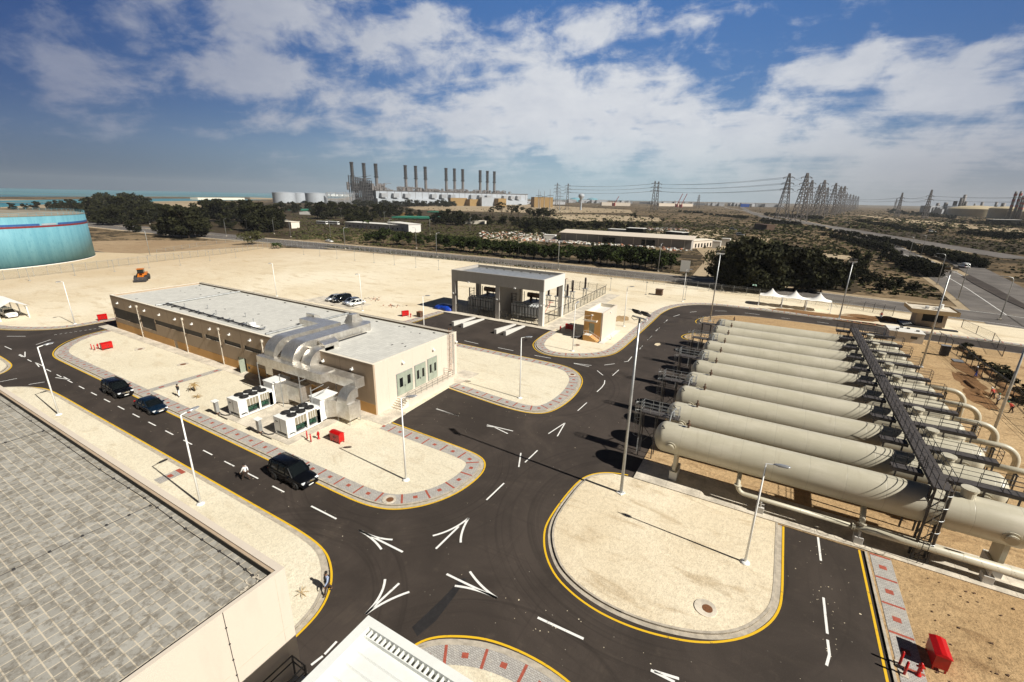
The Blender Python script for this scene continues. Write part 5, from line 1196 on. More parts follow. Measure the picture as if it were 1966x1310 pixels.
for a in (.8, 1.57, 2.35): m.tube((13.42+.42*math.cos(a), 39.45-.55*math.sin(a), 2.3), (13.42+.42*math.cos(a), 39.45-.55*math.sin(a), 7.4), .016, 4)
m.build('ladder_cage', 'steel_grey', t)
def endladder(y, label):
    t = thing('end_ladder', label, 'ladder', (-7.6, y, 0), 0, 'caged ladders between the vessel ends')
    m = MB(); rz = 5.1
    for dx_ in (-1.5, -.1):
        for dy_ in (-.5, .5): m.bar((dx_, dy_, .1), (dx_, dy_, rz), .09)
    m.bar((-1.5, -.5, 1.5), (-.1, -.5, 3.2), .05).bar((-1.5, .5, 3.2), (-.1, .5, 1.5), .05).bar((-1.5, -.5, .3), (-1.5, .5, 1.8), .05); m.build('frame', 'dark_steel', t, local=True)
    MB().box(-1.6, 2.1, -.55, .55, rz, rz+.05).build('platform', 'grating', t, local=True)
    m = MB(); rail(m, [(-1.6, -.5, rz), (2.0, -.5, rz), (2.0, .5, rz), (-1.6, .5, rz), (-1.6, -.5, rz)], 1.1, .045, .9, 2); m.build('railing', 'steel_grey', t, local=True)
    m = MB()
    for yy in (-.2, .2): m.tube((-1.75, yy, .1), (-1.75, yy, rz+1.1), .025, 5)
    for k in range(17): m.tube((-1.75, -.2, .3+k*.28), (-1.75, .2, .3+k*.28), .014, 4, cap=False)
    for k in range(5): z = 2.2+k*.9; m.path([(-1.75-.6*math.sin(a), .4*math.cos(a), z) for a in [math.pi*i/8 for i in range(9)]], .02, 4)
    for a in (.7, 1.57, 2.4): m.tube((-1.75-.6*math.sin(a), .4*math.cos(a), 2.2), (-1.75-.6*math.sin(a), .4*math.cos(a), 6.2), .018, 4)
    m.build('ladder_cage', 'steel_grey', t, local=True)
    m = MB()
    m.path([(1.4, -1.4, 5.2), (1.4, -.7, 5.9), (1.6, .6, 5.9), (1.4, 1.4, 5.3)], .06, 6).lathe([(.15, 0), (.15, .3), (.05, .35), (.12, .5)], 8, (1.5, 0, 5.2)); m.build('gauge_pipe', 'steel_grey', t, local=True)
    return t
e0 = endladder((VY[0]+VY[1])/2, 'grey caged ladder between the ends of the two nearest vessels')
for i, l in ((2, 'grey caged ladder between the ends of the third and fourth vessels'), (4, 'grey caged ladder between the ends of the fifth and sixth vessels'), (6, 'grey caged ladder between the ends of the seventh and eighth vessels'), (8, 'grey caged ladder between the ends of the two farthest vessels')):
    dup(e0, (-7.6, (VY[i]+VY[i+1])/2, 0), 0, l)

# ================================================================ LAMP POSTS
def street_lamp(loc, label, rz, h=8.55):
    t = thing('street_lamp', label, 'lamp post', loc, rz, 'white street lamps inside the compound')
    m = MB().smooth().tube((0, 0, .12), (0, 0, h), .095, 10, .05); m.build('pole', 'white', t, local=True)
    MB().smooth().lathe([(.34, 0), (.34, .05), (.20, .12), (.11, .14)], 16).build('base', 'white', t, local=True)
    MB().tube((0, 0, h-.02), (.55, 0, h+.10), .045, 8).build('arm', 'white', t, local=True)
    m = MB().smooth(); n = 10
    secs = [(.45, .06, .05), (.55, .12, .08), (.80, .19, .10), (1.10, .20, .09), (1.35, .15, .06), (1.45, .05, .03)]
    for (x, hw_, hh) in secs:
        for k in range(n): a = 2*math.pi*k/n; m.v.append((x, hw_*math.cos(a), h+.10+(x-.45)*.10+hh*math.sin(a)*(1 if math.sin(a) > 0 else .5)))
    for i in range(len(secs)-1):
        for k in range(n): m.face([i*n+k, i*n+(k+1) % n, (i+1)*n+(k+1) % n, (i+1)*n+k])
    m.face(list(range(n-1, -1, -1))); m.face([(len(secs)-1)*n+k for k in range(n)])
    hd = m.build('lamp_head', 'silverpaint', t, local=True)
    MB().obox((1.0, 0, h+.10), .62, .26, .04, 0, -.10).build('lens', 'lamp_glass', hd, local=True)
    return t
LP = [((112.9, 796.5), 90, 'white street lamp on the gravel verge, left of the leading black vehicle'), ((385.2, 967.8), 90, 'white street lamp on the gravel verge beside the paved roof, tall in the left foreground'),
      ((144, 622.5), -60, 'white street lamp on the sand between the car shelter and the beige building'), ((779.5, 921.8), 35, 'white street lamp on the rounded gravel tip before the loading platform'),
      ((998, 764.3), 25, 'white street lamp on the gravel island in the middle of the site'), ((1430, 1080), -2, 'white street lamp on the trodden sand island in the right foreground'),
      ((1099.3, 674.2), 90, 'white street lamp on the sand in front of the ochre kiosk'), ((1197.4, 626.7), 0, 'white street lamp on the sand just right of the ochre kiosk'),
      ((531.6, 568.8), -70, 'white street lamp standing alone in the pale yard behind the long roof'), ((695.9, 596.8), -80, 'white street lamp beside the four parked cars'),
      ((1310, 579), 0, 'white street lamp on the outer bend of the road near the fence')]
l0 = None
for (p, rz, lab) in LP:
    g = gp(*p, .12)
    if l0 is None: l0 = street_lamp((g.x, g.y, .12), lab, R(rz))
    else: dup(l0, (g.x, g.y, .12), R(rz), lab)
g = gp(811.7, 569.6, 8.6); dup(l0, (g.x, g.y, .12), R(20), 'white street lamp behind the far roof edge, by the brown box')
def flood(loc, label, h, rz):
    t = thing('floodlight_mast', label, 'lamp post', loc, rz, 'tall floodlight masts')
    MB().smooth().tube((0, 0, .1), (0, 0, h), .15, 10, .09).build('pole', 'steel_grey', t, local=True)
    m = MB().obox((0, 0, .06), .6, .6, .06); [m.tube((x, y, .06), (x, y, .2), .03, 5) for x in (-.2, .2) for y in (-.2, .2)]; m.build('base_plate', 'white', t, local=True)
    MB().box(-.75, .75, -.06, .06, h, h+.10).build('crossbar', 'white', t, local=True)
    for s_ in (-1, 1):
        MB().obox((s_*.45, .12, h+.45), .68, .55, .16, 0, 0, R(-35)).build('floodlight', 'dark_steel', t, local=True)
        MB().path([(s_*.45-.3, 0, h+.1), (s_*.45-.3, -.1, h-.1), (s_*.45, -.12, h-.22), (s_*.45+.3, -.1, h-.1), (s_*.45+.3, 0, h+.1)], .025, 5).build('bracket', 'white', t, local=True)
    return t
FL = [((1192, 947), (1232, 612), 'tall floodlight mast on the sand island, in front of the vessel ends', -25), ((1768, 705), (1820, 520), 'tall floodlight mast at the right end of the vessels, before the guard house', -10),
      ((1893, 866), (1975, 672), 'tall mast beside the vessel end pipes at the right edge', 0), ((1363, 617), (1381.5, 487), 'tall mast at the tip of the sand by the farthest vessel', 10), ((1611, 612), (1631, 502), 'tall mast beside the road between the tents and guard house', 0)]
for (b_, tp, lab, rz) in FL:
    g = gp(*b_, .1); dd = math.hypot(g.x, g.y); h = zat(tp[0], tp[1], dd)
    if tp[0] > 1970: h = 15.5
    if tp[0] > 1970 or True: flood((g.x, g.y, .1), lab, h-.1, R(rz))
# little yard lights along the fence
def yard_light(loc, label, h=3.5):
    t = thing('yard_light', label, 'lamp post', loc, 0, 'low light poles along the yard fence')
    MB().tube((0, 0, 0), (0, 0, h), .055, 6).obox((0, 0, .06), .5, .5, .12).build('pole', 'steel_grey', t, local=True); MB().obox((.0, 0, h+.06), .45, .28, .18).build('lamp_head', 'steel_grey', t, local=True)
    return t
YP = [(2246, 0)]
pts = [(c1(220, 1000), 'at the left edge below the turquoise tank'), (c1(555, 960), 'below the right part of the turquoise tank'), (c1(848, 930), 'left of the yellow loader'), (c1(1105, 905), 'just behind the yellow loader'), (c1(1335, 885), 'right of the yellow loader'), (c1(1553, 850), 'where the left fence turns back'), (c1(1745, 830), 'near the fence corner by the acacia'),
       (c2(350, 675), 'at the yard corner below the small white car'), (c2(455, 685), 'second from the yard corner by the highway'), (c2(567, 700), 'third from the yard corner by the highway'), (c2(683, 712), 'fourth from the yard corner by the highway'), (c2(808, 727), 'fifth from the yard corner by the highway'), (c2(940, 743), 'sixth from the yard corner by the highway'), (c2(1080, 758), 'left of the grey shelter, second from it'), (c2(1228, 775), 'just left of the grey shelter roof'),
       (c3(675, 935), 'behind the ochre kiosk near the fence'), (c3(943, 968), 'behind the black bin near the fence'), (c3(1238, 1005), 'beside the road bend near the fence')]
y0_ = None
for p, l in pts:
    g = gp(*p, .12); lab = 'low pole light '+l
    if y0_ is None: y0_ = yard_light((g.x, g.y, .12), lab)
    else: dup(y0_, (g.x, g.y, .12), 0, lab)
def highway_lamp(loc, label, rz, h=10.5):
    t = thing('highway_lamp', label, 'lamp post', loc, rz, 'grey lamp posts along the public road')
    pts = [(0, 0, 0), (0, 0, h*.8), (0, 0, h*.93), (.25, 0, h*.98), (.9, 0, h), (1.8, 0, h+.05)]
    MB().smooth().path(pts, [.13, .10, .09, .08, .07, .06], 7).build('pole', 'steel_grey', t, local=True); MB().obox((2.1, 0, h+.03), .9, .3, .14).build('lamp_head', 'steel_grey', t, local=True); MB().obox((0, 0, .2), .6, .6, .4).build('base', 'concrete', t, local=True)
    return t
HP = [(c2(1215, 690), 90, 'curved-arm lamp post on the near side of the highway, left of the grey shelter'), (c2(620, 640), 90, 'curved-arm lamp post by the highway, right of the white car'), (c3(280, 780), 90, 'curved-arm lamp post just behind the grey shelter'), (c3(1035, 795), 90, 'curved-arm lamp post before the long shed'), (c2(1083, 635), -90, 'curved-arm lamp post on the far highway side by dense trees'), (c2(1747, 697), -90, 'curved-arm lamp post among the highway tree row'),
      (c2(525, 560), -90, 'curved-arm lamp post left of the white office building'), (c2(265, 560), -90, 'curved-arm lamp post in front of the dark trees'), (c2(158, 540), 0, 'curved-arm lamp post by the palm and dark trees'), (c4(1780, 1160), 180, 'lamp post at the road corner on the right'), (c4(1465, 1010), 180, 'lamp post on the traffic side of the branch road, nearer one'), (c4(1310, 890), 180, 'lamp post on the branch road by the tree row'), (c4(1190, 665), 180, 'lamp post behind the tree row on the right'),
      (c4(1095, 685), 180, 'lamp post farther along the branch road'), (c1(1675, 670), 0, 'lamp post by the service road among dark trees'), (c1(1830, 640), 0, 'lamp post behind the acacia'), (c1(1108, 580), 0, 'lamp post by the dark trees behind the tank'), (c1(1112, 820), 180, 'lone tall pole on the tan ground right of the tank'), (c2(910, 550), 90, 'lamp post in front of the white office building'), (c2(1172, 545), 90, 'lamp post at the right of the white office'), (c2(1432, 525), 90, 'lamp post before the dark tree belt'), (c2(595, 440), 90, 'lamp post in the tree belt above the office'), (c2(877, 470), 90, 'lamp post in the tree belt by the green nets')]
h0 = None
for p, rz, l in HP:
    g = gp(*p, -.2)
    if h0 is None: h0 = highway_lamp((g.x, g.y, -.2), l, R(rz))
    else: dup(h0, (g.x, g.y, -.2), R(rz), l)
for p, l in (((1690, 1060), 'red and grey post pair, left'), ((0, 0), '')):
    pass
# ================================================================ HYDRANTS AND CABINETS
def hose_cabinet(loc, label, rz=0, s=1.0):
    t = thing('hose_cabinet', label, 'cabinet', loc, rz, 'red fire hose cabinets')
    MB().box(-.75*s, .75*s, -.35*s, .35*s, .22, 1.12*s).build('housing', 'red', t, local=True, bevel=.02)
    o = len(t.name); MB().add([(-.80*s, -.40*s, 1.12*s), (.80*s, -.40*s, 1.12*s), (.80*s, .40*s, 1.12*s), (-.80*s, .40*s, 1.12*s), (-.74*s, -.12*s, 1.26*s), (.74*s, -.12*s, 1.26*s), (.74*s, .12*s, 1.26*s), (-.74*s, .12*s, 1.26*s)], [(0, 3, 2, 1), (4, 5, 6, 7), (0, 1, 5, 4), (1, 2, 6, 5), (2, 3, 7, 6), (3, 0, 4, 7)]).build('lid', 'red', t, local=True)
    MB().box(-.01, .01, -.358*s, -.35*s, .25, 1.1*s).box(-.18, -.1, -.375*s, -.35*s, .6, .75).box(.1, .18, -.375*s, -.35*s, .6, .75).build('door_seam', 'dark_steel', t, local=True)
    for x in (-.68, .68):
        for y in (-.28, .28): MB().box(x*s-.04, x*s+.04, y*s-.04, y*s+.04, 0, .22).build('cabinet_leg', 'red', t, local=True)
    MB().box(.76*s, .80*s, -.1, .1, .5, .62).build('handle', 'red', t, local=True)
    return t
def hydrant(loc, label):
    t = thing('fire_hydrant', label, 'hydrant', loc, 0, 'red fire hydrants beside the hose cabinets')
    MB().smooth().lathe([(.16, 0), (.16, .05), (.09, .08), (.09, .55), (.13, .6), (.13, .78), (.08, .86), (.04, .93)], 12).build('barrel', 'red', t, local=True)
    MB().tube((-.2, 0, .62), (.2, 0, .62), .06, 8).tube((0, -.2, .55), (0, 0, .55), .07, 8).build('outlet', 'red', t, local=True)
    return t
def bollard(loc, label, g):
    t = thing('bollard', label, 'bollard', loc, 0, g)
    MB().smooth().tube((0, 0, 0), (0, 0, .95), .07, 10).lathe([(.07, .95), (.05, 1.0), (.01, 1.02)], 10).build('post', 'red', t, local=True); MB().obox((0, 0, .02), .4, .4, .05).build('footing', 'concrete', t, local=True); return t
HC = [((-38.1, 28.7, .13), 0, 'red hose cabinet on the gravel beside the right-hand chiller'), ((-95.6, 28.9, .13), 90, 'red hose cabinet on the gravel at the far left end'), ((-117.0+-1.6, 36.4, .13), 80, 'red hose cabinet on the sand across the road from the beige building'),
      ((-69.6, 73.6, .13), 60, 'red hose cabinet between the parked cars and brown box'), ((-34.2, 83.9, .13), 0, 'red hose cabinet between the grey shelter and ochre kiosk'), ((12.35, 30.1, .1), 90, 'big red hose cabinet on the sand in the lower right corner')]
for i, (l_, rz, lab) in enumerate(HC): hose_cabinet(l_, lab, R(rz), 1.0)
HY = [((-40.3, 28.0, .13), 'red hydrant next to the right-hand chiller'), ((-97.0, 28.2, .13), 'red hydrant beside the far left hose cabinet'), ((-116.6, 38.3, .13), 'red hydrant on the pavement by the building corner'), ((-67.9, 73.5, .13), 'red hydrant near the brown box'), ((-35.6, 82.6, .13), 'red hydrant by the right corner of the grey shelter'), ((11.25, 28.5, .1), 'red hydrant on the pavement in the lower right corner')]
for l_, lab in HY: hydrant(l_, lab)
for l_, lab, g in (((-41.3, 27.3, .13), 'left red bollard guarding the hydrant by the chiller', 'two red bollards by the chiller'), ((-40.4, 27.1, .13), 'right red bollard guarding the hydrant by the chiller', 'two red bollards by the chiller'), ((10.45, 28.75, .1), 'farther red bollard in the lower right corner', 'two red bollards in the lower right corner'), ((10.55, 28.1, .1), 'nearer red bollard in the lower right corner', 'two red bollards in the lower right corner'),
                   ((-96.3, 27.5, .13), 'right red bollard by the far left hose cabinet', 'two red bollards at the far left'), ((-97.2, 27.4, .13), 'left red bollard by the far left hose cabinet', 'two red bollards at the far left')): bollard(l_, lab, g)
M['rustlid'] = plain('rusty_manhole_lid', (.20, .085, .035), .8, .1, .35, 14)
for i, (x, y, r_, z, lab, rl) in enumerate(((-.05, 26.9, .72, .125, 'big round manhole with rusty lid on the trodden sand island', .33), (-26.1, 24.3, .62, .14, 'round manhole with rusty lid in the curved pavement', .33), (-24.0, 61.0, .6, .14, 'round manhole with rusty lid in the far curved pavement', .33), (-77.3, 31.9, .8, .125, 'round manhole on the gravel near the beige wall', .4), (-91.1, 31.8, .8, .125, 'round manhole on the gravel towards the far left end', .35), (-28.9, 75.2, .7, .125, 'manhole in a pale slab before the ochre kiosk', .4), (-39.9, 29.3, .5, .125, 'brown manhole lid beside the hydrant and chiller', .45))):
    t = thing('manhole', lab, 'manhole', (x, y, z)); MB().lathe([(r_, 0), (r_, .04), (r_*.98, .05)], 26).build('collar', 'concrete', t, local=True)
    m = MB().lathe([(rl, .05), (rl, .065)], 20, (.12, -.02, 0)); 
    m.build('lid', 'rustlid', t, local=True); m = MB(); [m.box(.12-rl*.7, .12+rl*.7, -.02+k*.09-.02, -.02+k*.09+.02, .066, .078) for k in (-2, -1, 0, 1, 2)]; m.build('lid_ribs', 'rustlid', t, local=True)
# ================================================================ VEHICLES  (front towards +x)
def car(loc, rz, label, kind='suv', paint='blackpaint', L=4.9, W=1.95, H=1.85, cat='car', group=None, name='parked_car'):
    t = thing(name, label, cat, loc, R(rz), group); hw = W/2
    if kind == 'suv': # x fraction, z belt, z roof (or None), half width scale
        st = [(-.50, .75, .55, .90), (-.49, .95, .45, .95), (-.40, 1.08, .40, 1.0), (-.15, 1.10, .38, 1.0), (.16, 1.08, .38, 1.0), (.24, 1.06, .40, 1.0), (.42, .99, .42, .97), (.485, .88, .48, .90), (.50, .70, .52, .80)]
        gh = [(-.485, 1.0), (-.455, H*.93), (-.36, H*.985), (-.05, H), (.06, H*.985), (.10, H*.95), (.235, 1.07)]
    elif kind == 'sedan':
        st = [(-.50, .70, .45, .85), (-.49, .88, .40, .93), (-.38, .93, .32, 1.0), (-.1, .90, .28, 1.0), (.14, .88, .28, 1.0), (.24, .86, .3, 1.0), (.42, .76, .32, .96), (.485, .66, .38, .88), (.50, .55, .42, .78)]
        gh = [(-.40, .93), (-.30, H*.90), (-.22, H*.98), (-.05, H), (.03, H*.97), (.07, H*.93), (.25, .87)]
    else:  # hatch / small
        st = [(-.50, .75, .45, .88), (-.48, .92, .38, .95), (-.3, .95, .3, 1.0), (0, .92, .28, 1.0), (.2, .90, .3, 1.0), (.3, .86, .3, 1.0), (.45, .74, .34, .92), (.50, .55, .42, .80)]
        gh = [(-.47, .93), (-.40, H*.92), (-.30, H*.99), (-.05, H), (.05, H*.96), (.28, .88)]
    m = MB().smooth(); n = 10
    for (fx, zt, zb, s) in st:
        x = fx*L; w_ = hw*s; zb = max(.22, zb)
        sec = [(w_*.86, zb), (w_*.97, zb+.06), (w_, (zb+zt)*.5), (w_*.98, zt-.10), (w_*.90, zt-.01), (w_*.5, zt+.035)]
        for (y, z) in sec: m.v.append((x, y, z))
        for (y, z) in sec[::-1]: m.v.append((x, -y, z))
    k = 12
    for i in range(len(st)-1):
        for j in range(k): m.face([i*k+j, i*k+(j+1) % k, (i+1)*k+(j+1) % k, (i+1)*k+j])
    m.face(list(range(k-1, -1, -1))); m.face([(len(st)-1)*k+j for j in range(k)])
    body = m.build('body', paint, t, local=True, fix=True)
    # greenhouse: glass side band, painted roof and pillars
    m = MB().smooth(); zb = gh[0][1]
    gl = MB().smooth(); prof = []
    for (fx, z) in gh:
        up = (z-.9)/(H-.9); w_ = hw*(.93-.17*max(0, up)); prof.append((fx*L, z, w_))
    base = [(p[0], .86 if kind != 'suv' else 1.0, hw*.93) for p in prof]
    for (x, z, w_) in prof: gl.v.extend([(x, w_, z), (x, w_*.55, z+.03), (x, -w_*.55, z+.03), (x, -w_, z)])
    nb = len(gl.v)
    for (x, z, w_) in base: gl.v.extend([(x, w_, z), (x, -w_, z)])
    N = len(prof)
    for i in range(N-1):
        for j in range(3): gl.face([i*4+j, i*4+j+1, (i+1)*4+j+1, (i+1)*4+j])
        gl.face([nb+2*i, i*4, (i+1)*4, nb+2*i+2]); gl.face([i*4+3, nb+2*i+1, nb+2*i+3, (i+1)*4+3])
    cab = gl.build('windows', 'glass', t, local=True, fix=True)
    r = MB().smooth(); rr = prof[1:-1]
    for (x, z, w_) in rr: r.v.extend([(x, w_+.004, z-.05), (x, w_*.985, z+.012), (x, w_*.5, z+.05), (x, -w_*.5, z+.05), (x, -w_*.985, z+.012), (x, -w_-.004, z-.05)])
    for i in range(len(rr)-1):
        for j in range(5): r.face([i*6+j, i*6+j+1, (i+1)*6+j+1, (i+1)*6+j])
    r.smooth(False)
    for fx in ((-.40, -.18, .02) if kind == 'suv' else (-.28, -.06)):
        for s_ in (-1, 1):
            x = fx*L; r.bar((x, s_*hw*.935, .92), (x+.05, s_*hw*.775, H*.97), .09)
    for s_ in (-1, 1): r.bar((gh[-1][0]*L, s_*hw*.93, gh[-1][1]), (prof[-2][0], s_*prof[-2][2], prof[-2][1]), .08)
    if kind == 'suv':
        for s_ in (-1, 1): r.bar((-.38*L, s_*hw*.66, H+.09), (.04*L, s_*hw*.66, H+.09), .05); 
    r.build('roof', paint, t, local=True)
    wr = .39 if kind == 'suv' else .32
    for fx in (-.30, .31):
        for s_ in (-1, 1):
            w_ = MB().smooth(); y = s_*hw*.93
            w_.lathe([(wr*.62, -.11), (wr*.95, -.11), (wr, -.06), (wr, .06), (wr*.95, .11), (wr*.62, .11)], 18, (fx*L, y, wr), 'Y'); wh_ = w_.build('wheel', 'black', t, local=True)
            rm = MB().lathe([(wr*.60, 0), (wr*.60, .015)], 14, (fx*L, y+s_*.095-(.0 if s_ > 0 else .015), wr), 'Y')
            for q in range(5): a = q*1.2566; rm.obox((fx*L+wr*.33*math.cos(a), y+s_*.115, wr+wr*.33*math.sin(a)), wr*.5, .02, .07, 0, -a)
            rm.build('rim', 'chrome', wh_, local=True)
            MB().lathe([(wr*1.12, -.02), (wr*1.12, .02)], 18, (fx*L, s_*hw*.985, wr+.03), 'Y').build('wheel_arch', 'black', t, local=True) if False else None
    xf = L/2
    for s_ in (-1, 1):
        z = st[-2][1]-.03; MB().smooth().obox((xf-.10, s_*hw*.70, z-.04), .20, hw*.34, .17, -s_*.30).build('headlight', 'lamp_glass', t, local=True, bevel=.02)
        MB().obox((-xf+.06, s_*hw*.80, st[0][1]+.1), .12, .18, .24, s_*.2).build('tail_light', 'red', t, local=True)
        MB().obox((.17*L, s_*hw*1.10, st[3][1]+.08), .14, .26, .17).build('wing_mirror', paint, t, local=True, bevel=.02)
    m = MB().box(xf-.06, xf+.012, -hw*.42, hw*.42, st[-2][1]-.20, st[-2][1]-.02); 
    for q in range(3): m.box(xf+.012, xf+.03, -hw*.42, hw*.42, st[-2][1]-.19+q*.06, st[-2][1]-.165+q*.06)
    m.build('grille', 'chrome', t, local=True)
    MB().box(xf-.10, xf+.03, -hw*.78, hw*.78, .30, .50).build('bumper', paint, t, local=True, bevel=.03); MB().box(xf+.03, xf+.045, -.24, .24, .40, .50).build('number_plate', 'white', t, local=True)
    MB().box(-.3*L, .3*L, -hw*.8, hw*.8, .2, .4).build('underbody', 'black', t, local=True)
    return t
car((-36.1, 21.95, .0), 0, 'big black off-road car with chrome grille, nearest of the three on the road', 'suv', 'blackpaint', 5.1, 1.98, 1.92)
car((-72.9, 22.0, .0), 0, 'black off-road car leading the line at the far left of the road', 'suv', 'blackpaint', 5.0, 1.95, 1.85)
car((-63.9, 22.05, .0), 0, 'dark blue saloon between the two black off-road cars', 'sedan', 'navypaint', 4.8, 1.86, 1.48)
PG = 'cars parked behind the long building'
car((-95.3, 75.4, .135), -95, 'silver hatchback, leftmost of the four parked cars', 'hatch', 'silverpaint', 4.2, 1.75, 1.5, group=PG)
car((-92.6, 75.6, .135), -95, 'black off-road car parked between two silver and blue-grey cars', 'suv', 'blackpaint', 4.9, 1.95, 1.85, group=PG)
car((-88.9, 75.4, .135), -95, 'blue-grey hatchback parked beside the white saloon', 'hatch', 'bluegrey', 4.3, 1.75, 1.5, group=PG)
car((-86.7, 74.9, .135), -95, 'white saloon, rightmost of the four parked cars', 'sedan', 'whitepaint', 4.5, 1.75, 1.45, group=PG)
car((-137.2, 27.2, .12), 0, 'white pickup under the white car shelter at the left edge', 'suv', 'whitepaint', 5.0, 1.85, 1.7, 'pickup', name='pickup')
g = gp(632, 465, -.1); car((g.x, g.y, -.15), 0, 'small white car driving on the highway beyond the yard', 'sedan', 'whitepaint', 5.2, 1.8, 1.5, name='car')
g = gp(1850, 514, -.1); car((g.x, g.y, -.15), 100, 'white and red vehicle on the branch road at the right', 'suv', 'whitepaint', 6.0, 2.2, 2.2, name='car')
for p, c, l in ((c3(1655, 520), 'silverpaint', 'small pale car on the sand beyond the long shed'), (c3(1600, 480), 'bluegrey', 'dark car near the sand edge beyond the long shed'), (c4(630, 430), 'blackpaint', 'dark vehicle far up the right-hand road'), (c4(1275, 495), 'whitepaint', 'pale vehicle far off among the scrub at the right')):
    g = gp(*p, -.2); car((g.x, g.y, -.2), 10, l, 'hatch', c, 6.5, 2.4, 2.2, name='car')
# buses
def bus(loc, rz, label, L=9.5):
    t = thing('bus', label, 'bus', loc, R(rz))
    MB().box(-L/2, L/2, -1.2, 1.2, .45, 2.9).build('body', 'whitepaint', t, local=True, bevel=.15)
    MB().box(-L/2+.5, L/2-.3, -1.215, 1.215, 1.5, 2.3).box(L/2-.02, L/2+.02, -1.05, 1.05, 1.4, 2.5).build('windows', 'glass', t, local=True)
    for x in (-L*.3, L*.32):
        for y in (-1.05, 1.05): MB().lathe([(.45, -.14), (.45, .14)], 14, (x, y, .45), 'Y').build('wheel', 'black', t, local=True)
g = gp(*c4(235, 658), -.2); bus((g.x, g.y, -.2), 8, 'white minibus parked on the sand behind the dark tree clump', 11)
for p, l in ((c2(470, 478), 'white bus in the yard left of the white office'), (c2(545, 480), 'white bus right beside the other in the office yard')): g = gp(*p, -.2); bus((g.x, g.y, -.2), 0, l, 13)
for p, l in ((c1(1550, 530), 'white van parked under the dark trees, left one'), (c1(1620, 545), 'white van parked under the dark trees, middle one'), (c1(1770, 540), 'white van parked under the dark trees, right one')): g = gp(*p, -.2); bus((g.x, g.y, -.2), 0, l, 9)
# wheel loader
t = thing('wheel_loader', 'orange and black wheel loader standing in the pale sand yard', 'loader', (-163.6, 61.8, .12), R(-32))
MB().box(-3.0, -.3, -1.1, 1.1, .95, 2.2).box(-3.1, -2.9, -.9, .9, 1.0, 1.9).build('engine_body', 'orange', t, local=True, bevel=.08)
MB().box(-.3, 1.4, -.75, .75, .9, 1.5).build('front_frame', 'orange', t, local=True)
MB().box(-.9, .7, -.75, .75, 2.2, 3.35).build('cab', 'glass', t, local=True); MB().box(-1.0, .8, -.85, .85, 3.35, 3.5).build('cab_roof', 'orange', t, local=True)
for x in (-1.9, 1.3):
    for y in (-1.25, 1.25): w_ = MB().smooth().lathe([(.45, -.3), (.8, -.3), (.88, -.15), (.88, .15), (.8, .3), (.45, .3)], 16, (x, y, .88), 'Y').build('wheel', 'black', t, local=True); MB().lathe([(.42, -.2), (.42, .2)], 12, (x, y, .88), 'Y').build('rim', 'orange', w_, local=True)
for y in (-.55, .55): MB().bar((.6, y, 1.9), (2.9, y, .7), .28).build('lift_arm', 'orange', t, local=True)
m = MB().xprism([(2.6, .15), (3.9, .10), (3.95, .25), (3.0, .45), (2.85, 1.35), (2.65, 1.35)], -1.5, 1.5); m.build('bucket', 'dark_steel', t, local=True)

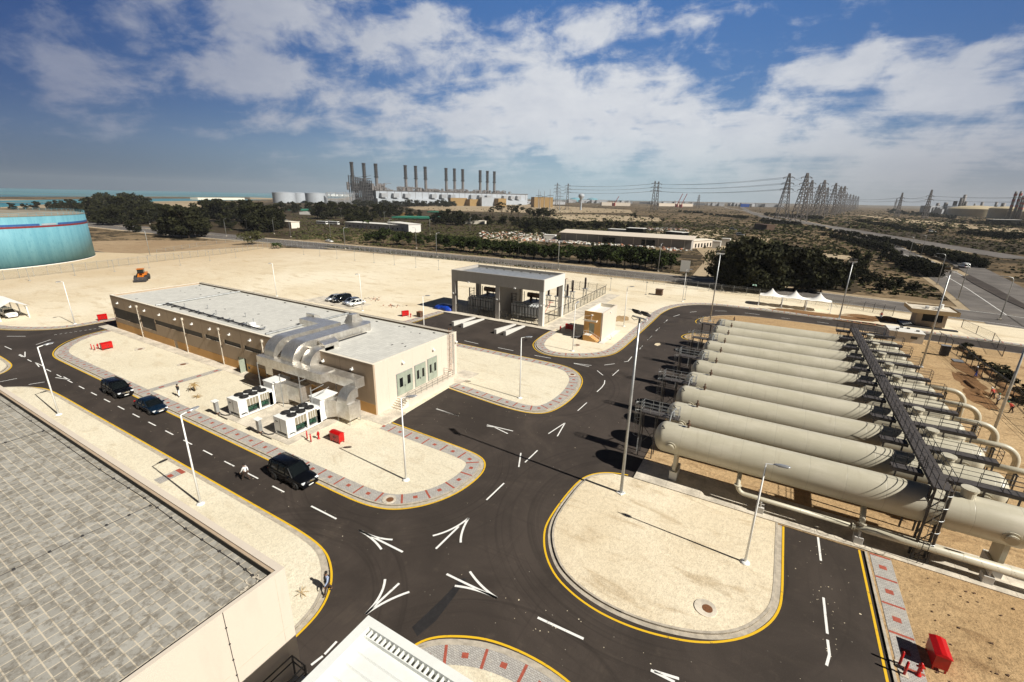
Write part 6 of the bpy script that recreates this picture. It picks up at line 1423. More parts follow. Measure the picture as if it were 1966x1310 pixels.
# ================================================================ PEOPLE
def skin(name, verts, edges, rad, mat_, parent, sub=1, root=0):
    me = bpy.data.meshes.new(name); me.from_pydata(verts, edges, []); me.materials.append(M[mat_]); ob = bpy.data.objects.new(name, me); COL.objects.link(ob)
    if parent: ob.parent = parent; KIDS.setdefault(parent.name, []).append(ob)
    ob.modifiers.new('skin', 'SKIN'); me.skin_vertices.new() if not me.skin_vertices else None
    for i, v in enumerate(me.skin_vertices[0].data):
        r = rad[i]; v.radius = r if isinstance(r, tuple) else (r, r); v.use_root = (i == root)
    if sub: s_ = ob.modifiers.new('sub', 'SUBSURF'); s_.levels = sub; s_.render_levels = sub
    return ob
def person(loc, rz, label, shirt, trouser, stride=.25, h=1.75, helmet=None, bend=0.0, vest=None, arms=(.25, -.2)):
    t = thing('person', label, 'person', loc, R(rz)); k = h/1.75; V = lambda *a: tuple(x*k for x in a)
    def tor(x, z):   # bend the torso forwards about the hips
        c, s = math.cos(bend), math.sin(bend); return (x*c+(z-.92)*s, .92+(z-.92)*c-x*s)
    def TV(x, y, z): a, b = tor(x, z); return V(a, y, b)
    sh = []
    hip = [V(0, 0, .94)]; j = {}
    names = []; vs = []; ed = []; rd = []
    def add(n_, p, r, par=None):
        names.append(n_); vs.append(p); rd.append(tuple(x*k for x in r) if isinstance(r, tuple) else r*k)
        if par is not None: ed.append((names.index(par), len(names)-1))
    add('pelvis', V(0, 0, .95), (.13, .10)); add('waist', TV(0, 0, 1.08), (.125, .09), 'pelvis'); add('chest', TV(0, 0, 1.30), (.15, .10), 'waist'); add('neck', TV(.0, 0, 1.47), .058, 'chest')
    add('jaw', TV(.02, 0, 1.56), (.07, .075), 'neck'); add('head', TV(.01, 0, 1.65), (.082, .092), 'jaw'); add('nose', TV(.11, 0, 1.615), .012, 'head')
    legs = {}
    for s_, nm in ((1, 'l'), (-1, 'r')):
        f = stride*s_; add('hip'+nm, V(0, .09*s_, .88), .085, 'pelvis'); add('knee'+nm, V(f*.55+.04, .10*s_, .49), .058, 'hip'+nm); add('ank'+nm, V(f-(.06 if f < 0 else 0), .10*s_, .09+(.05 if f < 0 else 0)), .040, 'knee'+nm); add('toe'+nm, V(f+.13, .11*s_, .035+(.01 if f < 0 else 0)), .032, 'ank'+nm)
        a = arms[0] if s_ > 0 else arms[1]
        add('sho'+nm, TV(0, .18*s_, 1.40), .058, 'chest'); add('elb'+nm, TV(a*.45-.02, .24*s_, 1.13), .042, 'sho'+nm); add('wri'+nm, TV(a+.05, .23*s_, .90), .027, 'elb'+nm)
        add('palm'+nm, TV(a+.07, .23*s_, .83), (.034, .018), 'wri'+nm)
        for q in range(4): add('f%d%s' % (q, nm), TV(a+.05+.022*q, .235*s_, .765-.006*(1-abs(q-1.5))), .0085, 'palm'+nm); add('g%d%s' % (q, nm), TV(a+.055+.022*q, .222*s_, .730), .007, 'f%d%s' % (q, nm))
        add('th'+nm, TV(a+.115, .225*s_, .80), .010, 'palm'+nm)
    skin('body', vs, ed, rd, 'skin', t)
    P = dict(zip(names, vs))
    def sub(nm, lst, edges, mt, sub_=1): return skin(nm, [P[n_] if isinstance(n_, str) else n_[0] for n_, _ in lst], edges, [tuple(x*k for x in r) if isinstance(r, tuple) else r*k for _, r in lst], mt, t, sub_)
    sub('shirt', [('waist', (.155, .125)), ('chest', (.185, .135)), ((TV(0, 0, 1.43), 0), .085), ('shol', .078), ('elbl', .060), ('wril', .040), ('shor', .078), ('elbr', .060), ('wrir', .040), ((V(0, 0, .93), 0), (.16, .125))], [(0, 1), (1, 2), (1, 3), (3, 4), (4, 5), (1, 6), (6, 7), (7, 8), (0, 9)], shirt)
    if vest: sub('vest', [('waist', (.20, .16)), ('chest', (.25, .18)), ((TV(0, 0, 1.45), 0), .12), ((V(0, 0, .90), 0), (.20, .16))], [(0, 1), (1, 2), (0, 3)], vest)
    sub('trousers', [('pelvis', (.15, .12)), ('hipl', .105), ('kneel', .078), ('ankl', .062), ('hipr', .105), ('kneer', .078), ('ankr', .062)], [(0, 1), (1, 2), (2, 3), (0, 4), (4, 5), (5, 6)], trouser)
    for nm in 'lr': x, y, z = P['toe'+nm]; MB().smooth().lathe([(.02, -.13), (.045, -.10), (.05, .02), (.03, .07)], 8, (x-.05*k, y, z+.01), 'X').build('shoe', 'black', t, local=True)
    hx, hy, hz = P['head']; m = MB().smooth()
    if helmet: m.lathe([(.135, 0), (.13, .02), (.118, .06), (.08, .12), (.01, .14)], 14, (hx, hy, hz+.02)); m.build('helmet', helmet, t, local=True)
    else: m.lathe([(.085, -.06), (.103, 0), (.100, .05), (.07, .095), (.01, .11)], 14, (hx-.018, hy, hz+.015)); m.build('hair', 'hair', t, local=True)
    for s_ in (-1, 1): MB().obox((hx+.085*k, s_*.032*k, hz-.005), .01, .022, .012).build('eye', 'black', t, local=True); MB().obox((hx, s_*.092*k, hz-.02), .03, .012, .05).build('ear', 'skin', t, local=True)
    MB().obox((hx+.085*k, 0, hz-.075*k), .012, .045, .012).build('mouth', 'brick_red', t, local=True)
    return t
person((-39.8, 19.55, 0), 200, 'man in white shirt and dark brown trousers walking along the road', 'shirt_white', 'trouser_brown', .28, 1.78)
person((-22.55, 14.95, .0), -100, 'man in black vest over a pale blue shirt walking on the yellow line', 'shirt_blue', 'trouser_brown', .30, 1.82, vest='shirt_black')
person((-64.9, 25.6, .13), -70, 'man in black shirt and white trousers on the red-block path', 'shirt_black', 'shirt_white', .12, 1.78)
for p, rz, lab, s1, s2, hel, bd, v in (((30.1, 84.9, .09), 120, 'worker in red vest crouching forward by the trench, farthest of three', 'shirt_red', 'trouser_brown', 'helmet_w', .7, None), ((29.8, 82.3, .09), 200, 'worker in white shirt standing by the trench at the right edge', 'shirt_white', 'trouser_brown', 'net_green', .1, None),
    ((30.5, 79.9, .09), 160, 'worker in red vest with green helmet bending at the trench, nearest of three', 'shirt_red', 'trouser_brown', 'net_green', .8, None), ((31.0, 95.2, .09), 180, 'worker in dark jacket and blue trousers by the fence', 'shirt_black', 'blue_sheet', 'helmet_w', .15, None), ((24.3, 133.8, .13), 90, 'worker in red and pale blue clothes near the dug earth', 'shirt_red', 'shirt_blue', None, .2, None)):
    person(p, rz, lab, s1, s2, .15, 1.75, hel, bd, v)
# ================================================================ FENCES
gate_fence('boundary_fence', 'long grey mesh fence along the highway side of the sand yard', [(-219, 144.5), (-203, 151.5), (-184, 152.2), (-147, 155.0), (-108, 156.5), (-75, 156.0)], 2.2, step=3.0, angled=1, z0=-.1, post='steel_grey', brace=True)
gate_fence('boundary_fence', 'mesh fence behind the grey shelter towards the dark tree clump', [(-75, 156.0), (-36, 150.5), (-12, 146.5), (22, 142.5)], 2.2, step=3.4, angled=1, z0=-.1, post='steel_grey', brace=True)
gate_fence('boundary_fence', 'mesh fence below the turquoise tank at the left', [(-190, 20), (-194.5, 40), (-198, 60), (-204, 86), (-207, 108), (-219, 144.5)], 2.6, step=3.2, angled=-1, z0=-.1, post='steel_grey')
gate_fence('boundary_fence', 'mesh fence between the tents and the guard house', [(22, 142.5), (27.5, 139.5)], 2.2, step=2.5, angled=1, z0=-.1, post='dark_steel')
gate_fence('boundary_fence', 'dark angled-post fence running down the right side past the workers', [(31.0, 116), (31.8, 108), (31.9, 96), (32.4, 86), (31.9, 78), (32.2, 60)], 2.1, step=2.6, angled=-1, z0=.06, post='dark_steel')
gate_fence('boundary_fence', 'loose leaning mesh fence right of the guard house', [(39, 135), (41, 124), (39, 112)], 1.8, step=5, z0=.06, post='dark_steel')
gate_fence('boundary_fence', 'low mesh fence far left on the tan ground behind the tank', [(-232, 95), (-250, 120), (-262, 150), (-228, 158)], 1.8, step=6, z0=-.25, post='steel_grey')
# trench banks and debris by the right fence
for i, (x, y, l) in enumerate(((33.3, 100, 3.0), (33.2, 90, 4.5), (33.0, 79, 4.5), (29.4, 88, 3.0), (34.0, 110, 3.0))): lumpy('spoil_heap', ('heap of brown earth along the right fence, farther middle', 'heap of brown earth along the right fence, opposite the workers', 'heap of brown earth along the right fence, nearest', 'heap of brown earth inside the fence, beside the workers', 'heap of brown earth at the far end of the right fence')[i], 'earth heap', (x, y, -.1), 1.1, l, .45, 'dirt', 10+i, 22, 7, None, .8, .42)
lumpy('spoil_heap', 'orange-brown heap of dug earth between tents and guard house', 'earth heap', (26.5, 134.2, 0), 2.6, 1.1, .8, 'dirt', 21, 22, 7, None, .8, .35)
t = thing('waste_bin', 'square black bin on the sand behind the ochre kiosk', 'bin', (-28.2, 137.0, .12)); g = gp(*c3(1042, 970), .12); t.location = g
MB().box(-.9, .9, -.8, .8, .1, 1.6).box(-1.0, 1.0, -.9, .9, 1.6, 1.7).build('body', 'brown', t, local=True); MB().box(-.95, .95, -.85, .85, .0, .1).build('base', 'dark_steel', t, local=True)
# ================================================================ TREES
rd = random.Random(11)
def leafcloud(m, c, r, n, size, rd, flat=.75):
    for _ in range(n):
        while True:
            p = Vector((rd.uniform(-1, 1), rd.uniform(-1, 1), rd.uniform(-1, 1)))
            if .25 < p.length < 1: break
        p = Vector((c[0]+p.x*r, c[1]+p.y*r, c[2]+p.z*r*flat)); u = Vector((rd.gauss(0, 1), rd.gauss(0, 1), rd.gauss(0, .7))).normalized(); v = u.orthogonal().normalized(); w_ = u.cross(v); s = size*rd.uniform(.6, 1.4)
        a = rd.random()*6.28; v, w_ = v*math.cos(a)+w_*math.sin(a), w_*math.cos(a)-v*math.sin(a); o = len(m.v)
        m.v.extend([tuple(p+v*s), tuple(p+w_*s*.55), tuple(p-v*s), tuple(p-w_*s*.55)]); m.face([o, o+1, o+2, o+3])
def tree(name, label, loc, mat_, H=10, Rr=4.5, clumps=16, per=60, size=.42, trunk=.25, low=.3, seed=1, group='trees', cat='tree'):
    rd = random.Random(seed); t = thing(name, label, cat, loc, 0, group)
    tr = MB().smooth(); cr = MB(); top = H*.55
    tr.path([(0, 0, 0), (.1, .05, H*low*.6), (.05, -.1, H*low*1.1), (.2, .1, top)], [trunk, trunk*.8, trunk*.6, trunk*.2], 7)
    for k in range(clumps):
        a = rd.random()*6.28; u = rd.random(); rr = Rr*math.sqrt(rd.random())*.86; z = H*(low+(1-low)*u*.88); rr *= math.sqrt(max(.12, 1-((z/H-.5-low*.3)/.62)**2)) ; c = (rr*math.cos(a), rr*math.sin(a), z)
        leafcloud(cr, c, Rr*rd.uniform(.26, .44), per, size, rd)
        if k % 2 == 0: tr.path([(.05, 0, H*low*rd.uniform(.7, 1.2)), (c[0]*.5, c[1]*.5, z*.75), (c[0]*.9, c[1]*.9, z)], [trunk*.4, trunk*.25, trunk*.08], 5)
    tr.build('trunk', 'bark', t, local=True); cr.build('crown', mat_, t, local=True); return t
OFF = (0, -4000, 0)
PR = {}
def proto(key, i, **k):
    PR.setdefault(key, []).append(dict(k, seed=i))
for i in range(3): proto('dark', 30+i, mat_='leaf_dark', H=12, Rr=5.2, clumps=26, per=95, size=.50, trunk=.32, low=.16)
for i in range(2): proto('row', 40+i, mat_='leaf_green', H=6.5, Rr=3.1, clumps=18, per=70, size=.34, trunk=.17, low=.28)
for i in range(2): proto('hedge', 50+i, mat_='leaf_dark', H=5.5, Rr=3.6, clumps=16, per=55, size=.46, trunk=.2, low=.15)
proto('acacia', 60, mat_='leaf_olive', H=6, Rr=4.2, clumps=16, per=70, size=.30, trunk=.2, low=.35)
proto('tall', 61, mat_='leaf_dark', H=13, Rr=3.4, clumps=14, per=50, size=.38, trunk=.22, low=.45); proto('tall', 62, mat_='leaf_dark', H=13, Rr=3.0, clumps=12, per=45, size=.38, trunk=.22, low=.5)
proto('bush', 63, mat_='leaf_dark', H=3.0, Rr=2.4, clumps=12, per=60, size=.28, trunk=.1, low=.08)
BUILT = {}
def plant(key, px, pb, pt, label, group, wide=1.0, z=-.28):
    g = gp(px, pb, z); d = math.hypot(g.x, g.y); h = max(1.0, zat(px, pt, d)-z); i = rd.randrange(len(PR[key])); kk = PR[key][i]; s = h/kk['H']
    name = {'dark': 'broadleaf_tree', 'row': 'roadside_tree', 'hedge': 'round_tree', 'acacia': 'acacia_tree', 'tall': 'tall_thin_tree', 'bush': 'bush'}[key]; cat = 'bush' if key == 'bush' else 'tree'
    if (key, i) not in BUILT:
        o = tree(name, label, (g.x, g.y, z), group=group, cat=cat, **kk); BUILT[(key, i)] = o; o.scale = (s*wide, s*wide, s)
    else: o = dup(BUILT[(key, i)], (g.x, g.y, z), rd.random()*6.28, label, group, (s*wide, s*wide, s))
    o.rotation_euler = (0, 0, rd.random()*6.28); return o
ORDW = ['leftmost', 'second', 'third', 'fourth', 'fifth', 'sixth', 'seventh', 'eighth', 'ninth', 'tenth', 'eleventh', 'twelfth', 'thirteenth', 'fourteenth', 'fifteenth', 'sixteenth', 'seventeenth', 'eighteenth', 'nineteenth', 'twentieth']
def nth(label, i, n): return label if n == 1 else label+', rightmost' if i == n-1 else label+', leftmost' if i == 0 else label+', '+ORDW[i]+' from left'
def same(key, lst, label, group, f=None, wide=1.0):
    lst = sorted(lst); base_label = label
    for ii, it in enumerate(lst):
        label = nth(base_label, ii, len(lst))
        x, b, t_ = it[:3]; p = f(x, b) if f else (x, b); q = f(x, t_) if f else (x, t_); plant(key, p[0], p[1], q[1], label, group, it[3] if len(it) > 3 else wide)
same('dark', [(-60, 930, 590), (60, 935, 570), (150, 930, 560), (230, 940, 600), (330, 945, 650), (430, 950, 660), (540, 930, 690), (100, 900, 600), (280, 900, 620), (480, 900, 700)], 'dense dark tree in the big clump behind the white tents', 'tree clump behind the tents', c4)
same('dark', [(640, 880, 620), (700, 850, 640)], 'dark tree at the right end of the clump by the tents', 'two dark trees at the right of the clump', c4, .8)
same('dark', [(1500, 880, 640), (1580, 925, 620), (1660, 930, 540), (1760, 950, 600), (1860, 950, 580), (1700, 880, 520), (1820, 900, 560)], 'dark tree in the left part of the clump behind the tents', 'left part of the tree clump', c3)
same('acacia', [(1480, 860, 600, .6), (1690, 720, 520, .8), (1880, 760, 560, .9)], 'thin dry-looking tree rising from the left part of the clump', 'thin trees in the clump', c3)
same('bush', [(900, 935, 850), (985, 915, 840), (1115, 945, 878), (840, 860, 800), (760, 880, 820)], 'round dark bush on the grass right of the tree clump', 'bushes right of the tree clump', c4)
same('row', [(770, 600, 535), (825, 600, 520), (870, 600, 500), (955, 610, 520), (1035, 615, 525), (1105, 615, 540), (1160, 610, 550)], 'small green tree before the white office building', 'green trees before the white office', c2, 1.1)
same('row', [(1230, 625, 540), (1300, 645, 545), (1345, 640, 550), (1390, 655, 555), (1430, 655, 560), (1480, 665, 555), (1530, 660, 570), (1590, 675, 580), (1640, 675, 580), (1690, 690, 580), (1740, 690, 590), (1790, 700, 590), (1850, 700, 600), (1910, 705, 610), (1960, 710, 600)], 'small green tree in the dense row along the highway', 'green tree row along the highway', c2, 1.15)
same('row', [(100, 700, 580), (170, 705, 590), (235, 705, 585), (300, 710, 595), (370, 705, 590), (440, 730, 595), (490, 725, 600), (540, 735, 595), (600, 730, 590), (650, 740, 585), (725, 760, 590), (780, 750, 590), (835, 760, 590), (890, 770, 600), (940, 765, 605), (990, 770, 620), (1065, 790, 635), (1130, 770, 650)], 'small green tree in the highway row before the long shed', 'green tree row before the long shed', c3, 1.2)
same('hedge', [(x, 450+(x % 90), 350+(x*7 % 45)) for x in range(700, 1130, 55)], 'dark tree in the belt right of the turquoise tank', 'dark tree belt right of the tank', c1, 1.2)
same('dark', [(100, 472, 420, 1.3), (190, 470, 425, 1.2), (270, 468, 408, 1.3), (400, 475, 400, 1.3), (480, 472, 392, 1.3), (560, 475, 392, 1.3), (620, 470, 425, 1.2), (690, 470, 425, 1.2)], 'dark tree seen over the roof of the turquoise tank', 'dark trees behind the turquoise tank', c1)
same('dark', [(700, 570, 470), (760, 585, 460), (830, 590, 430), (900, 580, 440), (985, 640, 540, 1.5), (1060, 580, 440), (1120, 570, 430), (1160, 560, 405), (1210, 560, 430), (940, 560, 450), (1290, 540, 430)], 'dark tree in the mass to the right of the turquoise tank', 'dark tree mass right of the tank', c1, 1.2)
same('dark', [(1200, 660, 540), (1280, 675, 480), (1340, 680, 430), (1400, 685, 430), (1460, 680, 460), (1515, 665, 520), (1310, 640, 430), (1420, 640, 440)], 'very dark big tree in the foreground of the tree belt', 'very dark trees behind the left fence', c1)
same('dark', [(1470, 560, 400), (1540, 560, 390), (1610, 560, 395), (1690, 565, 385), (1760, 560, 390), (1830, 560, 395), (1900, 570, 410), (1700, 610, 510), (1650, 600, 520), (1900, 620, 500)], 'dark tree in the middle of the tree belt', 'dark trees in the middle belt', c1, 1.2)
same('dark', [(20, 520, 340), (80, 530, 335), (140, 530, 350), (180, 500, 370), (60, 480, 330), (150, 450, 335), (230, 400, 325), (290, 402, 327), (310, 400, 335)], 'tall dark tree left of the green shade net', 'dark trees left of the green net', c2, 1.1)
same('dark', [(390, 385, 325), (440, 440, 330), (500, 445, 325), (560, 440, 335), (630, 430, 330), (700, 445, 345), (760, 470, 355), (830, 440, 335), (900, 430, 345), (960, 425, 350), (1040, 430, 372), (1100, 430, 380), (680, 480, 370), (540, 400, 322), (620, 400, 328)], 'dark tree in the belt before the power station', 'dark tree belt before the power station', c2, 1.3)
same('hedge', [(x, 358+(x % 20)*.4, 318+(x*3 % 14)) for x in range(700, 1340, 48)], 'low dark tree in the line at the foot of the power station', 'tree line at the foot of the power station', c2, 1.5)
same('hedge', [(x, 350, 320+(x*3 % 9)) for x in range(1360, 1900, 60)], 'low dark tree before the yellow buildings', 'tree line before the yellow buildings', c2, 1.5)
same('dark', [(1210, 475, 400), (1260, 480, 385), (1320, 480, 375), (1370, 485, 385), (1440, 475, 400), (1480, 460, 410), (1230, 440, 395)], 'broad dark tree beyond the white office', 'broad dark trees beyond the office', c2, 1.35)
same('tall', [(1580, 440, 360), (1640, 445, 328), (1700, 450, 350), (1745, 445, 335), (1820, 440, 368), (1870, 470, 365), (1905, 475, 358), (1950, 480, 375)], 'spindly tall tree standing against the pale flats', 'spindly trees against the pale flats', c2, 1.5)
same('dark', [(1560, 480, 420), (1640, 480, 420), (1720, 485, 425), (1800, 500, 430), (1880, 500, 430), (1950, 520, 440)], 'dark tree among the far nursery plots', 'dark trees by the nursery plots', c2, 1.5)
same('tall', [(60, 400, 310), (170, 430, 298), (200, 400, 320), (635, 475, 385), (845, 425, 340), (980, 430, 365), (1065, 435, 385)], 'thin-crowned tree behind the long shed', 'thin-crowned trees behind the shed', c3, 1.4)
same('dark', [(30, 480, 390), (110, 470, 385), (200, 470, 400), (290, 475, 400), (380, 470, 405), (470, 472, 410), (560, 470, 405), (650, 470, 412), (740, 465, 410), (830, 462, 415), (920, 460, 420), (1020, 455, 420), (60, 505, 445), (180, 505, 450)], 'low dark tree in the belt right behind the long shed', 'dark belt behind the long shed', c3, 2.0)
def rowpx(key, a, b, n, ha, hb, label, group, f, wide=1.2, jit=3):
    for i in range(n):
        u = i/(n-1); u = u**.85; x = a[0]+(b[0]-a[0])*u; y = a[1]+(b[1]-a[1])*u; h = ha+(hb-ha)*u; plant(key, *f(x+rd.uniform(-jit, jit), y), f(x, y-h*rd.uniform(.85, 1.12))[1], nth(label, i, n), group, wide)
rowpx('hedge', (455, 525), (930, 640), 16, 32, 62, 'dark clipped tree in the row left of the branch road', 'tree row left of the branch road', c4)
rowpx('hedge', (930, 700), (1270, 835), 9, 75, 100, 'biggest dark trees left of the branch road', 'near trees left of the branch road', c4)
rowpx('hedge', (440, 480), (1100, 615), 20, 26, 52, 'dark clipped tree in the row right of the branch road', 'tree row right of the branch road', c4)
rowpx('hedge', (1130, 640), (1640, 765), 14, 58, 72, 'big dark tree in the near row right of the branch road', 'near trees right of the branch road', c4)
rowpx('hedge', (0, 425), (270, 445), 10, 34, 28, 'low dark tree in the strip at the bend of the far road', 'hedge strip at the far bend', c4, 1.5)
rowpx('hedge', (1390, 365), (1690, 395), 10, 16, 24, 'low green tree in the strip beyond the sand flats', 'hedge strip beyond the flats', c3, 1.6)
rowpx('hedge', (1200, 345), (1360, 355), 6, 16, 18, 'low green tree in the short strip beyond the sand flats', 'short hedge strip beyond the flats', c3, 1.6)
rowpx('hedge', (20, 370), (420, 400), 14, 22, 26, 'small dark tree along the far edge of the right-hand road', 'trees along the far right road', c4, 1.6)
rowpx('hedge', (720, 420), (1180, 500), 14, 26, 34, 'dark bushy tree in the scrub plain at the right', 'bushy trees in the right plain', c4, 1.7, 14)
rowpx('dark', (960, 355), (1430, 395), 12, 36, 30, 'dark tree in the belt before the tan tanks', 'dark belt before the tan tanks', c4, 1.7)
rowpx('dark', (1500, 430), (1966, 455), 10, 30, 42, 'dark tree at the right edge before the tan tanks', 'dark trees at the right edge', c4, 1.7)
rowpx('hedge', (1500, 510), (1900, 550), 10, 34, 50, 'dark shrubby tree between the two roads at the far right', 'shrubby trees at the far right', c4, 1.6, 10)
plant('acacia', *c2(15, 610), c2(15, 520)[1], 'spreading acacia tree outside the fence corner', 'single acacia', 1.3)
for i, (x, y, h) in enumerate(((34.6, 113, 1.2), (34.2, 107, 1.0), (35, 101, 1.3), (34.3, 96, 1.5), (35, 90, 1.2), (34.5, 85, 1.6), (35.4, 80, 1.3), (34.8, 75, 1.5))): o = dup(BUILT[('bush', 3)] if ('bush', 3) in BUILT else list(v for k_, v in BUILT.items() if k_[0] == 'bush')[0], (x, y, .0), i, nth('low dark shrub outside the right-hand fence', i, 8).replace('leftmost', 'farthest').replace('rightmost', 'nearest').replace('from left', 'from far end'), 'shrubs outside the right-hand fence', (h*.5, h*.75, h*.35))
# palms
def palm(loc, label, H, fr=16, L=2.0, mat_='leaf_dark', droop=1.0, trunk=.18, fw=.16):
    rd = random.Random(int(H*10)); t = thing('palm', label, 'palm', loc)
    if H > .3: MB().smooth().path([(0, 0, 0), (.08, 0, H*.5), (0, 0, H)], [trunk, trunk*.8, trunk*.7], 8).build('trunk', 'bark', t, local=True)
    for k in range(fr):
        a = k*2.4; e = rd.uniform(.1, .9); m = MB(); prev = None; n = 7
        for i in range(n+1):
            u = i/n; r = L*u; z = H+L*(e*u-droop*.9*u*u); p = Vector((r*math.cos(a), r*math.sin(a), z)); s_ = Vector((-math.sin(a), math.cos(a), 0)); w_ = L*fw*math.sin(math.pi*min(1, u*.9+.12)); c = (p+s_*w_-Vector((0, 0, w_*.5)), p, p-s_*w_-Vector((0, 0, w_*.5)))
            if prev: m.add([prev[0], prev[1], prev[2], c[0], c[1], c[2]], [(0, 1, 4, 3), (1, 2, 5, 4)])
            prev = c
        m.build('frond', mat_, t, local=True)
    return t
g = gp(*c5(1325, 850), .12); palm((-65.2, 27.6, .12), 'small dry palm right behind the man in black shirt', 1.0, 18, .8, 'leaf_dry', 1.2, .12, .10)
g = gp(*c5(1460, 935), .12); palm((g.x, g.y, .12), 'withered star-shaped palm seedling on the gravel by the path', .12, 14, .75, 'leaf_dry', .7, .06, .06)
g = gp(575, 1112, .12); palm((-23.9, 13.9, .12), 'withered palm seedling on the gravel by the tall cream wall', .12, 7, .55, 'leaf_dry', .6, .05, .05)
for p, h, l in ((c2(175, 640), 2.5, 'low bushy palm at the fence corner by the highway'), (c2(620, 575), 5.5, 'palm left of the white office building'), (c2(760, 530), 8, 'tall palm before the white office building')): g = gp(*p, -.28); palm((g.x, g.y, -.28), l, h, 20, 3.2, 'leaf_green')
# scrub: uncountable low bushes over the plain
m = MB(); rd = random.Random(77); cnt = 0
def near(p, pl, d):
    for a, b in zip(pl, pl[1:]):
        L2 = (b[0]-a[0])**2+(b[1]-a[1])**2; u = max(0, min(1, ((p.x-a[0])*(b[0]-a[0])+(p.y-a[1])*(b[1]-a[1]))/L2))
        if (p.x-a[0]-u*(b[0]-a[0]))**2+(p.y-a[1]-u*(b[1]-a[1]))**2 < d*d: return True
    return False
def scr(fx0, fx1, fy0, fy1, n, sz, dens=None):
    for _ in range(n):
        px = rd.uniform(fx0, fx1); py = rd.uniform(fy0, fy1); p = gp(px, py, -.3); s = sz*rd.uniform(.4, 1.5)
        if p.y < 176 and p.x < 60 or any(near(p, q_, 9.5) for q_ in (hw, r1, r2, r3)): continue
        for q in range(5):
            a = rd.random()*6.28; b_ = a+rd.uniform(.8, 1.6); c = Vector((p.x+rd.uniform(-s, s)*.7, p.y+rd.uniform(-s, s)*.7, -.3)); o = len(m.v)
            m.v.extend([(c.x+s*math.cos(a), c.y+s*math.sin(a), -.3), (c.x+s*math.cos(a+2.6), c.y+s*math.sin(a+2.6), -.3), (c.x+s*.3*math.cos(b_), c.y+s*.3*math.sin(b_), -.3+s*rd.uniform(.5, .9))]); m.face([o, o+1, o+2])
scr(1380, 1966, 435, 600, 1700, .75); scr(1000, 1966, 392, 450, 3400, 1.5); scr(900, 1400, 420, 470, 900, 1.0); scr(650, 1000, 425, 500, 900, .9); scr(1500, 1966, 405, 440, 1500, 2.0); scr(560, 1360, 455, 550, 500, .5); scr(180, 700, 440, 480, 500, .8); scr(1600, 1850, 500, 575, 300, .45); scr(560, 1080, 400, 462, 3200, 1.0); scr(1080, 1560, 425, 470, 2200, 1.0); scr(1560, 1966, 440, 490, 1500, 1.0)
mm = m.build('scrub_plants', 'leaf_olive'); tag(mm, 'low dry scrub dotted over the desert plain', 'scrub', None, 'stuff')
m = MB()
for _ in range(900):
    x = rd.uniform(-205, -75); y = rd.uniform(157.5, 162.5)+rd.gauss(0, .8); s = rd.uniform(.2, .6); a = rd.random()*6.28; o = len(m.v); m.v.extend([(x+s*math.cos(a), y+s*math.sin(a), -.25), (x-s*math.cos(a), y-s*math.sin(a), -.25), (x, y, -.25+s*.8)]); m.face([o, o+1, o+2])
tag(m.build('verge_weeds', 'leaf_green'), 'sparse green weeds between the fence and the highway', 'weeds', None, 'stuff')
# ================================================================ BACKGROUND
HZ = lambda px: 360+px*0.0198
# turquoise tank
M['tan_dark'] = sandmat('brown_tan_ground', (.34, .24, .145), (.40, .295, .185), (.24, .165, .10), 1.0, .3)
t = thing('turquoise_tank', 'huge turquoise storage tank with a blue and dark red stripe at the left edge', 'storage tank', (-256, 43, -.3))
dT = 224.7; zt = zat(0, 417.5, dT); zb1 = zat(0, 432.5, dT); zb2 = zat(0, 436.5, dT); zb3 = zat(0, 440.5, dT)
MB().smooth().lathe([(37, .0), (37, zt)], 120, (-256, 43, 0)).build('shell', 'turq', t, fix=True)
MB().smooth().lathe([(37.1, zt), (36.8, zt+.1), (20, zt+.9), (.1, zt+1.5)], 96, (-256, 43, 0), cap=False).build('roof', 'tankroof', t)
def arc(r, a0, a1, z0, z1, name, mt):
    m = MB().smooth(); n = 80
    for i in range(n+1): a = a0+(a1-a0)*i/n; m.v.append((-256+r*math.cos(a), 43+r*math.sin(a), z0)); m.v.append((-256+r*math.cos(a), 43+r*math.sin(a), z1))
    for i in range(n): m.face([2*i, 2*i+2, 2*i+3, 2*i+1])
    m.build(name, mt, t)
arc(37.03, R(-90), R(24), zb2, zb1, 'blue_stripe', 'stripe_blue'); arc(37.03, R(34), R(120), zb2, zb1, 'blue_stripe', 'stripe_blue'); arc(37.03, R(-90), R(120), zb3, zb2-.05, 'red_stripe', 'stripe_red'); arc(37.03, R(25), R(33), zb2+.1, zb1-.1, 'pale_band_panel', 'far_white')
m = MB(); 
for i in range(60): a = R(-100+i*4); p = Vector((-256+36.9*math.cos(a), 43+36.9*math.sin(a), zt)); m.tube(p, p+Vector((0, 0, 1.1)), .05, 4)
for h in (.55, 1.1): m.path([(-256+36.9*math.cos(R(a)), 43+36.9*math.sin(R(a)), zt+h) for a in range(-100, 141, 4)], .04, 4)
m.build('rim_railing', 'turq', t); arc(37.25, R(-90), R(120), 0, .35, 'base_ring', 'white')
struct('tank_apron', MB().sheet([(-256+41.5*math.cos(R(a)), 43+41.5*math.sin(R(a))) for a in range(0, 360, 6)], -.2), 'old_asphalt')
struct('tan_ground', MB().sheet([(-330, -20), (-190, 10), (-198, 60), (-206, 108), (-218, 144), (-240, 152), (-262, 148), (-300, 120), (-340, 60)], -.26), 'tan_dark')
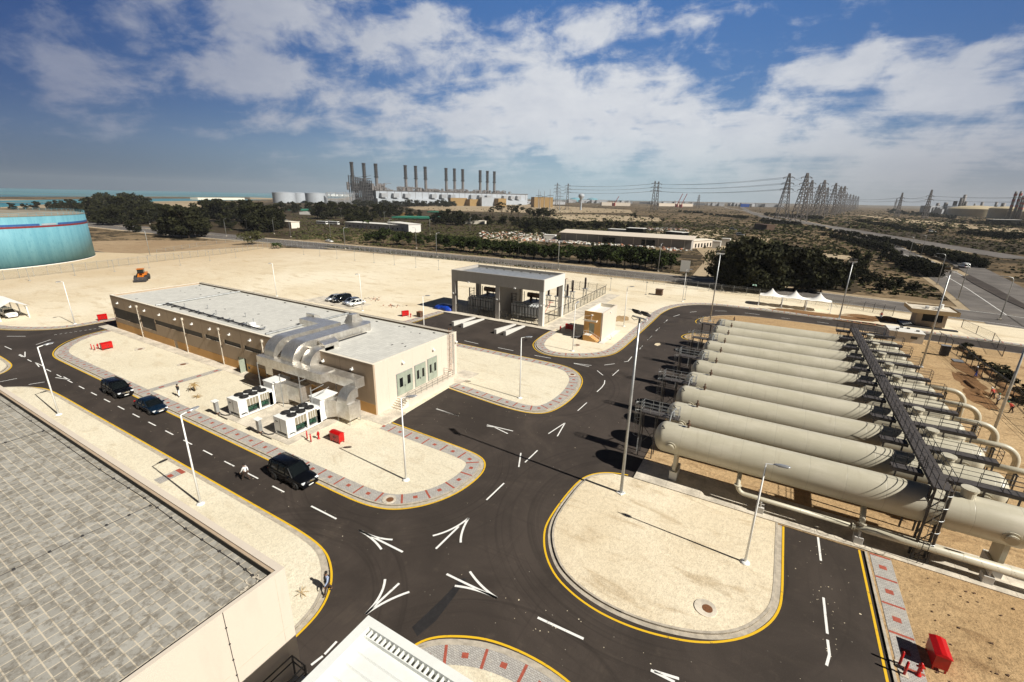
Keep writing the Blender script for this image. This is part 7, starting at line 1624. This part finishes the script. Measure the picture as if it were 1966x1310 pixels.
# dark soil of the groves and scrub belts
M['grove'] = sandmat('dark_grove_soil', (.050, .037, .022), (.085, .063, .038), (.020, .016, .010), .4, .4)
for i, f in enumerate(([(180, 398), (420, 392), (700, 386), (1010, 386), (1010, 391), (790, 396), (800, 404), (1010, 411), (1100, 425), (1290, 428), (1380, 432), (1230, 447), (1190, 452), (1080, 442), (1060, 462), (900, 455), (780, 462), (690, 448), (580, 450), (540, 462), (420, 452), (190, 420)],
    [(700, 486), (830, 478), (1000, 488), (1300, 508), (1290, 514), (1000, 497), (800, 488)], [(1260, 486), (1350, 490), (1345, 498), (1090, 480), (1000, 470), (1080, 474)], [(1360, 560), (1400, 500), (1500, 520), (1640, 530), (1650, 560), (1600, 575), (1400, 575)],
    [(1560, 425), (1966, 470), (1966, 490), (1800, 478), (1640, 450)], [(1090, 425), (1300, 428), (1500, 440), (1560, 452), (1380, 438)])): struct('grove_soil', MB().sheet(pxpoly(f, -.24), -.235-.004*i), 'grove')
def pbox(name, label, cat, x0, x1, yb, yt, depth, mat_, roof=None, group=None, over=.4, d=None, slope=0):
    """box building whose front foot runs between two photo pixels"""
    if d is None: a = gp(x0, yb[0], -.25); b = gp(x1, yb[1], -.25)
    else: a = far(x0, d[0]); b = far(x1, d[1])
    a.z = b.z = -.3; u = (b-a).normalized(); q = Vector((-u.y, u.x, 0)); 
    if q.dot(a) < 0: q = -q
    h = zat((x0+x1)/2, yt, (a.to_2d().length+b.to_2d().length)/2)+.3; t = thing(name, label, cat, tuple((a+b)/2), 0, group)
    P = [a, b, b+q*depth, a+q*depth]
    m = MB().add([*P, *[p+Vector((0, 0, h)) for p in P]], [(0, 3, 2, 1), (0, 1, 5, 4), (1, 2, 6, 5), (2, 3, 7, 6), (3, 0, 4, 7), (4, 5, 6, 7)]); m.build('wall', mat_, t)
    e = [a-u*over-q*over, b+u*over-q*over, b+u*over+q*(depth+over), a-u*over+q*(depth+over)]; rz = [h+.02, h+.02, h+.02+slope, h+.02+slope]
    MB().add([*[p+Vector((0, 0, z)) for p, z in zip(e, rz)], *[p+Vector((0, 0, z+.25)) for p, z in zip(e, rz)]], [(0, 3, 2, 1), (4, 5, 6, 7), (0, 1, 5, 4), (1, 2, 6, 5), (2, 3, 7, 6), (3, 0, 4, 7)]).build('roof', roof or mat_, t)
    return t, a, b, q, u, h
def openings(t, a, b, q, u, h, n, w_, z0, z1, mt='glass', nm='window', f0=.05, f1=.95):
    L = (b-a).length
    for k in range(n):
        s = L*(f0+(f1-f0)*(k+.5)/n); p = a+u*s-q*.06; c = [p-u*w_/2, p+u*w_/2]; MB().add([(v.x, v.y, v.z+z) for z in (z0, z1) for v in c]+[(v.x+q.x*.1, v.y+q.y*.1, v.z+z) for z in (z0, z1) for v in c], [(0, 1, 3, 2), (2, 3, 7, 6), (0, 2, 6, 4), (1, 5, 7, 3)]).build(nm, mt, t)
# long shed
S = pbox('long_shed', 'very long low shed with pale sloping roof and grey bays beyond the green trees', 'shed', 1076, 1326, (462, 479), 453.5, 9, 'grey_conc', 'lightcream', over=.9, slope=1.6); openings(*S, 11, .35, .1, S[5]-.2, 'cream', 'bay_column', 0, 1); openings(*S, 2, 8, .1, S[5]-1.2, 'blackpaint', 'open_bay', .25, .85)
openings(*pbox('site_office', 'small cream building at the right end of the long shed', 'building', 1330, 1368, (477, 474), 462, 8, 'lightcream', 'cream'), 6, 1.4, .3, 2.6)
openings(*pbox('white_office', 'low L-shaped white office building with flat roof among dark trees', 'building', 663, 774, (437, 445), 430, 12, 'palewhite', 'palewhite'), 12, 1.2, 1.2, 2.6)
openings(*pbox('white_office_wing', 'bright white end wing of the white office building', 'building', 745, 785, (441, 447), 429, 10, 'palewhite', 'palewhite'), 2, 1.5, 1.4, 3)
for x0, x1, yb, yt, dp, mt, lab in ((1201, 1234, (450, 452), 439, 9, 'blackpaint', 'black-sided block with white end behind the long shed'), (1277, 1308, (456, 459), 446, 8, 'blackpaint', 'second black-sided block behind the right half of the long shed'), (1166, 1200, (447, 449), 441, 8, 'palewhite', 'small pale flat block left of the black-sided block'), (1044, 1065, (460, 461), 452, 5, 'palewhite', 'white container left of the long shed'),
    (1366, 1382, (477, 478), 464, 4, 'palewhite', 'white cabin at the end of the shed yard'), (1384, 1400, (472, 473), 459, 4, 'palewhite', 'two-storey white cabin stack right of the shed yard'), (1447, 1471, (440, 443), 431, 8, 'brown', 'small dark block alone in the scrub beyond the shed'), (537, 560, (437, 439), 426, 7, 'cream', 'small cream hut left of the white office'), (497, 520, (417, 418), 411, 12, 'far_grey', 'grey shed in the dark trees above the buses'),
    (575, 610, (412, 413), 408, 14, 'palewhite', 'white low shed beside the green net at the left'), (765, 800, (415, 416), 410, 12, 'mustard', 'low yellow-fronted block behind the green net'), (892, 930, (430, 431), 425, 12, 'cream', 'long low cream wall beyond the nursery'), (306, 330, (424, 425), 411, 8, 'cream', 'pale orange house among the dark trees right of the turquoise tank'), (380, 470, (384, 384), 380, 30, 'cream', 'long cream block on the shore behind the dark trees'),
    (1155, 1210, (395, 396), 389, 20, 'lightcream', 'cream low building line beyond the pale flats'), (1265, 1330, (396, 397), 391, 20, 'lightcream', 'cream flat blocks beyond the sand at centre right'), (1050, 1085, (393, 393), 388, 25, 'far_grey', 'grey hall at the left of the domes'), (1000, 1042, (392, 392), 387, 25, 'far_grey', 'long grey hall right of the power station'), (1905, 1960, (428, 429), 422, 12, 'blackpaint', 'dark low sheds by the tan tanks')):
    if 'hut' in lab or 'orange' in lab: S = pbox('distant_hut', lab, 'hut', x0, x1, yb, yt, dp, mt); openings(*S, 3, 1.0, 1.0, 2.2)
    else: pbox('distant_building', lab, 'building', x0, x1, yb, yt, dp, mt, 'palewhite' if mt in ('blackpaint', 'far_grey') else None, over=.1)
for x0, x1, yb, yt, dp, lab in ((537, 603, (407, 408), 402, 30, 'dark green shade net structure among trees at the left'), (752, 835, (421, 423), 416, 22, 'long green shade net structure right of the white office'), (820, 850, (410, 411), 406, 14, 'small far green shade net')):
    a, b = gp(x0, yb[0], -.25), gp(x1, yb[1], -.25); h = zat(x0, yt, a.to_2d().length); q = Vector((0, 1, 0)); t = thing('shade_net', lab, 'shade net', tuple((a+b)/2)); m = MB()
    for k in range(6): c = a.lerp(b, k/5); m.bar((c.x, c.y, -.3), (c.x, c.y, h), .3)
    m.build('net_post', 'dark_steel', t); MB().add([(a.x, a.y, h), (b.x, b.y, h), (b.x, b.y+dp, h+.6), (a.x, a.y+dp, h+.4), (a.x, a.y, h-1.6), (b.x, b.y, h-1.6)], [(0, 1, 2, 3), (4, 5, 1, 0)]).build('net', 'net_green', t)
# rubble and stored goods before the shed
rd = random.Random(9); m = MB()
for _ in range(420):
    px = rd.choice((rd.uniform(1000, 1330), rd.uniform(1000, 1130))); y0 = 462+(px-1076)*.068; p = gp(px, y0+rd.uniform(1.0, 5.5), -.3); s = rd.uniform(.3, 1.1); m.mat(rd.choice((0, 0, 1, 2, 3))); m.obox((p.x, p.y, .0+s*.2), s*1.6, s, s*.7, rd.random()*3, rd.uniform(-.3, .3))
for _ in range(240): px = rd.uniform(1215, 1320); p = gp(px, 440+(px-1215)*.012+rd.uniform(-1.5, 3), -.3); s = rd.uniform(.6, 1.6); m.mat(rd.choice((1, 2, 3, 4))); m.obox((p.x, p.y, s*.2), s*1.6, s, s*.6, rd.random()*3)
for _ in range(200): px = rd.uniform(920, 1050); p = gp(px, rd.uniform(446, 460), -.3); s = rd.uniform(.4, 1.2); m.mat(rd.choice((0, 1, 2))); m.obox((p.x, p.y, s*.2), s*1.6, s, s*.7, rd.random()*3)
tag(m.build('stored_scrap', ['palewhite', 'brick_red', 'concrete', 'steel_grey', 'brown']), 'heaps of scrap and building material in front of and behind the long shed', 'scrap', None, 'stuff')
m = MB()
for _ in range(170):
    cx, cy = rd.choice(((-89, 82), (-78.5, 79.5), (-112, 66.5), (-118, 60), (-60, 140))); s = rd.uniform(.08, .28); m.mat(rd.choice((0, 1, 2))); m.obox((cx+rd.gauss(0, 1.1), cy+rd.gauss(0, .8), .12+s*.3), s*1.5, s, s*.7, rd.random()*3)
for _ in range(160): x, y = rd.uniform(12, 26), rd.uniform(20, 38.5); s = rd.uniform(.03, .10); m.mat(1); m.obox((x, y, .08+s*.3), s*1.5, s, s*.8, rd.random()*3)
tag(m.build('loose_rubble', ['brick_red', 'brown', 'concrete']), 'small stones and rubble scattered on the sand', 'rubble', None, 'stuff')
# hoarding by the side track
a = gp(*c3(1200, 795), -.2); b = gp(*c3(1270, 800), -.2); h = zat(1322, 501, a.to_2d().length); t = thing('hoarding', 'pale hoarding board on posts beside the sandy side track', 'sign', tuple((a+b)/2))
MB().add([(a.x, a.y, h-4.2), (b.x, b.y, h-4.2), (b.x, b.y, h), (a.x, a.y, h), (a.x, a.y+.2, h-4.2), (b.x, b.y+.2, h-4.2), (b.x, b.y+.2, h), (a.x, a.y+.2, h)], [(0, 1, 2, 3), (5, 4, 7, 6), (3, 2, 6, 7), (0, 4, 5, 1)]).build('board', 'grey_light', t)
for k in (.1, .5, .9): c = a.lerp(b, k); MB().bar((c.x, c.y+.3, -.3), (c.x, c.y+.3, h), .18).build('sign_post', 'steel_grey', t)
a = gp(1421, 400, -.2); t = thing('road_sign', 'bright blue road sign board far away over the highway', 'sign', (a.x, a.y, -.3)); h0_ = zat(1421, 397.5, a.to_2d().length); h1_ = zat(1421, 391.5, a.to_2d().length)
b = gp(1438, 400.4, -.2); MB().add([(a.x, a.y, h0_), (b.x, b.y, h0_), (b.x, b.y, h1_), (a.x, a.y, h1_), (a.x, a.y+1, h0_), (b.x, b.y+1, h0_), (b.x, b.y+1, h1_), (a.x, a.y+1, h1_)], [(0, 1, 2, 3), (5, 4, 7, 6), (3, 2, 6, 7), (0, 4, 5, 1)]).build('board', 'sign_blue', t); MB().bar((a.x, a.y+1, -.3), (a.x, a.y+1, h1_), .8).bar((b.x, b.y+1, -.3), (b.x, b.y+1, h1_), .8).build('sign_post', 'steel_grey', t)
# ---- power station
d0, d1_ = 1450, 1830; K = 1450/880
A0 = far(722, d0); B0 = far(1013, d1_); u = (B0-A0).normalized(); q = Vector((-u.y, u.x, 0)); q = q if q.dot(A0) > 0 else -q; LH_ = (B0-A0).length; HT = 38
t = thing('turbine_hall', 'long pale grey power station hall with dark square intakes along its front', 'building', tuple((A0+B0)/2))
def hb(m, s0, s1, w0, w1, z0, z1):
    P = [A0+u*s0+q*w0, A0+u*s1+q*w0, A0+u*s1+q*w1, A0+u*s0+q*w1]; m.add([(p.x, p.y, z) for z in (z0, z1) for p in P], [(0, 3, 2, 1), (4, 5, 6, 7), (0, 1, 5, 4), (1, 2, 6, 5), (2, 3, 7, 6), (3, 0, 4, 7)]); return m
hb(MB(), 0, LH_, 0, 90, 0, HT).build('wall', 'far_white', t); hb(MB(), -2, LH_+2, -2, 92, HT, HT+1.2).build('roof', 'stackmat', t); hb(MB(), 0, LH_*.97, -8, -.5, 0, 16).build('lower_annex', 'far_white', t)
fr = lambda px: (lambda r: ((A0.x*-r.y+A0.y*r.x)/((u.x*r.y-u.y*r.x) or 1)))(far(px, 1))
for k, x in enumerate((440, 548, 650, 888, 975, 1055, 1237, 1310, 1378, 1528, 1590, 1650)):
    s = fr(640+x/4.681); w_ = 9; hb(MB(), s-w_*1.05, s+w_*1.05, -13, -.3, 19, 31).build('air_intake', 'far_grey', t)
for k in range(26): s = LH_*(k+.5)/26; hb(MB(), s-.5, s+.5, -.4, -.05, 17, 37).build('cladding_joint', 'stackmat', t)
def chimney(loc, label, H):
    t = thing('chimney', label, 'chimney', loc, 0, 'tall chimneys of the power station'); k = H/90
    MB().smooth().lathe([(3.0, 28), (2.5, 60*k)], 14, cap=False).build('lower_shaft', 'stackmat', t, local=True); MB().lathe([(4.0, 59*k), (4.0, 61*k)], 14).build('gallery', 'dark_steel', t, local=True)
    MB().smooth().lathe([(2.0, 61*k), (2.0, 88*k)], 12, cap=False).build('upper_shaft', 'stackmat', t, local=True); MB().lathe([(3.3, 87*k), (3.3, 89.5*k)], 14).build('crown_ring', 'dark_steel', t, local=True)
    m = MB(); 
    for i in range(7):
        z = (61+i*4)*k; s_ = 1 if i % 2 else -1
        for a in (0, 1.57, 3.14, 4.71): m.bar((3.3*math.cos(a), 3.3*math.sin(a), z), (3.3*math.cos(a+1.57), 3.3*math.sin(a+1.57), z+4*k), .7)
        m.lathe([(3.4, z), (3.4, z+.5)], 10)
    m.build('stair_lattice', 'dark_steel', t, local=True); return t
CH = [(185, 98), (292, 108), (397, 113), (658, 127), (749, 133), (834, 140), (1018, 152), (1092, 157), (1165, 163), (1320, 173), (1384, 178), (1446, 183)]; ch0 = None
GN = ['first group of three', 'second group of three', 'third group of three', 'fourth group of three']; PN = ['left', 'middle', 'right']
for i, (x, y) in enumerate(CH):
    px = 640+x/4.681; s = fr(px); b = A0+u*s; dd = b.length; k = (dd+45)/dd; loc = (b.x*k, b.y*k, 0); H = zat(px, 290+y/4.681, b.length+45); lab = '%s chimney of the %s, counting from the left' % (PN[i % 3], GN[i//3])
    if ch0 is None: ch0 = chimney(loc, lab, 90); ch0.scale = (K, K, H/90)
    else: dup(ch0, loc, i*1.1, lab, None, (K, K, H/90))
rd = random.Random(4)
for g_, (xa, xb, zz) in enumerate(((180, 535, 17), (645, 930, 10), (955, 1255, 9), (1270, 1600, 9))):
    sa, sb = fr(640+xa/4.681), fr(640+xb/4.681); t = thing('boiler_plant', 'tangle of dark pipework and steel on the hall roof round the %s of chimneys' % GN[g_].replace('group of three', 'group'), 'boiler plant', tuple(A0+u*(sa+sb)/2)); m = MB()
    for k in range(46):
        s = rd.uniform(sa, sb); w_ = rd.uniform(4, 50); z = HT; hh = rd.uniform(2, zz)*K*.8; hb(m, s-rd.uniform(1, 5), s+rd.uniform(1, 5), w_, w_+3, z, z+hh)
        p = A0+u*s+q*w_; p2 = A0+u*(s+rd.uniform(-24, 24))+q*w_; m.bar((p.x, p.y, z+hh), (p2.x, p2.y, z+hh*rd.uniform(.4, 1.2)), 1.3)
    m.build('pipework', 'stackmat', t)
t = thing('boiler_house', 'dark steel frame full of pipes at the left end of the power station', 'boiler plant', tuple(far(695, 1430))); m = MB(); sa = fr(680)
sa, sb = fr(679), fr(716)
for k in range(12):
    s = sa+(sb-sa)*k/11; p = A0+u*s+q*4; m.bar((p.x, p.y, 0), (p.x, p.y, 72-k*.6), 1.8); m.bar((p.x+q.x*20, p.y+q.y*20, 0), (p.x+q.x*20, p.y+q.y*20, 78-k), 1.8)
for z in range(6, 72, 8): a_, b_ = A0+u*sa+q*4, A0+u*sb+q*4; m.bar((a_.x, a_.y, z), (b_.x, b_.y, z), 1.5); m.bar((a_.x, a_.y, z), (b_.x, b_.y, z+8), 1.0)
for k in range(26): s = rd.uniform(sa, sb-3); z = rd.uniform(0, 62); hb(m, s, s+rd.uniform(3, 10), 6, 18, z, z+rd.uniform(3, 12))
m.build('steelwork', 'dark_steel', t)
for x0, x1, yb, yt, dp, mt, lab in ((865, 897, 388, 380.5, 20, 'mustard', 'yellow building at the foot of the power station'), (902, 922, 388, 383, 20, 'mustard', 'second yellow building before the power station'), (925, 960, 386, 379.5, 20, 'far_white', 'pale blue-white block beside the yellow buildings'), (957, 972, 386, 381.5, 20, 'mustard', 'small yellow block right of the pale block'), (1026, 1062, 384.5, 379, 30, 'mustard', 'long yellow wall by the domes')):
    pbox('plant_building', lab, 'building', x0, x1, (yb, yb), yt, dp, mt, over=.2, d=(1380, 1400))
# far pale tanks, pipe racks
for i, (xa, xb, yt, lab) in enumerate(((526, 563, 371, 'pale storage tank left of the power station, leftmost of three'), (561, 587, 371.5, 'pale storage tank left of the power station, middle of three'), (588, 625, 371, 'pale storage tank left of the power station, rightmost of three'))):
    d_ = 1450+(60 if i == 1 else 0); c = far((xa+xb)/2, d_); r_ = (xb-xa)/2/FPX*d_*.94; h = zat(594, yt, d_-r_); t = thing('storage_tank', lab, 'storage tank', tuple(c)); MB().smooth().lathe([(r_, 0), (r_, h)], 40, cap=False).build('shell', 'far_white', t, local=True); MB().smooth().lathe([(r_+.2, h), (r_*.5, h+1.6), (.1, h+2.2)], 40, cap=False).build('roof', 'far_white', t, local=True)
t = thing('pipe_rack', 'low pipe rack running between the pale tanks and the power station', 'pipe rack', tuple(far(655, 1440))); m = MB(); a = far(626, 1420); b = far(680, 1420)
for k in range(22): p = a.lerp(b, k/21); m.bar((p.x, p.y, 0), (p.x, p.y, rd.uniform(20, 34)), 1.5)
for z in (8, 14, 20, 25, 29): m.bar((a.x, a.y, z), (b.x, b.y, z+rd.uniform(-1, 1)), 1.5)
m.build('steelwork', 'far_grey', t)
M['seatown'] = plain('far_white_town', (.75, .75, .72), .8, 0, .1, .01); rdz = random.Random(8); m = MB()
for k in range(24): px = rdz.choice((rdz.uniform(560, 600), rdz.uniform(636, 690), rdz.uniform(612, 640))); c = far(px, 5200); m.obox((c.x, c.y, 10), rdz.uniform(20, 70), 30, zat(px, HZ(px)-rdz.uniform(-1.0, 1.5), 5200)+4, -.5)
tag(m.build('far_town', 'seatown'), 'far white skyline across the water left of the power station', 'skyline', None, 'stuff')
# right: tan tanks, domes, refinery
for xa, xb, yb, yt, lab, mt in ((1842, 1913, 417, 401, 'wide low tan storage tank at the right edge', 'tanktan'), (1914, 1957, 421, 400, 'tall tan storage tank at the right edge', 'tanktan'), (1955, 2010, 423, 406, 'tan storage tank cut by the right edge', 'tanktan'), (1093, 1115, 387.5, 379.5, 'blue domed tank left of the water tower', 'turq'), (1127, 1148, 386.5, 380, 'blue domed tank right of the water tower', 'turq')):
    b_ = gp((xa+xb)/2, yb, -.3); d_ = b_.to_2d().length; r_ = (xb-xa)/2/FPX*d_*(.8 if xa > 1800 else .95); c = far((xa+xb)/2, d_+r_); h = zat((xa+xb)/2, yt, d_); t = thing('storage_tank', lab, 'storage tank', tuple(c))
    dome = r_*.16 if mt == 'tanktan' else h*.55; hh = h-dome if mt == 'turq' else h-1; MB().smooth().lathe([(r_, 0), (r_, hh)], 40, cap=False).build('shell', mt, t, local=True); MB().smooth().lathe([(r_, hh), (r_*.9, hh+dome*.35), (r_*.6, hh+dome*.75), (.1, hh+dome)], 40, cap=False).build('roof', mt, t, local=True)
c = far(1116, 1150); t = thing('water_tower', 'pale turquoise mushroom-shaped water tower among the blue domes', 'water tower', tuple(c)); zt_ = zat(1116, 371.5, 1150); MB().smooth().lathe([(2.5, 0), (2.0, zt_*.5), (3.5, zt_*.66), (7, zt_*.80), (7.2, zt_*.9), (4, zt_*.97), (.1, zt_)], 24, cap=False).build('bowl', 'far_white', t, local=True)
rd = random.Random(12)
for i, (px, yt, red) in enumerate(((1941.5, 368, 1), (1951, 367.5, 1), (1958, 376, 1), (1962, 377, 1), (1847, 374, 0), (1832, 386, 0), (1843, 380, 0), (1853, 387, 0), (1870, 391, 0), (1884, 388, 0), (1911, 388, 0), (1925, 390, 0), (1815, 389, 0), (1800, 390, 0))):
    d_ = 1500 if red else 2300; c = far(px, d_); h = zat(px, yt, d_); lab = ('red-banded refinery stack at the right edge' if red else 'hazy refinery column on the right horizon')+', '+(ORDW[[1941.5, 1951, 1958, 1962].index(px)] if red else ORDW[sorted([1847, 1832, 1843, 1853, 1870, 1884, 1911, 1925, 1815, 1800]).index(px)])+(' from left' if px not in (1941.5, 1800) else '')
    t = thing('refinery_stack', lab, 'chimney', tuple(c), 0, 'refinery stacks on the right horizon'); r_ = 2.2 if red else rd.uniform(2.5, 7); m = MB(); m.smooth().lathe([(r_*1.3, 0), (r_, h)], 10); m.build('shaft', 'stackmat', t, local=True)
    for k in range(3 if red else 0): MB().lathe([(r_*1.3, h*(.45+k*.2)), (r_*1.25, h*(.53+k*.2))], 10).build('red_band', 'stack_red', t, local=True)
m = MB()
for k in range(80): px = rd.uniform(1780, 2000); c = far(px, 2100); m.obox((c.x, c.y, 8), rd.uniform(8, 60), 20, rd.uniform(15, 38), rd.random())
for k in range(60): px = rd.uniform(1040, 1500); c = far(px, 3200); m.obox((c.x, c.y, 8), rd.uniform(10, 90), 20, rd.uniform(8, 26), rd.random())
tag(m.build('far_industry', 'far_grey'), 'hazy mass of far industrial buildings along the horizon', 'skyline', None, 'stuff')
for px, d_, lab in ((1308, 2000, 'leaning red crane on the horizon'), (1300, 2100, 'second red crane on the horizon, left of it'), (1179, 2000, 'low red crane beside the far pylons')):
    c = far(px, d_); t = thing('crane', lab, 'crane', tuple(c)); z = zat(px+4, 372 if px > 1200 else 377, d_); MB().bar((0, 0, 4), (18, 5, z), 2.4).build('jib', 'stack_red', t, local=True); MB().box(-6, 6, -4, 4, 0, 12).build('crane_body', 'stack_red', t, local=True); MB().bar((-4, 0, 10), (-9, 0, z*.5), 1.2).build('mast', 'stack_red', t, local=True)
# ---- pylons
def pylon(loc, label, H, arms=3, w=.17):
    t = thing('pylon', label, 'pylon', loc, 0, 'lattice power pylons'); m = MB(); b = H*w/2; zs = [0, H*.18, H*.32, H*.44, H*.54, H*.63, H*.72, H*.80, H*.88, H]; ws = [b*(1-z/H)**1.0*.9+H*.012 for z in zs]; th = H*.010
    for i in range(len(zs)-1):
        for sx, sy in ((1, 1), (1, -1), (-1, 1), (-1, -1)): m.bar((sx*ws[i], sy*ws[i], zs[i]), (sx*ws[i+1], sy*ws[i+1], zs[i+1]), th*1.3)
        for ax in ((1, 1, -1, 1), (-1, -1, 1, -1), (1, -1, 1, 1), (-1, 1, -1, -1)):
            m.bar((ax[0]*ws[i], ax[1]*ws[i], zs[i]), (ax[2]*ws[i+1], ax[3]*ws[i+1], zs[i+1]), th*.7); m.bar((ax[2]*ws[i], ax[3]*ws[i], zs[i]), (ax[0]*ws[i+1], ax[1]*ws[i+1], zs[i+1]), th*.7)
    m.build('tower', 'pylon', t, local=True)
    for k in range(arms):
        z = H*(.66+.125*k); L = H*(.135-.012*k); a = MB(); a.bar((-L, 0, z), (L, 0, z), th*.9).bar((-L, 0, z), (0, 0, z+H*.045), th*.7).bar((L, 0, z), (0, 0, z+H*.045), th*.7); [a.bar((s_*L, 0, z), (s_*L, 0, z-H*.035), th*.9) for s_ in (-1, 1)]; a.build('cross_arm', 'pylon', t, local=True)
    return t
PY = [(1505.5, 333, 900, 'big pylon nearest on the left of the pylon line'), (1539, 332.5, 820, 'tallest pylon in the middle of the line, second from left'), (1551, 346, 1150, 'pylon just right of the tallest one'), (1566.5, 355, 1300, 'pylon half behind another, fourth from left'), (1574.5, 346, 1000, 'slim tall pylon, fifth from left'), (1583.5, 360, 1500, 'short hazy pylon, sixth from left'), (1597, 351.5, 1250, 'tall pylon in the right half of the line'), (1608, 358, 1500, 'pylon close behind the right half of the line'), (1615, 357.5, 1600, 'hazy pylon at the right of the dense group'),
      (1622, 371, 2000, 'tiny hazy pylon, first of the receding five'), (1629, 373, 2300, 'tiny hazy pylon, second of the receding five'), (1635, 374, 2500, 'tiny hazy pylon, third of the receding five'), (1640, 376, 2800, 'tiny hazy pylon, fourth of the receding five'), (1645, 377, 3000, 'tiny hazy pylon, last of the receding five'), (1254, 347.5, 1300, 'left one of the narrow pylon pair at mid horizon'), (1261, 348.5, 1350, 'right one of the narrow pylon pair at mid horizon'),
      (1069, 351.5, 1150, 'left pylon right of the power station'), (1089.5, 352.5, 1180, 'second pylon right of the power station'), (1727, 370, 1400, 'flat-topped hazy pylon at the right'), (1781, 364.5, 1300, 'wide flat-topped pylon at the far right'), (1719, 381, 2500, 'tiny pylon left of the flat-topped ones'), (1341, 374, 2000, 'small lone pylon at centre right')]
py0 = {}
tops = {}
for px, yt, d_, lab in PY:
    c = far(px, d_); H = zat(px, yt, d_); key = 'flat' if 'flat' in lab else 'n' if px < 1300 else 'w'; tops[px] = (c, H)
    if key not in py0: py0[key] = pylon(tuple(c), lab, 80, 2 if key == 'flat' else 3, .11 if key == 'n' else .24 if key == 'w' else .13); py0[key].scale = (H/80,)*3; py0[key].rotation_euler = (0, 0, .3)
    else: dup(py0[key], tuple(c), .3+(px % 7)*.03, lab, None, H/80)
def wires(pa, pb, lab, fr_=(.66, .785, .91), r_=.22):
    (a, Ha), (b, Hb) = tops[pa] if not isinstance(pa, tuple) else pa, tops[pb] if not isinstance(pb, tuple) else pb; t = thing('power_line', lab, 'power line', tuple(a), 0, 'overhead power lines'); d = (b-a).normalized(); n_ = Vector((-d.y, d.x, 0))
    for f in fr_:
        for s_ in (-1, 1):
            pts = [tuple(a.lerp(b, k/10)+n_*s_*Ha*.11+Vector((0, 0, (Ha+(Hb-Ha)*k/10)*f-4*min(Ha, Hb)*.07*(k/10)*(1-k/10)*(1+.0)))) for k in range(11)]; MB().path(pts, r_, 3).build('wire', 'dark_steel', t)
wires(1505.5, 1261, 'power lines sweeping from the big left pylon to the narrow pair'); wires(1254, 1089.5, 'power lines from the narrow pair to the power station pylons'); wires(1089.5, 1069, 'short power lines between the two pylons by the power station'); wires(1539, 1505.5, 'short power lines between the two biggest pylons', r_=.15)
wires(1727, 1781, 'power lines between the two flat-topped pylons', (.66, .785)); wires(1781, (far(2050, 1250), 60), 'power lines leaving to the right edge', (.66, .785)); wires(1727, 1645, 'power lines from the flat-topped pylon to the receding line', (.66, .785))
for i, (px, yt) in enumerate(((1034, 364), (1045, 367), (1056, 364), (1075, 366), (1037, 368))):
    c = far(px, 1000); h = zat(px, yt, 1000); t = thing('switchyard_mast', 'thin switchyard mast right of the power station hall, '+ORDW[[1034, 1037, 1045, 1056, 1075].index(px)]+(' from left' if px != 1034 else ''), 'mast', tuple(c), 0, 'switchyard masts'); MB().tube((0, 0, 0), (0, 0, h), .9, 4, .35).build('mast', 'far_grey', t, local=True); MB().bar((-6, 0, h*.72), (8, 0, h*.72), .8).build('mast_arm', 'far_grey', t, local=True)
# ================================================================ AIR
hz_ = MB().box(-6500, 6500, -1500, 7200, -1.4, 150); ho = hz_.build('haze', 'white'); ho['kind'] = 'stuff'; ho['label'] = 'pale haze in the air over the whole scene'
hm = bpy.data.materials.new('haze_air'); hm.use_nodes = True; hn = hm.node_tree; hn.nodes.clear(); vo = hn.nodes.new('ShaderNodeVolumePrincipled'); vo.inputs['Color'].default_value = (.86, .90, .94, 1); vo.inputs['Density'].default_value = .00006; vo.inputs['Anisotropy'].default_value = 0; mo = hn.nodes.new('ShaderNodeOutputMaterial'); hn.links.new(vo.outputs[0], mo.inputs['Volume']); ho.data.materials[0] = hm
